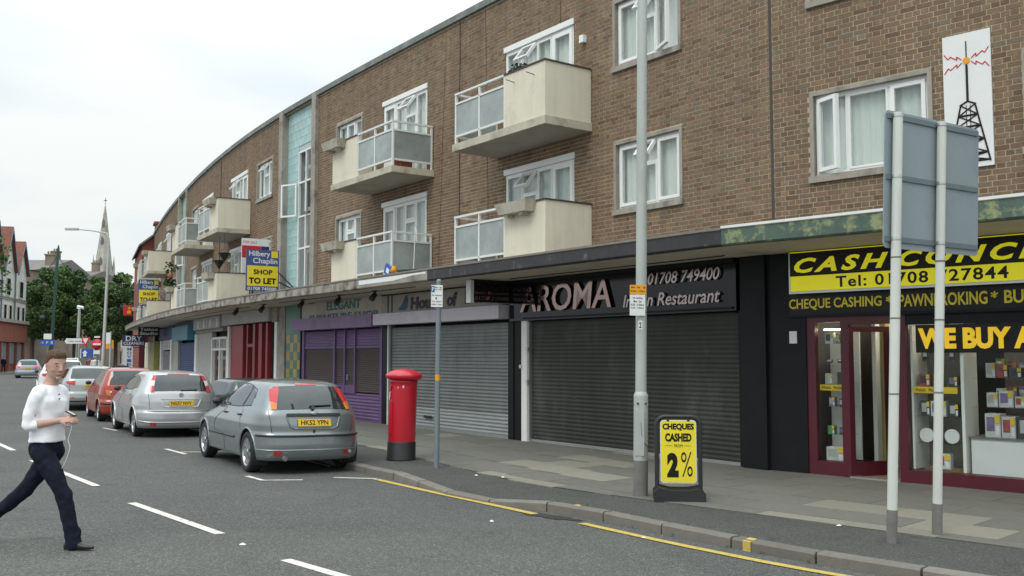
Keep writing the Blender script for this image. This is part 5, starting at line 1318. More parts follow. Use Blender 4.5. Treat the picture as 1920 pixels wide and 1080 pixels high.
b.obj('flash_print', M_['signred'], pm)

# ================================================================ STREET FURNITURE
# pillar box, leaning a little
px_, py_ = G(752, 862, PZ)
pb = thing('pillar_box', 'round red pillar post box with domed cap and black base on the pavement', 'post box', T(px_, py_, PZ) @ Matrix.Rotation(R(1.6), 4, 'Y') @ Matrix.Rotation(R(-20), 4, 'Z'))
b = MB(); b.lathe([(0, 0), (.245, 0), (.245, .02), (.238, .035), (.232, .29), (.225, .305)], 32); b.obj('base', M_['boxblack'], pb)
b = MB(); b.lathe([(.222, .30), (.226, .33), (.224, 1.20), (.226, 1.26), (.235, 1.275), (.235, 1.30), (.222, 1.31)], 36); body = b.obj('body', M_['redbox'], pb)
b = MB(); b.lathe([(.222, 1.31), (.262, 1.32), (.300, 1.345), (.305, 1.385), (.298, 1.40), (.255, 1.435), (.17, 1.475), (.08, 1.492), (0, 1.497)], 40); b.obj('cap', M_['redbox'], pb)
def patch_cyl(mb_, r, a0, a1, z0, z1, th_=.006, mi=0, n=8):
    rows = []
    for z in (z0, z1): rows.append([(r * math.sin(R(a0 + (a1 - a0) * i / n)), -r * math.cos(R(a0 + (a1 - a0) * i / n)), z) for i in range(n + 1)])
    mb_.grid([[(p[0] * (1 + th_ / r), p[1] * (1 + th_ / r), p[2]) for p in r_] for r_ in rows], mi)
    for r_ in rows: mb_.grid([r_, [(p[0] * (1 + th_ / r), p[1] * (1 + th_ / r), p[2]) for p in r_]], mi, smooth=False)
b = MB(); patch_cyl(b, .2245, -62, -45, .98, 1.11); b.obj('notice_plate', M_['signwhite'], pb)
b = MB(); patch_cyl(b, .2245, -86, -30, 1.155, 1.215, .018); b.obj('letter_hood', M_['redbox'], pb)
b = MB(); patch_cyl(b, .2245, -84, -32, 1.14, 1.155, .004); b.obj('letter_slot', M_['boxblack'], pb)
b = MB(); patch_cyl(b, .2245, -82, -20, .42, .95, .008); b.obj('door', M_['redbox'], pb)
b = MB(); patch_cyl(b, .2245, -26, -24, .95, .99, .012); b.obj('keyhole', M_['alu'], pb)
for (a0, a1, z0, z1) in ((22, 28, 1.185, 1.225), (2, 4, 1.17, 1.21)):
    b = MB(); patch_cyl(b, .2245, a0, a1, z0, z1, .003); b.obj('sticker', M_['signwhite'], pb)
# raised cypher
b = MB(); text_add(b, 'E II R', -.07, .07, 1.03, 1.10, -.226, .004, 0, Matrix.Rotation(R(-52 + 90 - 90), 4, 'Z'), 0, .0); b.obj('cypher', M_['redbox'], pb)

# parking restriction sign on a thin post
px_, py_ = G(818.5, 877, PZ)
pk = thing('parking_sign', 'thin blue grey post with a white parking plate at the top and an orange band', 'sign', T(px_, py_, PZ) @ Matrix.Rotation(R(.45), 4, 'Y'))
b = MB(); b.cyl((0, 0, 0), (0, 0, 2.86), .040, n=16); b.lathe([(.040, 2.86), (.030, 2.89), (0, 2.90)], 14); b.obj('post', M_['poleg'], pk)
b = MB(); b.cyl((0, 0, 1.33), (0, 0, 1.42), .0415, n=16); b.obj('band', M_['orange'], pk)
Mq = Matrix.Rotation(R(4), 4, 'Z')
b = MB(); b.box(-.125, .06, -.055, -.045, 2.46, 2.80, 0, Mq); b.box(-.125, -.119, -.057, -.0551, 2.46, 2.80, 1, Mq); b.obj('plate', [M_['signwhite'], M_['plastic']], pk)
b = MB(); b.box(-.115, -.065, -.060, -.0555, 2.69, 2.785, 0, Mq); text_add(b, 'P', -.103, -.077, 2.705, 2.77, -.0605, .001, 1, Mq, 0, .03); b.obj('parking_symbol', [M_['signblue'], M_['signwhite']], pk)
b = MB()
for tx, x0, x1, z0 in (('Mon - Sat', -.055, .045, 2.75), ('8am - 6.30pm', -.055, .045, 2.715), ('30 minutes', -.105, .045, 2.63), ('No return', -.10, .04, 2.535), ('within 1 hour', -.11, .05, 2.49)):
    text_add(b, tx, x0, x1, z0, z0 + .024, -.0556, .001, 0, Mq, 0, .01)
b.box(-.05, -.03, -.0566, -.0556, 2.58, 2.61, 0, Mq); b.obj('lettering', M_['blk'], pk)
b = MB()
for z in (2.52, 2.74): b.cyl((0, 0, z), (0, 0, z + .02), .047, n=14)
b.obj('clip', M_['alu'], pk)

# the near lamp post
px_, py_ = G(1201, 931, PZ)
lp = thing('lamp_post', 'tall pale grey steel lamp post standing on the kerbside pavement in the middle', 'lamp post', T(px_, py_, PZ) @ Matrix.Rotation(R(.75), 4, 'Y'))
b = MB(); b.cyl((0, 0, 0), (0, 0, 1.22), .088, n=24); b.lathe([(.088, 1.22), (.086, 1.235), (.068, 1.27)], 24); b.obj('base_section', M_['pole'], lp)
b = MB(); b.cyl((0, 0, 0), (0, 0, .44), .0895, n=24); b.obj('weathered_band', M_['poled'], lp)
b = MB(); b.tube([(0, 0, 1.26), (0, 0, 5), (0, 0, 9.4), (-.05, .1, 9.8), (-.5, .5, 10.15), (-1.1, 1.0, 10.25)], [.068, .064, .052, .05, .045, .04], 20); b.obj('shaft', M_['pole'], lp)
b = MB(); b.box(-.16, .16, -.36, .36, 10.18, 10.30, 0, T(-1.3, 1.2, 0, R(48))); b.obj('lantern', M_['pole'], lp)
b = MB(); b.box(-.055, .055, -.0925, -.06, .5, 1.05, 0, Matrix.Rotation(R(-15), 4, 'Z')); b.obj('service_door', M_['pole'], lp)
b = MB()
for (x, z) in ((-.05, 1.13), (.05, 1.13)): b.cyl((x, -.07, z), (x, -.095, z), .012, n=8)
b.obj('bolt', M_['plastic'], lp)
b = MB(); text_add(b, '2', -.035, -.005, 2.05, 2.12, -.071, .002, 0, None, 0, .02); b.obj('number', M_['blk'], lp)
b = MB(); b.box(-.045, .005, -.0705, -.065, 2.03, 2.14); b.obj('number_plate', M_['agentwhite'], lp)
b = MB(); b.tube([(-.01, -.09, .9), (0, -.094, .75), (.03, -.095, .66), (.08, -.06, .6)], .004, n=5); b.obj('strap', M_['plastic'], lp)
# loading plates strapped to it
ld = thing('loading_sign', 'orange and white no loading plates strapped to the tall lamp post', 'sign', T(px_, py_, PZ) @ Matrix.Rotation(R(.75), 4, 'Y'))
Mq = Matrix.Rotation(R(6), 4, 'Z')
b = MB(); b.box(-.165, .035, -.098, -.088, 2.46, 2.575, 0, Mq); b.obj('orange_plate', M_['orange'], ld)
b = MB(); b.box(-.165, .025, -.098, -.088, 2.20, 2.455, 0, Mq); b.obj('white_plate', M_['signwhite'], ld)
b = MB()
for tx, x0, x1, z0, h_ in (('Mon - Sat', -.15, -.04, 2.535, .022), ('8.30am - 6.30pm', -.155, .02, 2.485, .024), ('No loading', -.13, -.01, 2.40, .026), ('Mon - Sat', -.12, -.02, 2.36, .026), ('8.30 - 9.30am', -.15, .01, 2.32, .024), ('4.30 - 6.30pm', -.15, .01, 2.28, .024)):
    text_add(b, tx, x0, x1, z0, z0 + h_, -.0985, .001, 0, Mq, 0, .012)
b.obj('lettering', M_['blk'], ld)
b = MB(); b.cyl((.015, -.0985, 2.545), (.015, -.101, 2.545), .014, n=12, M=Mq); b.obj('symbol', M_['signred'], ld)
b = MB()
for z in (2.25, 2.50): b.lathe([(.072, z), (.074, z), (.074, z + .02), (.072, z + .02)], 20); 
b.obj('strap', M_['alu'], ld)

# swinging pavement sign
px_, py_ = G(1273, 938, PZ)
ab = thing('pavement_sign', 'yellow swinging pavement sign reading CHEQUES CASHED in a black frame', 'sign', T(px_, py_, PZ, R(-6)))
b = MB()   # base: low moulded foot
prof = [(-.30, 0), (.30, 0), (.30, .10), (.24, .16), (.10, .135), (-.10, .135), (-.24, .17), (-.30, .11)]
b.poly(prof, -.19, .19); b.obj('base', M_['plastic'], ab)
b = MB(); W2, z0, z1, t_ = .255, .12, .985, .045; rr_ = .10
pts = []
for (cxx, czz, a0) in ((W2 - rr_, z1 - rr_, 0), (-W2 + rr_, z1 - rr_, 90)):
    for i in range(7): a = R(a0 + i * 15); pts.append((cxx + rr_ * math.cos(a), 0, czz + rr_ * math.sin(a)))
pts = [(W2, 0, z0)] + pts + [(-W2, 0, z0)]
b.tube(pts, .026, 8); b.obj('frame', M_['plastic'], ab)
def rrect(w_, z0, z1, r_, n=5):
    p = []
    for (cxx, czz, a0) in ((w_ - r_, z0 + r_, -90), (w_ - r_, z1 - r_, 0), (-w_ + r_, z1 - r_, 90), (-w_ + r_, z0 + r_, 180)):
        for i in range(n + 1): a = R(a0 + i * 90 / n); p.append((cxx + r_ * math.cos(a), czz + r_ * math.sin(a)))
    return p
b = MB(); b.poly(rrect(.212, .20, .945, .045), -.012, .012); b.obj('panel_border', M_['signwhite'], ab)
b = MB(); b.poly(rrect(.203, .21, .935, .04), -.015, .015); b.obj('panel', M_['agentyel'], ab)
b = MB(); text_add(b, 'CHEQUES', -.185, .185, .82, .905, -.0155, .002, 0, None, 0, .05); text_add(b, 'CASHED', -.155, .155, .69, .79, -.0155, .002, 0, None, 0, .05)
text_add(b, 'FROM', -.05, .05, .625, .66, -.0155, .002, 0); b.box(-.15, -.07, -.017, -.0155, .64, .644); b.box(.07, .15, -.017, -.0155, .64, .644)
text_add(b, '2', -.135, .0, .27, .56, -.0155, .002, 0, None, 0, .07); text_add(b, '%', .03, .165, .28, .57, -.0155, .002, 0, None, 0, -.005); b.obj('lettering', M_['blk'], ab)
b = MB()
for x in (-.12, .12): b.box(x - .014, x + .014, -.02, .02, .93, .985)
b.obj('hanger', M_['plastic'], ab)

# back of a large road sign on two posts
pA = G(1672, 1018, PZ); pB = G(1757, 1004, PZ)
bk = thing('road_sign', 'back of a large grey road sign carried on two white steel posts', 'road sign', T(pA[0], pA[1], PZ))
dx, dy = pB[0] - pA[0], pB[1] - pA[1]
lean = math.tan(R(2.45)); H_ = 4.1
for (x, y) in ((0, 0), (dx, dy)):
    b = MB(); b.cyl((x, y, 0), (x + lean * 4.0, y, 4.0), .045 if x == 0 else .043, n=16); b.obj('post', M_['polew'], bk)
    b = MB(); b.cyl((x, y, 0), (x + lean * .3, y, .3), .047, n=16); b.obj('post_foot', M_['poled'], bk)
    b = MB()
    for z in (1.35, 2.05, 2.62): b.cyl((x + lean * z, y, z), (x + lean * z, y, z + .015), .0463, n=16)
    b.obj('band', M_['poled'], bk)
# panel plane passes through both posts on their far side
ang = math.atan2(dy, dx); ln = math.hypot(dx, dy)
Ml = Matrix(((1, 0, lean, 0), (0, 1, 0, 0), (0, 0, 1, 0), (0, 0, 0, 1))) @ Matrix.Rotation(ang, 4, 'Z')
b = MB(); b.poly([(p[0] + .64, p[1]) for p in rrect(.755, 2.72, 4.03, .05)], .056, .064, 0, Ml); pn = b.obj('panel', M_['bluesteel'], bk)
b = MB()
for z in (2.78, 3.37, 3.95): b = MB(); b.box(-.09, 1.37, .040, .055, z, z + .05, 0, Ml); b.obj('channel', M_['bluesteeld'], pn)
b = MB()
for x in (0, ln):
    for z in (2.79, 3.38, 3.96): c_ = MB(); c_.cyl((x, 0, z), (x, 0, z + .03), .050, n=16, M=Ml); c_.obj('clamp', M_['alu'], pn)

# ---- agents' boards on the canopy
def agent(s, o0, o1, z0, z1, label, grp, lean_=0, z00=3.6):
    t = thing('estate_agent_board', label, 'sign', FR(s, 0, 0)); w_ = o1 - o0; h_ = z1 - z0
    Mq = Matrix.Translation((0, -o1, z0)) @ Matrix.Rotation(R(90), 4, 'Z')   # local x = towards the wall, -y = towards the viewer
    b = MB(); b.box(0, w_, -.02, .02, 0, h_, 0, Mq); b.obj('board', M_['agentblue'], t)
    b = MB(); b.box(.03 * w_, .97 * w_, -.024, -.0205, .12 * h_, .61 * h_, 0, Mq); b.obj('yellow_field', M_['agentyel'], t)
    b = MB(); text_add(b, 'SHOP', .22 * w_, .80 * w_, .40 * h_, .52 * h_, -.0245, .003, 0, Mq, 0, .03); text_add(b, 'TO LET', .08 * w_, .92 * w_, .17 * h_, .32 * h_, -.0245, .003, 0, Mq, 0, .04); b.obj('lettering', M_['blk'], t)
    b = MB(); text_add(b, 'Hilbery', .08 * w_, .72 * w_, .80 * h_, .97 * h_, -.0205, .003, 0, Mq, 0, .015); text_add(b, 'Chaplin', .20 * w_, .95 * w_, .63 * h_, .80 * h_, -.0205, .003, 0, Mq, 0, .015)
    text_add(b, '01708 745000', .05 * w_, .93 * w_, .015 * h_, .095 * h_, -.0205, .003, 0, Mq, 0, .02); b.obj('lettering', M_['agentwhite'], t)
    b = MB(); b.box(.76 * w_, .96 * w_, -.0235, -.0205, .82 * h_, .98 * h_, 0, Mq); b.obj('logo', M_['agentyel'], t)
    b = MB(); b.cyl((0, -o0 - .05, z0 + .5 * h_), (.35, -.02, z0 - .02), .022, n=6); b.cyl((0, -o0 - .05, z0 + .25 * h_), (-.15, -.02, z0 + .12), .022, n=6); b.cyl((0, -o1 + .2, z00), (0, -o1 + .2, z0 + .1), .02, n=6); b.obj('strut', M_['plastic'], t)
    return t
agent(18.05, .50, 1.50, 3.72, 4.95, 'large blue and yellow SHOP TO LET board on the canopy beside the turquoise stair tower', None)
agent(41.5, .5, 1.5, 4.35, 5.7, 'smaller, farther blue and yellow SHOP TO LET board near the far end of the canopy', None)
ob = thing('estate_agent_board', 'white and red for sale board just behind and above the nearer SHOP TO LET board', 'sign', FR(18.6, 0, 0))
b = MB(); b.box(-.02, .02, -1.46, -.62, 4.3, 5.34); b.obj('board', M_['signwhite'], ob); b = MB(); b.box(.021, .024, -1.46, -.86, 4.75, 5.12); b.box(.021, .024, -.86, -.62, 4.75, 5.12, 1); b.obj('colour_field', [M_['signred'], M_['navy']], ob)
b = MB(); text_add(b, 'FOR SALE', -1.42, -1.0, 5.19, 5.26, 0, .003, 0, Matrix.Translation((.0205, 0, 0)) @ Matrix.Rotation(R(90), 4, 'Z')); b.obj('lettering', M_['signred'], ob)
b = MB(); b.cyl((0, -1.1, 3.6), (0, -1.1, 4.31), .02, n=6); b.obj('strut', M_['plastic'], ob)

# ---- things on the balconies
def pot(M, r, h, m): 
    b = MB(); b.lathe([(0, 0), (r * .75, 0), (r, h), (r * 1.08, h), (r * 1.08, h * .9 + .0), (r * .9, h * .88), (0, h * .85)], 14); return b.obj('pot', m, None, M)
def leaves(mb_, c, r, n, size, rnd, zs=1.0):
    for _ in range(n):
        while True:
            v = Vector((rnd.uniform(-1, 1), rnd.uniform(-1, 1), rnd.uniform(-1, 1)))
            if v.length < 1: break
        p = Vector(c) + Vector((v.x * r, v.y * r, v.z * r * zs)); a = Vector((rnd.uniform(-1, 1), rnd.uniform(-1, 1), rnd.uniform(-.6, 1))).normalized(); b_ = a.orthogonal().normalized() * size * .5; a = a * size
        mb_.add([p, p + a * .5 + b_, p + a, p + a * .5 - b_], [(0, 1, 2, 3)])
lr = random.Random(4)
def plantbox(s, o, z, r, n, label, flowers=None, col='leafy', sz=.07):
    t = thing('potted_plant', label, 'plant', FR(s, o, z)); b = MB(); leaves(b, (0, 0, r * .8), r, n, sz, lr); b.obj('foliage', M_[col], t)
    b = MB(); b.lathe([(0, -.16), (.10, -.16), (.13, .02), (0, .0)], 12); b.obj('pot', M_['terracotta'], t)
    if flowers: b = MB(); leaves(b, (0, 0, r * .9), r * .9, n // 2, sz * .6, lr); b.obj('flowers', M_['flower'], t)
plantbox(5.15, .93, 7.12, .14, 90, 'purple flowers in a pot behind the cream parapet of the upper right balcony', True); plantbox(4.9, .93, 7.12, .10, 50, 'bare twiggy plant behind the cream parapet of the upper right balcony')
b = MB(); b.box(-.2, .2, -.15, .15, 0, .32); o = tag(b.obj('crate', M_['terracotta'], None, FR(10.25, .55, 6.132)), 'red crate on the upper balcony with the corner railing', 'crate')
b = MB(); b.box(-.24, .24, -.17, .17, 0, .26); b.box(-.26, .26, -.19, .19, .26, .30); tag(b.obj('tub', M_['bin'], None, FR(10.3, .55, 6.455)), 'dark tub standing on the red crate on the upper balcony', 'tub')
b = MB(); b.box(-.14, .14, -.03, .03, 0, .22); b.box(-.05, .09, -.033, -.0301, .05, .16, 1); o = b.obj('toy_box', [M_['signblue'], M_['signwhite']], None, FR(9.55, 1.3, 3.60) @ Matrix.Rotation(R(25), 4, 'Y')); tag(o, 'blue and white carton tipped over on the canopy by the lower railing', 'box')
b = MB(); b.lathe([(0, 0), (.055, 0), (.075, .12), (0, .12)], 12); o = b.obj('toy_bucket', M_['orange'], None, FR(9.28, 1.32, 3.65) @ Matrix.Rotation(R(60), 4, 'Y')); tag(o, 'orange toy bucket lying on the canopy beside the blue carton', 'bucket')
b = MB(); b.lathe([(0, 0), (.32, 0), (.36, .06), (.34, .06), (0, .03)], 20); tag(b.obj('plastic_lid', M_['greenpole'], None, FR(8.6, 1.2, 3.575)), 'dark green round tray lying on the canopy right of the lower railing', 'tray')
b = MB(); b.cyl((0, 0, 0), (.10, 0, 1.15), .014, n=6); b.cyl((.08, 0, 1.15), (.16, 0, .95), .01, n=6); tag(b.obj('broom_stick', M_['rail'], None, FR(9.62, .6, 3.6)), 'pale stick leaning on the end of the lower railing', 'stick')
for (s, z, nm) in ((22.35 + .75, 4.75, 'left'), (22.35 + 0.1, 4.95, 'right')):
    t = thing('hanging_basket', f'{nm} of two dark cone hanging baskets over the lower cream balcony', 'hanging basket', FR(s, .9, z)); b = MB(); b.lathe([(0, 0), (.20, .30), (.215, .32), (.18, .32), (0, .06)], 10); b.obj('basket', M_['bin'], t)
    b = MB(); b.cyl((0, 0, .3), (0, 0, 1.18 if z < 4.9 else .98), .006, n=5); b.obj('chain', M_['plastic'], t)
plantbox(31.0, 1.2, 4.62, .22, 160, 'leafy green plant in the balcony trough above the far shops', None, 'leafy', .10)
plantbox(33.2, .9, 5.35, .32, 60, 'sparse tall shrub on a balcony near the far stair tower', None, 'leafy', .12)
tt = thing('corner_sign', 'small red and amber lit sign at the end of the terrace above the canopy', 'sign', FR(51.8, 1.5, 4.25)); b = MB(); b.box(-.04, .04, -.25, .25, 0, .62); b.obj('board', M_['signred'], tt); b = MB(); b.cyl((.041, .08, .2), (.06, .08, .2), .12, n=14); b.cyl((.041, .1, .44), (.06, .1, .44), .08, n=14); b.obj('lamp', M_['orange'], tt)

# ================================================================ CARS
def paintmat(name, c, metal=.5, rough=.3):
    return mat(name, c, rough, metal=metal, var=.03, scale=3, coat=.8, dirt=tuple(x * .75 for x in c), dscale=1.5, dlo=.55, dhi=.95)
PAINT = dict(
 steel=paintmat('steel grey car paint', (.235, .262, .272), .55, .30), silver=paintmat('silver car paint', (.50, .51, .52), .55, .28),
 orange=paintmat('orange red car paint', (.33, .042, .022), .1, .3), grey=paintmat('pale grey car paint', (.42, .45, .45), .5, .3),
 white=paintmat('white car paint', (.75, .76, .76), 0, .3), bluegrey=paintmat('blue silver car paint', (.33, .37, .42), .5, .3),
 dark=paintmat('dark car paint', (.03, .04, .042), .3, .3))
class Shape:
    def __init__(s, xr, xf, w, n=12, m=3.0):
        s.xr, s.xf, s.w, s.n, s.m = [np.array(a, float) for a in (xr, xf, w)] + [n, m]
    def ring(s, z):
        a = float(np.interp(z, s.xr[:, 0], s.xr[:, 1])); b = float(np.interp(z, s.xf[:, 0], s.xf[:, 1])); return a, b, float(np.interp(z, s.w[:, 0], s.w[:, 1]))
    def P(s, phi, z, side=1):
        a, b, w_ = s.ring(z); xc = (a + b) / 2; h = max((b - a) / 2, 1e-3)
        c = math.cos(phi); q = max(math.sin(phi), 0)
        return Vector((xc - h * math.copysign(abs(c) ** (2 / s.n), c), side * w_ * q ** (2 / s.m), z))
    def phix(s, x, z):
        a, b, w_ = s.ring(z); xc = (a + b) / 2; h = (b - a) / 2; X = max(-1, min(1, (xc - x) / h))
        return math.acos(math.copysign(abs(X) ** (s.n / 2), X))
    def phiy(s, y, z, front=False):
        w_ = s.ring(z)[2]; q = min(1, abs(y) / w_) ** (s.m / 2); p = math.asin(q); return math.pi - p if front else p
    def off(s, phi, z, e, side=1):
        d = .004; p = s.P(phi, z, side)
        u = s.P(min(phi + d, math.pi), z, side) - s.P(max(phi - d, 0), z, side); v = s.P(phi, z + .006, side) - s.P(phi, z - .006, side)
        n_ = u.cross(v)
        if n_.length < 1e-9: return p
        n_.normalize()
        c = Vector((p.x, p.y, 0)) - Vector(((s.ring(z)[0] + s.ring(z)[1]) / 2, 0, -.0))
        if n_.dot(Vector((c.x * .3, c.y, .2))) < 0 and phi > .05: n_ = -n_
        if phi <= .05 and n_.x > 0: n_ = -n_
        return p + n_ * e
def car(M, paint, sh, zmax, wheels, rw, track, lamp_rear, side_windows, rear_window, plate, label, name='parked_car', group=None, brake=False, black_trim=True, fascia=None, estate=False, lit=None, mirror=True, detail=True, spokes=7):
    t = thing(name, label, 'car', M, group)
    zs = sorted(set(list(np.linspace(.215, zmax - .12, 46 if detail else 26)) + list(zmax - .12 * (1 - np.linspace(0, 1, 9)) ** 1.6)))
    NY = [0, .15, .3, .45, .58, .69, .78, .85]; NS = 96 if detail else 50
    rows = []
    for z in zs:
        z = float(z); a, b, w_ = sh.ring(z); w_ = max(w_, .002); xc = (a + b) / 2; h = max((b - a) / 2, .002); half = []
        Xc = (1 - NY[-1] ** sh.m) ** (1 / sh.n)
        for y in NY: half.append((xc - h * (1 - y ** sh.m) ** (1 / sh.n), w_ * y))
        for X in np.linspace(-Xc, Xc, NS)[1:-1]:
            half.append((xc + h * X, w_ * (1 - abs(X) ** sh.n) ** (1 / sh.m)))
        for y in reversed(NY): half.append((xc + h * (1 - y ** sh.m) ** (1 / sh.n), w_ * y))
        rows.append([(x, y, z) for x, y in half] + [(x, -y, z) for x, y in reversed(half[1:-1])] + [(half[0][0], 0, z)])
    ra = rw + .045
    nr, nc = len(rows), len(rows[0])
    V = [[list(p) for p in r_] for r_ in rows]; dead = [[False] * nc for _ in range(nr)]
    for i in range(nr):
        for j in range(nc):
            x, y, z = V[i][j]
            for wx in wheels:
                dx_, dz_ = x - wx, z - (rw - .0); dd_ = math.hypot(dx_, dz_)
                if dd_ < ra and abs(y) > .4:
                    if dd_ > ra - .05:
                        k = ra / dd_; V[i][j][0] = wx + dx_ * k; V[i][j][2] = rw + dz_ * k
                    else: dead[i][j] = True
    b = MB(); base = len(b.v); b.v = [tuple(p) for r_ in V for p in r_]
    for i in range(nr - 1):
        for j in range(nc - 1):
            q = ((i, j), (i, j + 1), (i + 1, j + 1), (i + 1, j))
            if any(dead[u][v] for u, v in q): continue
            b.f.append([u * nc + v for u, v in q]); b.m.append(0); b.sm.append(True)
    b.f.append([(nr - 1) * nc + v for v in range(nc - 1)]); b.m.append(0); b.sm.append(True)
    body = b.obj('body', paint, t)
    wid = sh.ring(.5)[2]
    u = MB(); u.box(sh.ring(.2)[0] + .12, sh.ring(.2)[1] - .12, -wid + .22, wid - .22, .20, .5)
    for wx in wheels:
        for sd in (-1, 1):
            arc = [(wx + ra * math.cos(R(a)), rw + ra * math.sin(R(a))) for a in range(-30, 211, 12)]
            u.grid([[(x, sd * (wid - .012), z) for x, z in arc], [(x, sd * (wid - .26), z) for x, z in arc]], smooth=False)
            u.add([(x, sd * (wid - .26), z) for x, z in arc], [tuple(range(len(arc)))])
    u.obj('underbody', M_['plastic'], t)
    # arch lips
    for wx in wheels:
        for sd in (-1, 1):
            pts = []
            for a in range(-14, 195, 8):
                x, z = wx + (ra + .004) * math.cos(R(a)), rw + (ra + .004) * math.sin(R(a)); z = max(z, .22)
                p = sh.off(sh.phix(x, z), z, .002, sd); pts.append(p)
            l = MB(); l.tube(pts, .016, 6); l.obj('wheel_arch', paint, t)
    def patch(pts_b, pts_t, m, e=.004, side=1, nm='window', parent=t, k=6, sub=3):
        """pts: list of (phi,z)"""
        def dens(P_):
            o_ = []
            for p, q in zip(P_, P_[1:]):
                for i in range(sub): o_.append((p[0] + (q[0] - p[0]) * i / sub, p[1] + (q[1] - p[1]) * i / sub))
            return o_ + [P_[-1]]
        A, B = dens(pts_b), dens(pts_t); rws = []
        for i in range(k + 1):
            f = i / k; rws.append([tuple(sh.off(a[0] + (c[0] - a[0]) * f, a[1] + (c[1] - a[1]) * f, e, side)) for a, c in zip(A, B)])
        g = MB(); g.grid(rws)
        return g.obj(nm, m, parent)
    def X(pts): return [(sh.phix(x, z), z) for x, z in pts]
    def Yr(pts): return [(sh.phiy(y, z), z) for y, z in pts]
    for sd in (1, -1):
        for (bt, tp) in side_windows:
            patch(X(bt), X(tp), M_['carglass'], .003, sd, 'side_window')
    def sweep(line, r_, m, nm, e=.0, sd=1):
        l = MB(); pts = []
        for p, q in zip(line, line[1:]):
            kk = max(1, int(math.hypot((q[0] - p[0]), q[1] - p[1]) / .05))
            for i in range(kk): pts.append((p[0] + (q[0] - p[0]) * i / kk, p[1] + (q[1] - p[1]) * i / kk))
        pts.append(line[-1]); l.tube([sh.off(a, z, e, sd) for a, z in pts], r_, 5); return l.obj(nm, m, t)
    # rear window, mirrored halves joined across the centre
    (yb, zb1), (yt, zt1) = rear_window
    rws = []
    for i in range(8):
        f = i / 7; z = zb1 + (zt1 - zb1) * f; yy = yb + (yt - yb) * f; r_ = []
        for j in range(-10, 11):
            y = yy * j / 10; zc_ = z - .012 * (abs(j) / 10) ** 2 * (1 if f < .5 else 1.5); r_.append(tuple(sh.off(sh.phiy(y, zc_), zc_, .004, 1 if y >= 0 else -1)))
        rws.append(r_)
    g = MB(); g.grid(rws); g.obj('rear_window', M_['carglassl'], t)
    # outline of tailgate
    if detail:
        for sd in (1, -1):
            sweep(Yr([(yb + .035, zb1 - .02), (yb + .02, zb1 - .2), (yb - .0, .62)]), .004, M_['plastic'], 'shut_line', .0005, sd)
    # lamps
    for sd in (1, -1):
        for (bt, tp, mk) in lamp_rear:
            patch([(R(a), z) for a, z in bt], [(R(a), z) for a, z in tp], lit or M_[mk], .010, sd, 'tail_lamp', k=4)
    # windscreen
    rws = []
    zlo, zhi, hw0, hw1 = .985, zmax - .11, sh.ring(.985)[2] * .90, sh.ring(zmax - .11)[2] * .88
    for i in range(7):
        f = i / 6; z = zlo + (zhi - zlo) * f; yy = hw0 + (hw1 - hw0) * f
        rws.append([tuple(sh.off(sh.phiy(yy * j / 8, z, True), z, .004, 1 if j >= 0 else -1)) for j in range(-8, 9)])
    for r_ in rws:
        for j in range(len(r_)):
            p = r_[j]
    g = MB(); g.grid(rws); g.obj('windscreen', M_['carglass'], t)
    for sd in (1, -1):
        patch([(R(180 - 38), .60), (R(180 - 12), .60)], [(R(180 - 42), .72), (R(180 - 16), .70)], M_['lampclear'], .008, sd, 'headlight', k=3)
    # wheels
    for wx in wheels:
        for sd in (1, -1):
            wt = bpy.data.objects.new('wheel', None); COL.objects.link(wt); wt.parent = t; wt.empty_display_size = .1
            wt.matrix_basis = T(wx, sd * track / 2, rw, 0 if sd > 0 else math.pi)
            b = MB(); hwid = .10
            b.lathe([(rw * .68, -hwid + .02), (rw * .72, -hwid), (rw * .93, -hwid), (rw * .99, -hwid + .03), (rw, -hwid + .06), (rw, hwid - .05), (rw * .985, hwid - .02), (rw * .92, hwid), (rw * .73, hwid - .002), (rw * .69, hwid - .015)], 36, ax='y'); b.obj('tyre', M_['rubber'], wt)
            b = MB(); b.lathe([(rw * .695, hwid - .006), (rw * .655, hwid - .014), (rw * .60, hwid - .06), (rw * .60, -hwid + .02)], 32, ax='y')
            n_s = spokes
            for i in range(n_s):
                for dlt in ((-.10, .10) if spokes < 9 else (0,)):
                    a = 2 * math.pi * i / n_s
                    Ms = Matrix.Rotation(a, 4, 'Y')
                    b.hexa([(-.020 + dlt * .06, hwid - .045, .02), (.020 + dlt * .06, hwid - .045, .02), (.016 + dlt * rw * .62, hwid - .045, rw * .63), (-.016 + dlt * rw * .62, hwid - .045, rw * .63), (-.020 + dlt * .06, hwid - .015, .02), (.020 + dlt * .06, hwid - .015, .02), (.012 + dlt * rw * .62, hwid - .018, rw * .63), (-.012 + dlt * rw * .62, hwid - .018, rw * .63)], 0, Ms)
            b.cyl((0, hwid - .05, 0), (0, hwid - .008, 0), .055, .045, n=16); b.obj('rim', M_['alloy'], wt)
            b = MB(); b.cyl((0, -hwid + .03, 0), (0, hwid - .065, 0), rw * .605, n=24); b.obj('brake', M_['plastic'], wt)
    if mirror:
        for sd in (1, -1):
            p = sh.off(sh.phix(.62 if zmax < 1.6 else .7, 1.0), 1.0, 0, sd); b = MB()
            rws = []
            for i in range(9):
                a = math.pi * i / 8; rr2 = math.sin(a); rws.append([(p.x + .02 - .055 * rr2 * math.cos(2 * math.pi * j / 12) , p.y + sd * (.10 - .085 * math.cos(a)), p.z + .02 + .062 * rr2 * math.sin(2 * math.pi * j / 12)) for j in range(13)])
            b.grid(rws); b.obj('door_mirror', M_['plastic'], t)
    t['_'] = 0; del t['_']
    return t, patch, sweep, X, Yr

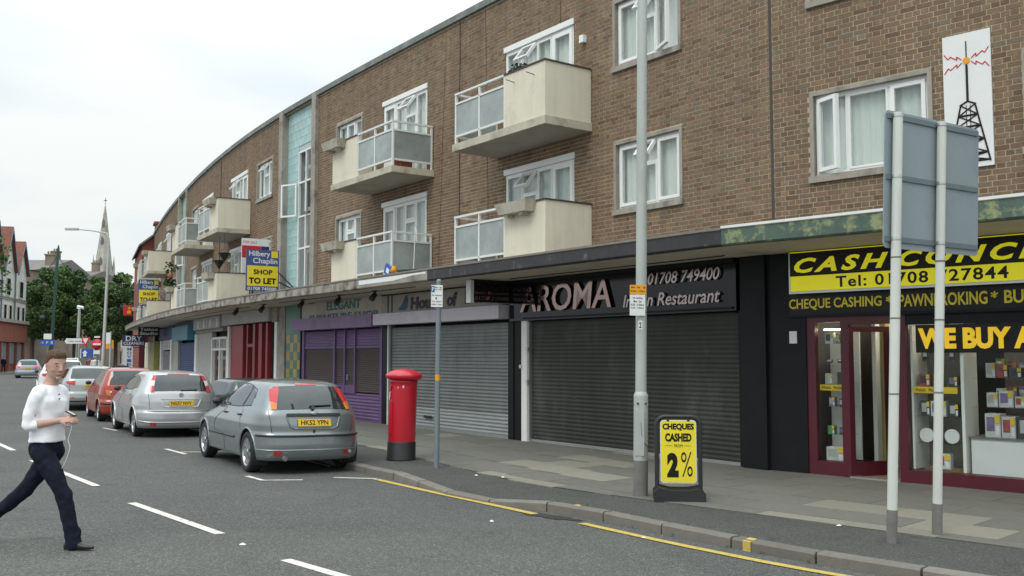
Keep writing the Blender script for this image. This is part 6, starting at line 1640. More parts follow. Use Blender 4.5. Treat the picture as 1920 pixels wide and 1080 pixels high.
def plate_on(t, sh, txt, zc, w_=.52, h_=.111, e=.012, y0=0.0):
    p = sh.P(0, zc); q = sh.P(0, zc + .05); tilt = math.atan2(q.x - p.x, .05)
    Mq = Matrix.Translation((p.x - e, y0, zc)) @ Matrix.Rotation(tilt, 4, 'Y') @ Matrix.Rotation(R(-90), 4, 'Z')
    b = MB(); b.box(-w_ / 2, w_ / 2, -.006, .006, -h_ / 2, h_ / 2, 0, Mq); o = b.obj('number_plate', M_['plateyel'], t)
    b = MB(); text_add(b, txt, -w_ * .42, w_ * .42, -.038, .038, -.0065, .001, 0, Mq, 0, .02); b.obj('lettering', M_['blk'], o)
    return Mq
def place(px, py, z, ang, dxr, dyl):
    """rear-left wheel contact seen at px,py; ang = heading left of straight ahead"""
    x, y = ray_ground(px, py, z); a = R(ang); fwd = Vector((-math.sin(a), math.cos(a))); rt = Vector((math.cos(a), math.sin(a)))
    c = Vector((x, y)) + rt * dyl + fwd * dxr
    zl = zr(c.x - rt.x * dyl, c.y - rt.y * dyl); zrr = zr(c.x + rt.x * dyl, c.y + rt.y * dyl)
    roll = math.atan2(zl - zrr, 2 * dyl)
    m = Matrix.Rotation(a + math.pi / 2, 4, 'Z') @ Matrix.Rotation(roll, 4, 'X'); m.translation = (c.x, c.y, (zl + zrr) / 2); return m

# --- nearest car: steel grey five door hatchback
shA = Shape([(.17, -1.88), (.26, -1.96), (.34, -1.985), (.44, -1.995), (.60, -1.985), (.625, -1.95), (.75, -1.945), (.90, -1.905), (.97, -1.865), (1.1, -1.77), (1.22, -1.665), (1.33, -1.53), (1.37, -1.44), (1.40, -1.25), (1.42, -1.0), (1.435, -.55)],
            [(.17, 2.0), (.3, 2.12), (.5, 2.15), (.60, 2.12), (.68, 2.02), (.75, 1.82), (.82, 1.50), (.88, 1.18), (.93, .98), (.98, .86), (1.1, .60), (1.22, .32), (1.32, .06), (1.37, -.08), (1.40, -.22), (1.42, -.35), (1.435, -.5)],
            [(.17, .78), (.24, .83), (.40, .85), (.58, .855), (.75, .848), (.88, .822), (.95, .795), (.98, .775), (1.1, .715), (1.22, .655), (1.32, .60), (1.37, .555), (1.40, .48), (1.42, .36), (1.435, .02)], n=11, m=3.0)
Mc = place(474, 884, .01, 31.5, 1.29, .73)
swA = [([(.78, 1.0), (.45, .985), (.08, .985)], [(.50, 1.09), (.25, 1.20), (.02, 1.315)]),
       ([(.02, .985), (-.35, .99), (-.72, 1.0)], [(-.04, 1.325), (-.40, 1.335), (-.70, 1.31)]),
       ([(-.78, 1.0), (-.95, 1.01), (-1.16, 1.04)], [(-.76, 1.30), (-.90, 1.26), (-1.12, 1.12)])]
lrA = [([(37, .975), (46, .975)], [(38, 1.07), (54, 1.10)], 'lampamb'), ([(38, 1.07), (54, 1.10)], [(39, 1.325), (64, 1.27)], 'lampred')]
cA, patch, sweep, X, Yr = car(Mc, PAINT['steel'], shA, 1.435, (-1.29, 1.315), .315, 1.50, lrA, swA, ((.63, .985), (.525, 1.335)), None, 'nearest parked car, a steel grey five door hatchback with plate HK52 YPN')
b = MB()       # bumper rubbing strip wrapped round the back
for sd in (1, -1):
    sweep([(R(.02), .585), (R(20), .585), (R(45), .587), (R(68), .59)], .020, M_['plastic'], 'bumper_strip', .000, sd)
    sweep([(R(.02), .375), (R(20), .375), (R(45), .375), (R(70), .38)], .008, M_['alloy'], 'bumper_crease', .0, sd)
    sweep(X([(.95, .50), (.05, .50)]), .019, M_['plastic'], 'side_strip', .002, sd); sweep(X([(.01, .50), (-.62, .50)]), .019, M_['plastic'], 'side_strip', .002, sd)
    sweep(X([(.02, 1.33), (.03, .95), (.0, .50), (-.02, .26)]), .0045, M_['plastic'], 'door_gap', .0, sd)
    sweep(X([(.98, .90), (.98, .60), (.92, .26)]), .0045, M_['plastic'], 'door_gap', .0, sd)
    sweep(X([(-.75, 1.30), (-.78, .98), (-.85, .80), (-.93, .66)]), .0045, M_['plastic'], 'door_gap', .0, sd)
    sweep(X([(-.02, 1.0), (-.06, 1.33)]), .022, M_['plastic'], 'window_pillar', -.006, sd)
    sweep(X([(-.74, 1.01), (-.72, 1.31)]), .016, M_['plastic'], 'window_pillar', -.004, sd)
    sweep(X([(.80, .99), (.2, .975), (-.5, .98), (-1.17, 1.02)]), .009, M_['plastic'], 'window_seal', .0, sd)
    sweep(X([(.80, .99), (.5, 1.10), (.25, 1.215), (.02, 1.33), (-.4, 1.345), (-.72, 1.32), (-1.15, 1.13)]), .008, M_['plastic'], 'window_seal', .0, sd)
    for x in (.10, -.72):
        sweep(X([(x, .86), (x - .15, .865)]), .016, M_['plastic'], 'door_handle', .012, sd)
    patch([(R(28), .29), (R(37), .29)], [(R(26), .355), (R(38), .355)], M_['lampred'], .012, sd, 'reflector', k=2)
patch([(R(0), .875), (R(22), .875)], [(R(0), .915), (R(22.5), .915)], M_['plastic'], .022, 1, 'tailgate_strip', k=2); patch([(R(0), .875), (R(22), .875)], [(R(0), .915), (R(22.5), .915)], M_['plastic'], .022, -1, 'tailgate_strip', k=2)
for sd in (1, -1): sweep([(R(21.5), .87), (R(17), .72), (R(12), .69), (R(.02), .69)], .012, PAINT['steel'], 'plate_surround', .006, sd)
plate_on(cA, shA, 'HK52 YPN', .785, e=.022)
b = MB(); p = shA.P(0, .895); b.lathe([(0, 0), (.05, .004), (.055, .0), (.055, -.01)], 20, M=Matrix.Translation((p.x - .035, 0, .925)) @ Matrix.Rotation(R(-90), 4, 'Y') @ Matrix.Diagonal((.45, 1, 1, 1))); b.obj('badge', M_['alloy'], cA)
b = MB(); p = shA.P(0, .66); b.cyl((p.x - .02, 0, .655), (p.x + .02, 0, .655), .018, n=12); b.obj('lock', M_['plastic'], cA)
patch([(R(0), 1.345), (R(10), 1.345)], [(R(0), 1.372), (R(9), 1.372)], M_['lampred'], .006, 1, 'brake_lamp', k=2); patch([(R(0), 1.345), (R(10), 1.345)], [(R(0), 1.372), (R(9), 1.372)], M_['lampred'], .006, -1, 'brake_lamp', k=2)
b = MB(); b.tube([shA.off(shA.phiy(.02, .99), .99, .015), shA.off(shA.phiy(.05, 1.02), 1.02, .025), shA.off(shA.phiy(.30, 1.035), 1.035, .02, -1)], .011, 6); b.cyl(tuple(shA.off(0, .99, .005)), tuple(shA.off(0, .99, .035)), .03, n=10); b.obj('rear_wiper', M_['plastic'], cA)
b = MB(); b.cyl((-1.7, .45, .26), (-1.985, .45, .25), .035, n=14); b.obj('exhaust', M_['poled'], cA)
b = MB(); b.cyl((-1.99, -.57, .34), (-2.0, -.57, .34), .028, n=14); b.obj('tow_cover', M_['alloy'], cA)

# --- second car: silver hatchback with tall lamps
shB = Shape([(.18, -1.95), (.28, -2.05), (.40, -2.075), (.56, -2.07), (.60, -2.03), (.80, -2.02), (.98, -1.97), (1.05, -1.93), (1.25, -1.80), (1.38, -1.66), (1.42, -1.55), (1.46, -1.2), (1.49, -.6)],
            [(.18, 2.1), (.3, 2.2), (.5, 2.25), (.64, 2.2), (.74, 2.05), (.82, 1.8), (.90, 1.45), (.97, 1.12), (1.03, .95), (1.2, .55), (1.36, .1), (1.42, -.08), (1.46, -.25), (1.49, -.5)],
            [(.18, .82), (.26, .88), (.45, .905), (.70, .905), (.92, .875), (1.0, .84), (1.2, .745), (1.36, .665), (1.42, .60), (1.46, .48), (1.49, .02)], n=11, m=3.0)
swB = [([(.85, 1.05), (.45, 1.035), (.05, 1.035)], [(.55, 1.15), (.3, 1.26), (.02, 1.365)]), ([(-.0, 1.035), (-.4, 1.04), (-.80, 1.06)], [(-.03, 1.37), (-.4, 1.375), (-.78, 1.34)]), ([(-.85, 1.06), (-1.0, 1.075), (-1.22, 1.13)], [(-.83, 1.33), (-.98, 1.30), (-1.20, 1.20)])]
lrB = [([(33, 1.0), (45, 1.0)], [(37, 1.13), (47, 1.16)], 'lampred'), ([(37, 1.13), (47, 1.16)], [(38, 1.25), (50, 1.26)], 'lampclear'), ([(38, 1.25), (50, 1.26)], [(37, 1.38), (48, 1.34)], 'lampred')]
Mb = place(257, 818, .0, 31, 1.30, .77)
cB, patch, sweep, X, Yr = car(Mb, PAINT['silver'], shB, 1.49, (-1.30, 1.34), .315, 1.54, lrB, swB, ((.64, 1.03), (.55, 1.385)), None, 'bright silver hatchback with plate NG57 NVV, second car in the parked row')
for sd in (1, -1):
    sweep([(R(.02), .345), (R(20), .345), (R(45), .35), (R(66), .37)], .016, M_['alloy'], 'bumper_crease', .0, sd); sweep([(R(.02), .585), (R(20), .585), (R(42), .59)], .014, M_['plastic'], 'bumper_gap', -.004, sd)
    sweep(X([(.0, 1.36), (.0, .98), (-.03, .55), (-.05, .28)]), .0045, M_['plastic'], 'door_gap', .0, sd); sweep(X([(-.80, 1.34), (-.83, 1.0), (-.92, .75)]), .0045, M_['plastic'], 'door_gap', .0, sd)
    sweep(X([(.88, 1.04), (.2, 1.025), (-.6, 1.03), (-1.22, 1.10)]), .009, M_['plastic'], 'window_seal', .0, sd); sweep(X([(-.02, 1.04), (-.04, 1.37)]), .02, M_['plastic'], 'window_pillar', -.005, sd)
    for x in (.08, -.74): sweep(X([(x, .93), (x - .16, .935)]), .015, PAINT['silver'], 'door_handle', .012, sd)
    patch([(R(26), .28), (R(36), .28)], [(R(25), .34), (R(37), .34)], M_['lampred'], .014, sd, 'reflector', k=2)
    patch([(R(0), .845), (R(20), .845)], [(R(0), .875), (R(20.5), .875)], PAINT['silver'], .03, sd, 'plate_ledge', k=2); sweep([(R(19.5), .84), (R(15), .70), (R(10), .68), (R(.02), .68)], .012, M_['white'], 'plate_surround', .004, sd)
    patch([(R(0), 1.392), (R(14), 1.392)], [(R(0), 1.415), (R(13), 1.415)], M_['lampred'], .008, sd, 'brake_lamp', k=2)
plate_on(cB, shB, 'NG57 NVV', .765, e=.022)
b = MB(); b.tube([shB.off(0, 1.04, .015), shB.off(shB.phiy(.35, 1.055), 1.055, .02, -1)], .012, 6); b.obj('rear_wiper', M_['plastic'], cB)
b = MB(); p = shB.P(0, .94); b.cyl((p.x - .02, -.0, .945), (p.x, 0, .945), .05, n=18); b.obj('badge', M_['alloy'], cB)

# --- third: orange red hatchback
shC = Shape([(.18, -1.75), (.28, -1.84), (.42, -1.87), (.56, -1.86), (.60, -1.82), (.85, -1.80), (.98, -1.76), (1.05, -1.73), (1.25, -1.64), (1.40, -1.54), (1.45, -1.42), (1.48, -1.1), (1.50, -.5)],
            [(.18, 1.8), (.3, 1.93), (.5, 1.96), (.66, 1.9), (.76, 1.78), (.86, 1.5), (.95, 1.2), (1.02, 1.0), (1.2, .62), (1.38, .2), (1.44, .02), (1.48, -.2), (1.50, -.45)],
            [(.18, .76), (.26, .81), (.45, .83), (.75, .83), (.95, .80), (1.03, .77), (1.2, .70), (1.38, .63), (1.44, .56), (1.48, .44), (1.50, .02)], n=11, m=3.2)
swC = [([(.85, 1.05), (.4, 1.04), (.0, 1.04)], [(.6, 1.16), (.35, 1.28), (.0, 1.385)]), ([(-.06, 1.04), (-.5, 1.05), (-1.15, 1.08)], [(-.06, 1.39), (-.5, 1.38), (-1.05, 1.33)])]
lrC = [([(32, .72), (44, .74)], [(34, .86), (50, .88)], 'lampamb'), ([(34, .86), (50, .88)], [(38, 1.0), (54, .98)], 'lampred')]
Mcc = place(190, 789, .0, 30, 1.2, .70)
cC, patch, sweep, X, Yr = car(Mcc, PAINT['orange'], shC, 1.50, (-1.22, 1.24), .295, 1.42, lrC, swC, ((.60, 1.03), (.54, 1.40)), None, 'orange red hatchback, third car in the parked row')
for sd in (1, -1):
    sweep([(R(.02), .50), (R(20), .50), (R(50), .50), (R(66), .51)], .035, M_['plastic'], 'bumper_strip', -.008, sd); sweep(X([(.55, 1.38), (.7, .95), (.72, .5), (.6, .28)]), .0045, M_['plastic'], 'door_gap', .0, sd)
    sweep(X([(-.35, 1.38), (-.38, .98), (-.45, .5), (-.5, .3)]), .0045, M_['plastic'], 'door_gap', .0, sd)
    patch([(R(30), .80), (R(35), .80)], [(R(31), .85), (R(36), .85)], M_['lampclear'], .016, sd, 'reverse_lamp', k=2)
plate_on(cC, shC, 'LS03 KDX', .70, e=.02)

# --- fourth: pale grey estate
def scaled(sh, fx, zadd, wf=1.0, rear_shift=0.0):
    xr = [(z, x * fx - rear_shift * max(0, min(1, (z - .9) / .45))) for z, x in sh.xr]; return Shape([(z + (zadd if z > 1 else 0), x) for z, x in xr], [(z + (zadd if z > 1 else 0), x * fx) for z, x in sh.xf], [(z + (zadd if z > 1 else 0), w_ * wf) for z, w_ in sh.w], sh.n, sh.m)
shD = Shape([(.18, -2.25), (.28, -2.36), (.42, -2.39), (.58, -2.38), (.62, -2.34), (.85, -2.33), (.98, -2.29), (1.05, -2.26), (1.25, -2.08), (1.40, -1.90), (1.44, -1.75), (1.475, -1.3), (1.49, -.6)],
            [(.18, 2.2), (.3, 2.35), (.5, 2.4), (.64, 2.34), (.74, 2.15), (.82, 1.85), (.90, 1.45), (.97, 1.10), (1.03, .92), (1.2, .5), (1.37, .02), (1.43, -.18), (1.475, -.4), (1.49, -.55)],
            [(.18, .84), (.26, .90), (.45, .93), (.70, .93), (.92, .90), (1.0, .86), (1.2, .76), (1.38, .67), (1.44, .60), (1.475, .46), (1.49, .02)], n=11, m=3.0)
swD = [([(.85, 1.05), (.4, 1.04), (-.0, 1.04)], [(.5, 1.17), (.25, 1.28), (-.03, 1.37)]), ([(-.06, 1.04), (-.5, 1.045), (-.95, 1.05)], [(-.08, 1.375), (-.5, 1.38), (-.93, 1.375)]), ([(-1.0, 1.05), (-1.4, 1.06), (-1.85, 1.10)], [(-1.0, 1.37), (-1.35, 1.36), (-1.72, 1.30)])]
lrD = [([(27, .84), (50, .88)], [(28, .99), (60, .96)], 'lampred')]
Md = place(119, 768, .0, 29, 1.4, .78)
cD, patch, sweep, X, Yr = car(Md, PAINT['grey'], shD, 1.49, (-1.40, 1.44), .325, 1.56, lrD, swD, ((.68, 1.06), (.60, 1.40)), None, 'pale grey estate car with wide red lamps, fourth in the parked row')
plate_on(cD, shD, 'LK08 XAJ', .80, e=.02)
for sd in (1, -1):
    sweep([(R(.02), .60), (R(20), .60), (R(45), .60)], .012, M_['alloy'], 'bumper_crease', .0, sd); sweep([(R(.02), .32), (R(20), .32), (R(45), .32)], .05, M_['plastic'], 'bumper_skirt', -.03, sd)
    patch([(R(27), .42), (R(34), .42)], [(R(27), .45), (R(34), .45)], M_['lampred'], .010, sd, 'reflector', k=2)

# --- cars further along and across the road
def far_car(x, y, ang, paint, sh, zmax, label, lamps, sws, rw_, lit=None, nm='parked_car', k=1.0, plate=None):
    m = Matrix.Rotation(R(ang) + math.pi / 2, 4, 'Z') @ Matrix.Diagonal((1, 1, k, 1)); m.translation = (x, y, zr(x, y))
    t, *_ = car(m, paint, sh, zmax, (-1.32, 1.34), .31, 1.52, lamps, sws, rw_, None, label, name=nm, detail=False, lit=lit)
    if plate: plate_on(t, sh, plate, .78, e=.02)
    return t
e_ = far_car(-19.4, 41.5, 27, PAINT['white'], shD, 1.49, 'white estate car with roof bars beyond the pale grey estate', lrD, swD, ((.68, 1.06), (.60, 1.40)), k=1.12)
b = MB()
for sd in (-1, 1): b.tube([(-1.5, sd * .56, 1.44), (-1.4, sd * .56, 1.50), (.2, sd * .56, 1.52), (.35, sd * .56, 1.44)], .022, 6)
for x in (-1.1, -.1): b.cyl((x, -.56, 1.51), (x, .56, 1.51), .02, n=6)
b.obj('roof_bars', M_['white'], e_)
far_car(-38.6, 77, 24, PAINT['bluegrey'], shB, 1.49, 'silver blue car across the road with brake lights on, at the far left', [([(24, .78), (50, .80)], [(26, .92), (56, .94)], 'lampred')], swB, ((.64, 1.03), (.55, 1.385)), lit=M_['lampon'], nm='driving_car', plate='KX05 ABF')
far_car(-33.6, 72, 24, PAINT['dark'], shB, 1.49, 'dark car with red lamps driving away just behind the head of the man', [([(24, .78), (50, .80)], [(26, .92), (56, .94)], 'lampred')], swB, ((.64, 1.03), (.55, 1.385)), nm='driving_car')
xx, yy = fac(14.3, 2.95)
mdk = Matrix.Rotation(R(36) + math.pi / 2, 4, 'Z') @ Matrix.Diagonal((.92, .95, .785, 1)); mdk.translation = (xx, yy, PZ)
car(mdk, PAINT['dark'], shC, 1.50, (-1.22, 1.24), .295, 1.42, lrC, swC, ((.60, 1.03), (.54, 1.40)), None, 'small dark car parked between the two silver cars, mostly hidden', detail=False)

# ================================================================ PEOPLE
def loft(mb_, secs, n=20, M=None, cap=True, mi=0):
    """secs: (centre, right axis, up/front axis, ra, rb, exponent)"""
    rows = []
    for (c, a, b_, ra, rb, *ex) in secs:
        e = ex[0] if ex else 2.0; r_ = []
        for k in range(n):
            t = 2 * math.pi * k / n; ct, st_ = math.cos(t), math.sin(t)
            r_.append(Vector(c) + Vector(a) * ra * math.copysign(abs(ct) ** (2 / e), ct) + Vector(b_) * rb * math.copysign(abs(st_) ** (2 / e), st_))
        rows.append(r_)
    vs = [p for r_ in rows for p in r_]; fs = []
    for i in range(len(rows) - 1):
        for k in range(n): fs.append((i * n + k, i * n + (k + 1) % n, (i + 1) * n + (k + 1) % n, (i + 1) * n + k))
    fs.append(tuple(reversed(range(n)))); fs.append(tuple(range((len(rows) - 1) * n, len(rows) * n)))
    mb_.add(vs, fs, mi, M, True)
def limb(mb_, pts, rad, n=16, M=None, flat=1.0):
    """limb through points with radii; rounded ends"""
    pts = [Vector(p) for p in pts]; P_, R_ = [], []
    for i in range(len(pts) - 1):
        k = 5
        for j in range(k):
            f = j / k; P_.append(pts[i].lerp(pts[i + 1], f)); ff = f * f * (3 - 2 * f); R_.append(rad[i] + (rad[i + 1] - rad[i]) * ff)
    P_.append(pts[-1]); R_.append(rad[-1])
    # smooth the path a little
    for _ in range(2): P_ = [P_[0]] + [(P_[i - 1] + P_[i] * 2 + P_[i + 1]) / 4 for i in range(1, len(P_) - 1)] + [P_[-1]]
    d0 = (P_[1] - P_[0]).normalized(); d1 = (P_[-1] - P_[-2]).normalized()
    P_ = [P_[0] - d0 * R_[0] * .8, P_[0] - d0 * R_[0] * .5] + P_ + [P_[-1] + d1 * R_[-1] * .5, P_[-1] + d1 * R_[-1] * .8]
    R_ = [R_[0] * .35, R_[0] * .8] + R_ + [R_[-1] * .8, R_[-1] * .35]
    mb_.tube(P_, R_, n, M=M)
def remesh(mb_, name, m, parent, vox=.012, smooth=4, disp=None, M=None, dec=None):
    o = mb_.obj(name, m, parent, M)
    r_ = o.modifiers.new('r', 'REMESH'); r_.mode = 'VOXEL'; r_.voxel_size = vox; r_.use_smooth_shade = True
    s_ = o.modifiers.new('s', 'SMOOTH'); s_.iterations = smooth; s_.factor = .5
    dg = bpy.context.evaluated_depsgraph_get(); dg.update()
    me = bpy.data.meshes.new_from_object(o.evaluated_get(dg)); o.modifiers.clear(); o.data = me
    n = len(me.vertices); co = np.empty(n * 3); me.vertices.foreach_get('co', co); co = co.reshape(-1, 3)
    if disp is not None:
        no = np.empty(n * 3); me.vertices.foreach_get('normal', no); no = no.reshape(-1, 3)
        co = co + no * disp(co)[:, None]; me.vertices.foreach_set('co', co.reshape(-1)); me.update()
    me.polygons.foreach_set('use_smooth', [True] * len(me.polygons))
    if not me.materials: me.materials.append(m)
    return o

gx, gy = ray_ground(140, 1031, .06)
# person faces +X of his frame (walking to the right); z up; origin under the pelvis
man = thing('person', 'man in a white long sleeved top and dark jeans striding across the road with earphones', 'person', T(gx - .275, gy + .02, .062, R(-8)) @ Matrix.Diagonal((.97, .90, .985, 1)))
Xf = Vector((1, 0, 0)); Yl = Vector((0, 1, 0)); Zu = Vector((0, 0, 1))
# joints (x forward, y left(away from the camera), z)
hipR, hipL = Vector((-.02, -.09, .90)), Vector((.0, .09, .90))
kneeF, ankF = Vector((.24, -.10, .50)), Vector((.33, -.09, .10))          # near leg forward
kneeB, ankB = Vector((-.27, .10, .52)), Vector((-.68, .08, .22))          # far leg trailing
J = MB()
loft(J, [((-.03, 0, .86), Yl, Xf, .155, .125, 2.3), ((-.02, 0, .93), Yl, Xf, .175, .135, 2.3), ((-.02, 0, .985), Yl, Xf, .168, .120, 2.3), ((-.02, 0, 1.02), Yl, Xf, .150, .105, 2.2)], 24)
limb(J, [hipR, kneeF, ankF], [.105, .074, .066]); limb(J, [hipL, kneeB, ankB], [.105, .072, .060])
limb(J, [ankF + Vector((-.005, 0, .10)), ankF + Vector((.01, 0, -.03))], [.066, .075])
def fold_field(seed, k0, k1, n=14):
    g_ = np.random.default_rng(seed); K = g_.normal(size=(n, 3)); K /= np.linalg.norm(K, axis=1)[:, None]; K *= g_.uniform(k0, k1, n)[:, None]; ph = g_.uniform(0, 6.28, n)
    def f(c):
        v = np.zeros(len(c))
        for k_, p_ in zip(K, ph): v += np.sin(c @ k_ + p_ + 1.2 * np.sin(c @ (k_[[1, 2, 0]] * .35)))
        v /= math.sqrt(n); return np.sign(v) * np.abs(v) ** .8
    return f
_ff, _fg, _fh = fold_field(3, 20, 60), fold_field(5, 25, 70), fold_field(8, 60, 110)
def jd(c):
    q = c * np.array([.8, 1, 1.5])
    return .0040 * _fg(c) + .0065 * _ff(q) * (np.exp(-((c[:, 2] - .17) / .10) ** 2) + .6 * np.exp(-((c[:, 2] - .55) / .10) ** 2)) + .0014 * _fh(c)
# body: one continuous skin figure beneath the clothes
B = MB()
loft(B, [((-.02, 0, .95), Yl, Xf, .13, .09, 2.3), ((-.02, 0, 1.10), Yl, Xf, .13, .09, 2.2), ((.0, 0, 1.25), Yl, Xf, .15, .10, 2.3), ((.0, 0, 1.40), Yl, Xf, .165, .09, 2.4), ((-.01, 0, 1.46), Yl, Xf, .11, .068, 2.2), ((.0, 0, 1.52), Yl, Xf, .066, .066), ((.025, 0, 1.585), Yl, Xf, .060, .064)], 24)
limb(B, [hipR, kneeF, ankF], [.09, .055, .042]); limb(B, [hipL, kneeB, ankB], [.09, .055, .042])
shR, elR, wrR = Vector((-.02, -.185, 1.42)), Vector((-.085, -.225, 1.125)), Vector((.165, -.11, 1.175))
shL, elL, wrL = Vector((.0, .195, 1.42)), Vector((-.02, .235, 1.14)), Vector((.20, .02, 1.20))
limb(B, [shR + Vector((.0, .03, -.03)), elR], [.044, .040]); limb(B, [elR, wrR], [.042, .028]); limb(B, [shL + Vector((.0, -.03, -.03)), elL], [.044, .040]); limb(B, [elL, wrL], [.045, .028])
# head, turned towards the camera a little
HM = Matrix.Translation((.04, 0, 1.553)) @ Matrix.Rotation(R(-33), 4, 'Z') @ Matrix.Rotation(R(6), 4, 'Y') @ Matrix.Scale(1.07, 4)
hs = [(.0, .035, .05, .055), (.02, .065, .045, .062), (.045, .083, .055, .068), (.07, .092, .068, .073), (.10, .096, .080, .076), (.13, .096, .088, .077), (.155, .092, .093, .077), (.18, .088, .093, .075), (.205, .078, .085, .067), (.225, .058, .068, .052), (.237, .03, .04, .03)]
rows = []
for (z, fx, bx_, hw) in hs:
    r_ = []
    for k in range(28):
        t = 2 * math.pi * k / 28; c_, s_ = math.cos(t), math.sin(t); L_ = fx if c_ > 0 else bx_
        taper = 1 - .20 * max(0, c_) ** 2 * (1 if z < .1 else .4)
        r_.append((math.copysign(abs(c_) ** .9, c_) * L_, math.copysign(abs(s_) ** .9, s_) * hw * taper, z))
    rows.append(r_)
vs = [p for r_ in rows for p in r_]; fs = [(i * 28 + k, i * 28 + (k + 1) % 28, (i + 1) * 28 + (k + 1) % 28, (i + 1) * 28 + k) for i in range(len(rows) - 1) for k in range(28)]
fs += [tuple(reversed(range(28))), tuple(range((len(rows) - 1) * 28, len(rows) * 28))]
B.add(vs, fs, 0, HM, True)
def HP(x, y, z): return HM @ Vector((x, y, z))
limb(B, [HP(.088, 0, .128), HP(.104, 0, .105), HP(.112, 0, .083)], [.009, .011, .014], 8)     # nose
limb(B, [HP(.098, -.012, .080), HP(.098, .012, .080)], [.009, .009], 8)
limb(B, [HP(.082, -.035, .143), HP(.088, 0, .143), HP(.082, .035, .143)], [.007, .006, .007], 8)    # brow
limb(B, [HP(.086, -.018, .046), HP(.093, 0, .048), HP(.086, .018, .046)], [.006, .008, .006], 8)    # lips
limb(B, [HP(.070, -.01, .012), HP(.070, .01, .012)], [.016, .016], 8)                           # chin
for sy in (-1, 1):
    limb(B, [HP(.0, sy * .072, .075), HP(-.006, sy * .082, .105), HP(.0, sy * .080, .128), HP(.012, sy * .074, .120)], [.010, .010, .010, .008], 8)
    limb(B, [HP(.060, sy * .043, .088), HP(.050, sy * .052, .08)], [.020, .018], 8)
# hands: palm and five fingers each, closed round the phone
def hand(wr, d, palm, fing, thumb, side):
    d = Vector(d).normalized(); pl = Vector(palm).normalized(); ac = d.cross(pl).normalized() * side
    c = Vector(wr)
    k = [c + d * .03, c + d * .085]
    for a in (-.026, -.009, .009, .026): limb(B, [c + d * .01 + ac * a * .7, c + d * .088 + ac * a], [.014, .0125], 8)
    for i, a in enumerate((-.029, -.010, .010, .028)):
        ln = (.068, .078, .074, .058)[i]
        p0 = c + d * .088 + ac * a; p1 = p0 + (d * .75 + pl * .55).normalized() * ln * .45; p2 = p1 + (d * .05 + pl * 1).normalized() * ln * .33; p3 = p2 + (d * -.75 + pl * .5).normalized() * ln * .25
        limb(B, [p0, p1, p2, p3], [.0095, .009, .008, .0065], 8)
    t0 = c + d * .035 + ac * -.032; t1 = t0 + (d * .6 - ac * .55 + pl * .45).normalized() * .04; t2 = t1 + (d * .8 + pl * .5 + ac * .2).normalized() * .032
    limb(B, [t0, t1, t2], [.0125, .010, .0075], 8)
hand(wrR, (.9, .25, .12), (0, .7, -.5), 0, 0, 1); hand(wrL, (.8, -.45, -.05), (-.1, -.6, -.55), 0, 0, -1)
body = remesh(B, 'body', M_['skin'], man, .0062, 3)
# shirt
S = MB()
loft(S, [((-.02, 0, .975), Yl, Xf, .190, .140, 2.3), ((-.02, 0, 1.05), Yl, Xf, .182, .130, 2.3), ((-.015, 0, 1.12), Yl, Xf, .168, .122, 2.3), ((.0, 0, 1.24), Yl, Xf, .178, .126, 2.3), ((.002, 0, 1.35), Yl, Xf, .188, .120, 2.3), ((-.01, 0, 1.43), Yl, Xf, .172, .098, 2.3), ((-.015, 0, 1.475), Yl, Xf, .12, .082, 2.2), ((-.012, 0, 1.50), Yl, Xf, .080, .072, 2.0)], 28)
limb(S, [shR + Vector((0, .02, -.01)), shR + Vector((-.045, -.01, -.13)), elR, elR + (wrR - elR) * .24], [.070, .062, .055, .049]); limb(S, [shL + Vector((0, -.02, -.01)), elL, elL + (wrL - elL) * .24], [.080, .066, .060])
limb(S, [shR + Vector((.0, .12, .03)), shR + Vector((0, .03, 0))], [.055, .075]); limb(S, [shL + Vector((.0, -.12, .03)), shL + Vector((0, -.03, 0))], [.055, .075])
def sdp(c):
    arm = np.exp(-((c[:, 1] + .23) / .07) ** 2)
    w_ = .0038 * _ff(c) + .0012 * _fh(c) + .0018 * _fg(c * np.array([.5, 1, 1.6])) * np.exp(-((c[:, 2] - 1.06) / .09) ** 2)
    return w_ * np.clip((1.47 - c[:, 2]) / .1, 0, 1)
shirt = remesh(S, 'shirt', M_['shirt'], man, .010, 4, sdp)
b = MB(); b.tube([(.062, -.045, 1.455), (.082, 0, 1.435), (.06, .05, 1.46)], .004, 6); b.obj('neckline', M_['shirt'], man)
for i, z in enumerate((1.405, 1.365)):
    b = MB(); b.box(.0, .03, -.003, .003, -.004, .004, 0, Matrix.Translation((.115 + i * .006, -.055, z)) @ Matrix.Rotation(R(-35), 4, 'Z') @ Matrix.Rotation(R(-20), 4, 'Y')); b.obj('button', M_['blk'], man)
jeans = remesh(J, 'jeans', M_['jeans'], man, .011, 4, jd)
# shoes
def shoe(ank, pitch, yaw=0):
    Q = MB(); Ms = Matrix.Translation(ank) @ Matrix.Rotation(R(yaw), 4, 'Z') @ Matrix.Rotation(R(pitch), 4, 'Y')
    secs = [(-.085, .045, .032, .035), (-.05, .05, .038, .048), (.0, .048, .040, .050), (.06, .036, .043, .036), (.12, .026, .045, .026), (.17, .022, .036, .020), (.205, .020, .018, .012)]
    rows = []
    for (x, zc_, hw, hh) in secs:
        rows.append(((x, 0, -.095 + hh + .002), Yl, Zu, hw, hh, 2.4))
    loft(Q, rows, 18, Ms); limb(Q, [Ms @ Vector((-.03, 0, -.04)), Ms @ Vector((-.02, 0, .0))], [.042, .044])
    Q.box(-.085, -.03, -.033, .033, -.108, -.09, 0, Ms)
    return remesh(Q, 'shoe', M_['shoe'], man, .007, 2)
shoe(ankF + Vector((.0, 0, .012)), -4, -4); shoe(ankB + Vector((-.02, 0, -.01)), 38)
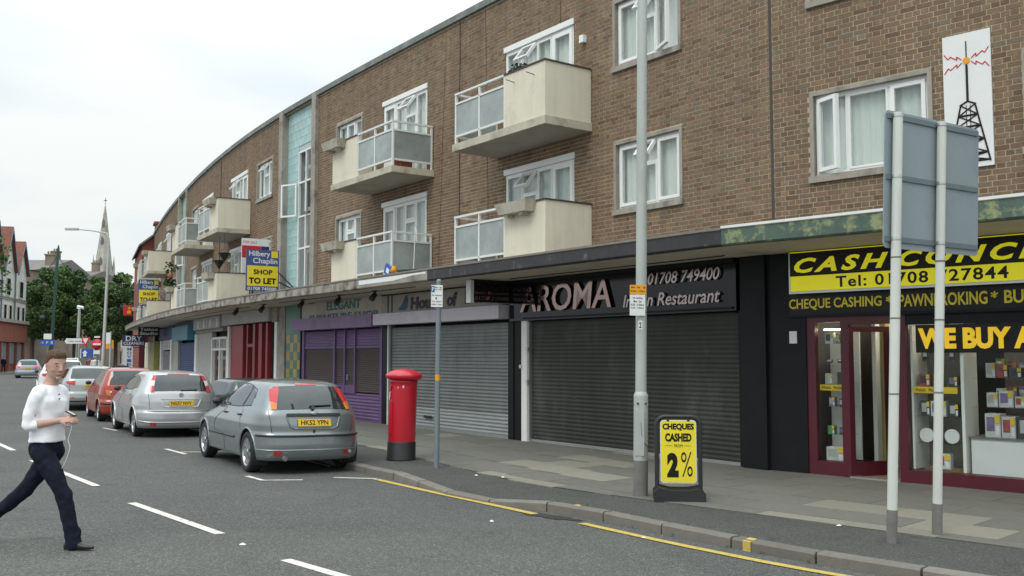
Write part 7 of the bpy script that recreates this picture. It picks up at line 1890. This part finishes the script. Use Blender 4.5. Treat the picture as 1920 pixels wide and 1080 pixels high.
# hair
Hh = MB(); rows = []
for (z, fx, bx_, hw) in [(.07, -.045, .088, .064), (.10, -.022, .093, .0805), (.13, -.002, .101, .084), (.155, .045, .105, .084), (.185, .092, .104, .082), (.21, .092, .098, .076), (.232, .078, .082, .062), (.250, .045, .05, .036)]:
    r_ = []
    for k in range(28):
        t = 2 * math.pi * k / 28; c_, s_ = math.cos(t), math.sin(t)
        x = c_ * (abs(fx) if c_ > 0 else bx_)
        if c_ > 0: x = fx * abs(c_) if fx >= 0 else fx + .0 * c_
        r_.append((x, s_ * hw, z))
    rows.append(r_)
vs = [p for r_ in rows for p in r_]; fs = [(i * 28 + k, i * 28 + (k + 1) % 28, (i + 1) * 28 + (k + 1) % 28, (i + 1) * 28 + k) for i in range(len(rows) - 1) for k in range(28)] + [tuple(reversed(range(28))), tuple(range((len(rows) - 1) * 28, len(rows) * 28))]
Hh.add(vs, fs, 0, HM, True)
hair = remesh(Hh, 'hair', M_['hair'], man, .006, 2, lambda c: .0022 * np.sin(c[:, 0] * 210 + c[:, 2] * 160) + .002 * np.sin(c[:, 1] * 260 + c[:, 2] * 90))
for sy in (-1, 1):
    b = MB(); b.tube([HP(.087, sy * .021, .1185), HP(.0885, sy * .030, .120), HP(.084, sy * .040, .1185)], [.003, .0048, .003], 6); b.obj('eye', M_['hair'], man)
    b = MB(); b.tube([HP(.088, sy * .016, .139), HP(.090, sy * .032, .1425), HP(.080, sy * .050, .139)], .0032, 6); b.obj('eyebrow', M_['hair'], man)
b = MB(); b.tube([HP(.090, -.022, .046), HP(.0985, 0, .0475), HP(.090, .022, .046)], .0028, 6); b.obj('lips', M_['redpink'], man)
# phone in his hands, earphone cord
hc = (wrR + wrL) / 2 + Vector((.075, .02, .015))
b = MB(); b.box(-.05, .05, -.022, .022, -.006, .006); b.box(-.04, .04, -.019, .019, .0061, .007, 1)
o = b.obj('mobile_phone', [M_['plastic'], M_['alu']], None, man.matrix_basis @ Matrix.Translation(hc + Vector((-.01, -.03, .035))) @ Matrix.Rotation(R(25), 4, 'Y')); tag(o, 'small dark phone held in the hands of the man crossing the road', 'phone')
b = MB(); rr = random.Random(1)
pts = [hc + Vector((.0, -.04, .0)), hc + Vector((.01, -.05, -.10)), hc + Vector((-.012, -.06, -.20)), hc + Vector((.008, -.06, -.27)), hc + Vector((-.02, -.07, -.38)), hc + Vector((-.07, -.06, -.46)), hc + Vector((-.13, -.05, -.49)), hc + Vector((-.19, -.045, -.45)), hc + Vector((-.23, -.055, -.34)), hc + Vector((-.25, -.07, -.22)), hc + Vector((-.235, -.08, -.17)), hc + Vector((-.21, -.07, -.165))]
cv = []
for i in range(len(pts) - 1):
    for j in range(6):
        f = j / 6; p0, p1, p2, p3 = pts[max(i - 1, 0)], pts[i], pts[i + 1], pts[min(i + 2, len(pts) - 1)]
        cv.append(.5 * ((2 * p1) + (-p0 + p2) * f + (2 * p0 - 5 * p1 + 4 * p2 - p3) * f * f + (-p0 + 3 * p1 - 3 * p2 + p3) * f ** 3))
cv.append(pts[-1]); b.tube(cv, .0028, 5); o = b.obj('earphone_cord', M_['signwhite'], None, man.matrix_basis.copy()); tag(o, 'thin white earphone cord looping from the hands of the man to his jeans', 'cord')

def walker(x, y, z, rz, top, legs, label, h=1.72):
    p = thing('person', label, 'person', T(x, y, z, rz) @ Matrix.Scale(h / 1.75, 4)); b = MB()
    loft(b, [((0, 0, .90), Yl, Xf, .15, .10), ((0, 0, 1.15), Yl, Xf, .15, .11), ((0, 0, 1.40), Yl, Xf, .19, .11), ((0, 0, 1.48), Yl, Xf, .08, .07), ((.01, 0, 1.53), Yl, Xf, .05, .05), ((.02, 0, 1.58), Yl, Xf, .07, .085), ((.02, 0, 1.68), Yl, Xf, .075, .095), ((.01, 0, 1.75), Yl, Xf, .04, .05)], 14)
    for sy, fx in ((-1, .16), (1, -.18)):
        limb(b, [(0, sy * .09, .92), (fx * .6, sy * .09, .50), (fx, sy * .09, .09)], [.09, .06, .045], 10); limb(b, [(fx, sy * .09, .05), (fx + .14, sy * .09, .04)], [.045, .035], 8)
        limb(b, [(0, sy * .2, 1.40), (-fx * .4, sy * .24, 1.12), (-fx * .3 + .1, sy * .23, .88)], [.055, .045, .04], 10)
    remesh(b, 'body', M_['skin'], p, .018, 3)
    c = MB(); loft(c, [((0, 0, .88), Yl, Xf, .18, .13), ((0, 0, 1.15), Yl, Xf, .175, .13), ((0, 0, 1.41), Yl, Xf, .215, .13), ((0, 0, 1.49), Yl, Xf, .09, .08)], 14)
    for sy, fx in ((-1, .16), (1, -.18)): limb(c, [(0, sy * .19, 1.40), (-fx * .4, sy * .245, 1.12), (-fx * .3 + .08, sy * .235, .92)], [.07, .06, .05], 10)
    remesh(c, 'jacket', top, p, .018, 3); c = MB()
    for sy, fx in ((-1, .16), (1, -.18)): limb(c, [(0, sy * .09, .92), (fx * .6, sy * .09, .50), (fx, sy * .09, .12)], [.11, .08, .065], 10)
    remesh(c, 'trousers', legs, p, .018, 3); c = MB(); loft(c, [((-.01, 0, 1.66), Yl, Xf, .078, .09), ((-.01, 0, 1.72), Yl, Xf, .075, .09), ((0, 0, 1.765), Yl, Xf, .04, .05)], 12); c.obj('hair', M_['hair'], p); return p
x, y = ray_ground(6, 698, .1); walker(x, y, .02, R(100), M_['jeans'], M_['blk'], 'dark dressed person walking past the red brick shop at the far left edge', 1.7)
x, y = -26.4, 61.0; walker(x, y, PZ, R(-60), M_['agentwhite'], M_['jeans'], 'distant pedestrian in a pale top beside the no entry sign')
walker(x - 1.2, y + 2.0, PZ, R(-60), M_['redpink'], M_['jeans'], 'distant pedestrian in a reddish top near the far road signs')

# ================================================================ FAR END OF THE STREET
def wx(px, Y): return (px - 960) / 1800. * Y * 1.0
def wz(py, Y):
    # height of a point seen at picture row py at ground distance Y
    p = math.atan(127 / 1800.); u = (540 - py) / 1800.
    return 1.8 + Y * (math.sin(p) + u * math.cos(p)) / (math.cos(p) - u * math.sin(p))
def sheetpoly(name, pts, z, m, kind=True):
    b = MB(); b.add([(x, y, z) for x, y in pts], [tuple(range(len(pts)))]); b.add([(x, y, z - .3) for x, y in pts] + [(x, y, z) for x, y in pts], [(i, (i + 1) % len(pts), len(pts) + (i + 1) % len(pts), len(pts) + i) for i in range(len(pts))]); o = b.obj(name, m)
    return struct(o) if kind else o
sheetpoly('pavement_far', [(-50.6, 86), (-47.5, 86), (-52, 105), (-49, 128), (-30, 140), (-30, 150), (-140, 150), (-140, 86)], .10, M_['flag'])
sheetpoly('pavement_end', [(-28.0, 64.5), (-28.2, 78), (-31, 96), (-36, 118), (-12, 118), (-12, 64)], .09, M_['flagl'])
# red brick house at the end of the terrace, standing a little forward
rb_ = thing('red_brick_house', 'narrow red brick house with a sloping roof verge at the far end of the terrace', 'building')
Mr = FR(54.0, 0, 0)
Yh = 63.0
b = MB(); 
o0 = .70; ze, zrg = 8.75, 12.2
pts = [(-o0, 0), (7.2, 0), (7.2, ze + (0)), (3.4, zrg), (-o0, ze)]       # outline in (y local, z): gable end facing the camera
def ext(pts, x0, x1, mi, M):
    n = len(pts); vs = [(x0, p[0], p[1]) for p in pts] + [(x1, p[0], p[1]) for p in pts]
    b.add(vs, [tuple(range(n)), tuple(reversed(range(n, 2 * n)))] + [(i, n + i, n + (i + 1) % n, (i + 1) % n) for i in range(n)], mi, M)
ext(pts, -9, .6, 0, Mr); b.obj('wall', M_['redbrick'], rb_)
b = MB()
for (y0, z0, y1, z1) in ((-o0 - .2, ze - .12, 3.4, zrg + .06), (3.4, zrg + .06, 7.5, ze - .22)):
    b.hexa([(-9.2, y0, z0), (.85, y0, z0), (.85, y1, z1), (-9.2, y1, z1), (-9.2, y0, z0 + .14), (.85, y0, z0 + .14), (.85, y1, z1 + .14), (-9.2, y1, z1 + .14)], 0, Mr)
b.obj('roof', M_['slate'], rb_)
b = MB(); b.box(-.9, .3, .1, .7, 9.0, 10.2, 0, Mr); b.box(-1.0, .4, .0, .8, 10.2, 10.35, 0, Mr); b.obj('chimney', M_['redbrick'], rb_)
b = MB(); b.box(.61, .66, -o0 + .55, -o0 + 1.1, 3.7, 5.2, 0, Mr); b.box(.61, .66, -o0 + .55, -o0 + 1.1, 6.1, 7.4, 0, Mr); b.obj('window', M_['upvc'], rb_)
b = MB(); b.box(.601, .70, -o0 - .02, -o0 + .6, .0, 3.1, 0, Mr); b.obj('corner_post', M_['maroon'], rb_)
b = MB(); b.box(.601, .72, -o0 - .1, 1.5, 3.1, 3.45, 0, Mr); b.obj('string_course', M_['pinkp'], rb_)
# far side wall of shops that continue beyond, seen under the trees
def block(name, label, x0, x1, y0, y1, h, wallm, roofm, nwin=0, floors=(4.3, 7.4), rot=0, pitch=1.6, chim=(), wm='upvc', shop=None, cat='building'):
    t = thing(name, label, cat, T((x0 + x1) / 2, (y0 + y1) / 2, 0, R(rot))); W, D = (x1 - x0) / 2, (y1 - y0) / 2
    b = MB(); b.box(-W, W, -D, D, 0, h); b.obj('wall', wallm, t)
    b = MB(); b.add([(-W - .3, -D - .3, h), (W + .3, -D - .3, h), (W + .3, D + .3, h), (-W - .3, D + .3, h), (-W - .3, 0, h + pitch), (W + .3, 0, h + pitch)], [(0, 1, 5, 4), (2, 3, 4, 5), (0, 4, 3), (1, 2, 5), (0, 3, 2, 1)]); r_ = b.obj('roof', roofm, t)
    for c in chim:
        b = MB(); b.box(c - .6, c + .6, -.4, .4, h + .2, h + pitch + 1.3); b.box(c - .7, c + .7, -.5, .5, h + pitch + 1.3, h + pitch + 1.5)
        for q in (-.35, 0, .35): b.cyl((c + q, 0, h + pitch + 1.5), (c + q, 0, h + pitch + 1.9), .12, n=8)
        b.obj('chimney', wallm, r_)
    for z in floors:
        for i in range(nwin):
            x = -W + (i + .5) * 2 * W / nwin; f = MB(); f.box(x - .6, x + .6, -D - .06, -D + .02, z, z + 1.6); w_ = f.obj('window', M_[wm], t)
            g = MB(); g.box(x - .5, x - .04, -D - .08, -D - .061, z + .1, z + 1.5); g.box(x + .04, x + .5, -D - .08, -D - .061, z + .1, z + 1.5); g.obj('pane', M_['carglass'], w_)
    if shop:
        n = shop
        for i in range(n):
            x = -W + (i + .5) * 2 * W / n; f = MB(); f.box(x - W / n + .2, x + W / n - .2, -D - .25, -D - .01, 2.7, 3.4); f.obj('fascia', M_[['lgrey', 'navy', 'maroon', 'sand', 'greenp'][i % 5]], t)
            f = MB(); f.box(x - W / n + .3, x + W / n - .3, -D - .1, -D - .01, .3, 2.65); f.obj('shop_window', M_['carglass'], t)
    return t
block('apartment_building', 'brown brick block rising behind the left hand trees', wx(-80, 150), wx(72, 150), 152, 168, 15.6, M_['brownbrick'], M_['slate'], 7, (5, 8.2, 11.4), 0, 2.2, (4,), shop=5)
block('apartment_building', 'long brown brick row with chimneys showing above the trees towards the spire', wx(75, 168), wx(178, 168) , 165, 178, 14.9, M_['brownbrick'], M_['slate'], 5, (5, 8.2, 11.0), -8, 2.0, (-2, 3.4), shop=4)
block('apartment_building', 'lower pale building between the trees and the spire', wx(150, 190), wx(240, 190), 188, 200, 11.5, M_['cremewall'], M_['slate'], 5, (4.6, 7.8), 0, 1.6, (), shop=4)
block('apartment_building', 'brown brick shops half hidden under the right hand trees behind the red house', -24, -6, 122, 134, 9.5, M_['brownbrick'], M_['slate'], 6, (4.6,), 0, 1.6, (), shop=5)
# --- white gabled corner building on the left
gb = thing('gabled_building', 'white stucco building with steep red gables above a red brick shop front', 'building')
# street front runs away from the camera on the left, seen obliquely
P0 = Vector((wx(47, 112), 112, 0)); P1 = Vector((wx(-105, 84), 84, 0))
d_ = (P1 - P0); Lf = d_.length; d_.normalize(); Mg = Matrix.Rotation(math.atan2(-d_.y, -d_.x), 4, 'Z'); Mg.translation = P1      # local x from P1 (near) to P0 (far corner)
zg = wz(605, 105)      # top of the ground floor
b = MB(); b.box(0, Lf, 0, 12, zg, 12.2, 0, Mg)
b.obj('upper_wall', M_['cremewall'], gb)
b = MB(); b.box(0, Lf, .15, 12, 0, zg - .02, 0, Mg); b.obj('ground_floor_wall', M_['redbrick'], gb)
# gables: each a front wall with steep roof behind
gw = 4.6
for i in range(6):
    xc = Lf - 2.6 - i * 5.6
    if xc < 2: break
    hgt = 15.6 if i else 14.6
    b = MB(); b.poly([(xc - gw / 2, 11.4), (xc + gw / 2, 11.4), (xc, hgt)], -.02, .25, 0, Mg); b.obj('gable_wall', M_['cremewall'], gb)
    for sgn in (-1, 1):
        b = MB(); a0 = (xc + sgn * (gw / 2 + .35), 11.0); a1 = (xc, hgt + .12); n_ = .16
        vs = []
        for y in (-.35, 9):
            vs += [(a0[0], y, a0[1]), (a1[0], y, a1[1]), (a1[0], y, a1[1] + n_), (a0[0], y, a0[1] + n_)]
        b.hexa([vs[0], vs[1], vs[5], vs[4], vs[3], vs[2], vs[6], vs[7]], 0, Mg); b.obj('roof', M_['redtile'], gb)
        b = MB(); vs = []
        for y in (-.42, -.36):
            vs += [(a0[0], y, a0[1] - .25), (a1[0], y, a1[1] - .25), (a1[0], y, a1[1] + .12), (a0[0], y, a0[1] + .12)]
        b.hexa([vs[0], vs[1], vs[5], vs[4], vs[3], vs[2], vs[6], vs[7]], 0, Mg); b.obj('bargeboard', M_['bluewood'], gb)
    for z0, z1 in ((5.2, 7.4), (8.3, 10.3)):
        for q in (-1.1, 1.1) if z0 < 6 else (0,):
            hw = .55 if z0 < 6 else .8
            f = MB(); f.box(xc + q - hw, xc + q + hw, -.10, .02, z0, z1, 0, Mg); w_ = f.obj('window', M_['cremewall'], gb); f = MB(); f.box(xc + q - hw + .12, xc + q - .04, -.13, -.101, z0 + .12, z1 - .12, 0, Mg); f.box(xc + q + .04, xc + q + hw - .12, -.13, -.101, z0 + .12, z1 - .12, 0, Mg); f.obj('pane', M_['carglass'], w_)
    b = MB(); b.tube([Mg @ Vector((xc - 2.8, -.12, z)) for z in (zg, 8, 11.2)], .08, 8); b.obj('downpipe', M_['bluewood'], gb)
b = MB()
for z in (7.9, 8.1, 4.85): b.box(0, Lf, -.12, -.001, z, z + .1, 0, Mg)
b.box(0, Lf, -.5, .12, zg - .0, zg + .35, 0, Mg); b.obj('string_course', M_['conc'], gb)
for i in range(9):
    x = Lf - .5 - i * 3.3
    if x < 1: break
    b = MB(); b.box(x - .35, x, -.18, .149, 0, zg - .01, 0, Mg); b.obj('brick_pier', M_['redbrick'], gb)
    b = MB(); b.box(x - 3.0, x - .55, .05, .148, .9, 3.2, 0, Mg); b.obj('shop_window', M_['bluesteeld'], gb)
b = MB(); b.box(0, Lf, -.25, .1, 3.3, zg - .01, 0, Mg); b.obj('fascia', M_['redbrick'], gb)
# terrace behind it
block('apartment_building', 'old brown brick terrace with chimneys just right of the white gables', wx(42, 128), wx(72, 128) + 1, 124, 140, 12.9, M_['brownbrick'], M_['slate'], 2, (6, 9.5), 0, 1.4, (0,))

# --- church spire
Ys = 290.
cs_ = thing('church_spire', 'tall pointed pale stone church spire behind the trees', 'church', T(wx(191, Ys), Ys, 0))
zb_, zt_ = wz(512, Ys), wz(384, Ys)
b = MB(); hw = 2.35; b.box(-hw, hw, -hw, hw, 0, zb_); b.obj('tower', M_['stone'], cs_)
b = MB(); rows = []
for q in np.linspace(0, 1, 14):
    r_ = hw * 1.02 * (1 - q) + .04; rows.append([(r_ * math.cos(R(22.5 + 45 * k)) * 1.06, r_ * math.sin(R(22.5 + 45 * k)) * 1.06, zb_ + (zt_ - zb_) * q) for k in range(9)])
b.grid(rows, smooth=False); b.obj('spire', M_['stone'], cs_)
for k in range(8):
    b = MB(); b.tube([(hw * 1.11 * (1 - q) * math.cos(R(22.5 + 45 * k)), hw * 1.11 * (1 - q) * math.sin(R(22.5 + 45 * k)), zb_ + (zt_ - zb_) * q) for q in (0, .5, .98)], .14, 5); b.obj('rib', M_['stone'], cs_)
for k, q in ((0, .12), (0, .42), (0, .68)):
    b = MB(); z = zb_ + (zt_ - zb_) * q; y = -hw * (1 - q) - .25; b.poly([(-.35, z), (.35, z), (.35, z + 1.4), (0, z + 2.2), (-.35, z + 1.4)], y - .1, y + .6); b.obj('lucarne', M_['slate'], cs_)
for sx in (-1, 1):
    for sy in (-1, 1):
        b = MB(); b.cyl((sx * hw * .93, sy * hw * .93, zb_ - 1), (sx * hw * .93, sy * hw * .93, zb_ + 1.8), .5, .4, n=8); b.cyl((sx * hw * .93, sy * hw * .93, zb_ + 1.8), (sx * hw * .93, sy * hw * .93, zb_ + 5.4), .42, .03, n=8); b.obj('pinnacle', M_['stone'], cs_)
b = MB(); b.cyl((0, 0, zt_ - .2), (0, 0, zt_ + 2.2), .08, n=6); b.box(-.5, .5, -.05, .05, zt_ + 1.2, zt_ + 1.4); b.obj('finial', M_['plastic'], cs_)
for (z, h_) in ((zb_ - 8, 3.4), ):
    for x in (-1.1, 1.1):
        b = MB(); b.poly([(x - .55, z), (x + .55, z), (x + .55, z + h_), (x, z + h_ + .9), (x - .55, z + h_)], -hw - .06, -hw + .1); b.obj('belfry_opening', M_['slate'], cs_)

# --- trees
def tree(x, y, H, r, label, m='leaf', n=9000, seed=1, sz=.34, trunk=.26, z0=None, sqz=1.0):
    rr = random.Random(seed); t = thing('street_tree', label, 'tree', T(x, y, 0)); z0 = z0 or H * .26
    b = MB(); b.tube([(0, 0, -.1), (.05, 0, H * .15), (0, .06, z0 * 1.1), (.1, 0, H * .6), (0, 0, H * .86)], [trunk, trunk * .85, trunk * .75, trunk * .4, trunk * .12], 9)
    lobes = []
    for i in range(40):
        a = rr.uniform(0, 2 * math.pi); q = rr.random() ** .6; hz = rr.uniform(0, 1)
        env = math.sin(math.pi * (.10 + .86 * hz)) ** .55
        lx, ly, lz = math.cos(a) * r * q * env * .8, math.sin(a) * r * q * env * .8, z0 + (H - z0) * (.08 + .86 * hz)
        lobes.append((lx, ly, lz, r * rr.uniform(.17, .33) * (1 - .3 * hz)))
        if i < 14: b.tube([(0, 0, z0 * .85 + (lz - z0) * .35), (lx * .5, ly * .5, (z0 + (lz - z0) * .6)), (lx * .9, ly * .9, lz)], [trunk * .4, trunk * .22, trunk * .06], 6)
    b.obj('trunk', M_['bark'], t)
    V = np.empty((n, 4, 3)); lob = np.array(lobes); g = np.random.default_rng(seed)
    li = g.choice(len(lobes), n, p=lob[:, 3] ** 2 / (lob[:, 3] ** 2).sum()); v = g.normal(size=(n, 3)); v /= np.linalg.norm(v, axis=1)[:, None]; rad = lob[li, 3] * (g.random(n) ** .33)
    c = lob[li, :3] + v * rad[:, None] * np.array([1, 1, .85])
    a = g.normal(size=(n, 3)) + v * .4; a /= np.linalg.norm(a, axis=1)[:, None]; bb = np.cross(a, g.normal(size=(n, 3))); bb /= np.linalg.norm(bb, axis=1)[:, None]
    s_ = sz * (.55 + .9 * g.random(n))[:, None]
    V[:, 0] = c - a * s_ * .5; V[:, 1] = c + bb * s_ * .3; V[:, 2] = c + a * s_ * .5; V[:, 3] = c - bb * s_ * .3
    me = bpy.data.meshes.new('crown'); me.vertices.add(n * 4); me.vertices.foreach_set('co', V.reshape(-1)); me.loops.add(n * 4); me.loops.foreach_set('vertex_index', np.arange(n * 4, dtype=np.int32)); me.polygons.add(n)
    me.polygons.foreach_set('loop_start', np.arange(0, n * 4, 4, dtype=np.int32)); me.polygons.foreach_set('loop_total', np.full(n, 4, dtype=np.int32)); me.materials.append(M_[m]); me.update(); me.validate()
    o = bpy.data.objects.new('crown', me); COL.objects.link(o); o.parent = t; return t
def at(px, Y): return wx(px, Y), Y
for (px, Y, top, r, lab, m, n, sd) in (
    (98, 118, 498, 4.9, 'broad leafy street tree directly left of the tall green lamp column', 'leaf', 15000, 1),
    (62, 124, 520, 3.6, 'leafy tree closest to the white gabled building', 'leaf2', 9000, 2),
    (140, 122, 505, 4.2, 'leafy tree between the green lamp column and the camera pole', 'leaf2', 12000, 3),
    (180, 116, 520, 3.6, 'leafy tree in front of the foot of the church spire', 'leaf', 11000, 4),
    (218, 112, 512, 3.8, 'leafy tree right of the spire, left of the red brick house', 'leaf', 12000, 5),
    (250, 110, 530, 3.4, 'leafy tree mostly hidden behind the red brick house', 'leaf2', 8000, 6)):
    x, y = at(px, Y); tree(x, y, wz(top, Y), r, lab, m, n, sd, z0=wz(640, Y))
# the branch that reaches into the picture at the left edge
x, y = at(-18, 60); tree(x, y, wz(440, 60), 1.55, 'small pale leaved tree at the left edge in front of the white gables', 'leaf', 900, 9, sz=.22, trunk=.09, z0=wz(560, 60))

# --- lamp columns and poles
Y = 63; x = wx(195, Y)
fl = thing('lamp_post', 'tall slim grey lamp post with a long arm, in front of the church spire', 'lamp post', T(x, Y, .09)); zt = wz(440, Y)
b = MB(); b.tube([(0, 0, 0), (0, 0, 1.3), (.02, 0, 1.4), (.17, 0, zt - .9), (.14, 0, zt - .35), (0, 0, zt), (-.9, -.1, zt + .16), (-1.9, -.2, zt + .25)], [.16, .16, .12, .085, .07, .05, .04, .035], 12); b.obj('column', M_['pole'], fl)
b = MB(); b.box(-.42, .42, -.13, .13, -.06, .07, 0, T(-2.2, -.22, zt + .24)); b.obj('lantern', M_['pole'], fl)
Y = 92; x = wx(96, Y); gp = thing('lamp_post', 'very tall dark green column with hanging wires, left of the camera pole', 'lamp post', T(x, Y, 0)); zt = wz(459, Y)
b = MB(); b.tube([(0, 0, 0), (.2, 0, zt * .5), (.45, 0, zt - .4), (.47, 0, zt)], [.19, .15, .13, .03], 10); b.obj('column', M_['greenpole'], gp)
b = MB(); 
for sg in (-1, 1): b.tube([(.45 + sg * 1.5 * q, 0, zt - .7 - 2.2 * q ** .6) for q in np.linspace(0, 1, 7)], .03, 5)
b.box(.1, .8, -.03, .03, zt - .8, zt - .7); b.obj('wire', M_['greenpole'], gp)
b = MB(); b.tube([(.25, 0, wz(585, Y)), (-.8, 0, wz(582, Y)), (-.9, 0, wz(590, Y))], .05, 6); b.lathe([(0, -.5), (.28, -.3), (.2, 0), (0, .05)], 10, M=T(-.9, 0, wz(592, Y))); b.obj('side_lantern', M_['greenpole'], gp)
Y = 72; x = wx(147, Y); cc = thing('camera_pole', 'pale pole with a white surveillance camera on top between the trees', 'pole', T(x, Y, 0)); zt = wz(578, Y)
b = MB(); b.tube([(0, 0, 0), (0, 0, 1.5), (.05, 0, zt)], [.16, .13, .10], 10); b.obj('column', M_['pole'], cc)
b = MB(); b.cyl((-.1, 0, zt + .12), (.35, 0, zt + .02), .12, n=10); b.box(-.1, .15, -.1, .1, zt - .05, zt + .1); b.obj('camera', M_['signwhite'], cc)
def polesign(px, Y, z, label, build, nm='road_sign', zt=None):
    t = thing(nm, label, 'road sign', T(wx(px, Y), Y, 0.02)); b = MB(); b.cyl((0, 0, 0), (0, 0, zt or z), .045, n=8); b.obj('post', M_['poleg'], t); build(t, z); return t
def s1(t, z):
    b = MB(); b.poly([(-.66, z), (-.78, z + .16), (-.66, z + .34), (.55, z + .34), (.55, z)], -.09, -.05); b.obj('arm', M_['signwhite'], t); b = MB(); text_add(b, 'Town centre', -.55, .3, z + .1, z + .24, -.091, .003, 0); b.box(.33, .52, -.095, -.091, z + .05, z + .29, 1); b.obj('lettering', [M_['blk'], M_['signblue']], t)
polesign(146, 62, wz(645, 62), 'white direction arm pointing left, beside the camera pole', s1, zt=wz(636, 62) + .1)
def s2(t, z):
    b = MB(); b.lathe([(0, 0), (.33, 0), (.33, .02), (0, .02)], 24, M=Matrix.Translation((0, -.06, z)) @ Matrix.Rotation(R(90), 4, 'X')); b.obj('red_disc', M_['signred'], t); b = MB(); b.box(-.24, .24, -.09, -.081, z - .06, z + .06); b.obj('white_bar', M_['signwhite'], t)
    b = MB(); b.box(-.2, .2, -.08, -.06, z - .62, z - .38); b.box(-.18, .18, -.08, -.06, z + .4, z + .5); b.obj('plate', M_['signwhite'], t)
polesign(184, 60, wz(646, 60), 'round red no entry sign with a white bar near the distant pavement', s2)
def s3(t, z):
    b = MB(); b.box(-.27, .23, -.08, -.05, z - .55, z); b.box(.26, .52, -.08, -.05, z - .55, z); b.obj('blue_plate', M_['signblue'], t); b = MB(); b.poly([(-.12, z - .48), (.06, z - .48), (.06, z - .25), (.14, z - .25), (-.03, z - .07), (-.2, z - .25), (-.12, z - .25)], -.09, -.081); b.obj('arrow', M_['signwhite'], t)
    b = MB(); b.box(-.32, -.27, -.081, -.049, z - .58, z + .03); b.box(.52, .55, -.081, -.049, z - .58, z + .03); b.obj('border', M_['signwhite'], t)
    b = MB(); b.poly([(-.34, z + .75), (.30, z + .75), (-.02, z + .15)], -.085, -.055); b.obj('triangle', M_['signred'], t); b = MB(); b.poly([(-.20, z + .67), (.16, z + .67), (-.02, z + .32)], -.092, -.086); b.obj('triangle_field', M_['signwhite'], t)
polesign(163, 61, wz(655, 61), 'blue one way arrow plate with a red give way triangle above it', s3, zt=wz(630, 61))
def s4(t, z):
    b = MB(); b.box(-.55, .55, -.08, -.05, z - .4, z); b.obj('blue_plate', M_['signblue'], t); b = MB(); text_add(b, '<  P  R', -.45, .45, z - .32, z - .1, -.081, .003, 0); b.obj('lettering', M_['signwhite'], t); b = MB(); b.box(-.3, .3, -.08, -.05, z + .06, z + .48); b.obj('white_plate', M_['signwhite'], t)
polesign(91, 74, wz(638, 74), 'small blue direction sign with a white plate above, behind the walking man', s4, zt=wz(626, 74))
def s5(t, z):
    b = MB(); b.box(-.25, .25, -.12, .12, z - .4, z + .3); b.obj('orange_panel', M_['orange'], t)
polesign(207, 76, wz(645, 76), 'small orange panel on a post under the trees by the far pavement', s5)
for i, (px, Y) in enumerate(((215, 68), (228, 72), (238, 70))):
    t = thing('bollard', ('left', 'middle', 'right')[i] + ' of three dark bollards on the far pavement under the trees', 'bollard', T(wx(px, Y), Y, .09), 'bollards on the far pavement'); b = MB(); b.lathe([(.09, 0), (.09, .9), (.11, .92), (.10, 1.0), (0, 1.04)], 12); b.obj('body', M_['plastic'], t)
# litter bin, waste box and small street post near the far shops
x, y = fac(39.5, 2.3); lb = thing('litter_bin', 'black box shaped litter bin on the pavement near the navy shop', 'bin', T(x, y, PZ, R(-64)))
b = MB(); b.box(-.32, .32, -.28, .28, 0, 1.0); b.obj('body', M_['bin'], lb); b = MB(); b.box(-.36, .36, -.32, .32, 1.001, 1.07); b.box(-.33, .33, -.29, .29, 1.071, 1.22); b.obj('lid', M_['bin'], lb); b = MB(); b.box(-.25, .25, -.29, -.281, .72, .92); b.obj('slot', M_['blk'], lb)
x, y = fac(44.8, 2.6); pp = thing('street_post', 'slim grey post with a white plate on the pavement beside the hanging signs', 'sign', T(x, y, PZ)); b = MB(); b.cyl((0, 0, 0), (0, 0, 3.0), .05, n=10); b.obj('post', M_['pole'], pp); b = MB(); b.box(-.22, .02, -.08, -.06, 2.35, 2.95); b.obj('plate', M_['signwhite'], pp); b = MB(); b.cyl((0, 0, .75), (0, 0, 1.0), .06, n=10); b.obj('band', M_['orange'], pp)
# litter specks on the road and pavement
lrn = random.Random(21)
for i, (px, py, z) in enumerate(((922, 978, 0), (1207, 1013, -.03), (1574, 988, PZ), (943, 897, PZ), (893, 893, PZ), (455, 1023, .05))):
    x, y = G(px, py, z); b = MB(); n_ = 7; rad = [.02 + lrn.random() * .02 for _ in range(n_)]
    b.add([(rad[k] * math.cos(2 * math.pi * k / n_), rad[k] * math.sin(2 * math.pi * k / n_) * .8, .002) for k in range(n_)] + [(0, 0, .012 + lrn.random() * .01)], [(k, (k + 1) % n_, n_) for k in range(n_)]); o = b.obj('litter', M_['agentwhite'], None, T(x, y, max(z, zr(x, y)) + .012 if z == PZ else zr(x, y) + .004)); tag(o, 'tiny scrap of white litter lying on the ground', 'litter', 'scraps of litter')
# tufts of moss and weeds along the kerb
b = MB(); wr_ = random.Random(5)
for q in np.arange(3.0, 14, .12):
    if wr_.random() < .5: continue
    (x, y, z), (nx, ny) = kfr(float(q) + wr_.uniform(-.05, .05)); o_ = wr_.choice([.14, .15, -.012])
    leaves(b, (x + nx * o_, y + ny * o_, z + .004 if o_ > 0 else zr(x, y) + .012), .022, 5, .016, wr_, .35)
o = b.obj('kerb_weeds', M_['leafy']); o['kind'] = 'stuff'; o['label'] = 'tiny weeds and moss in the joint behind the kerb'
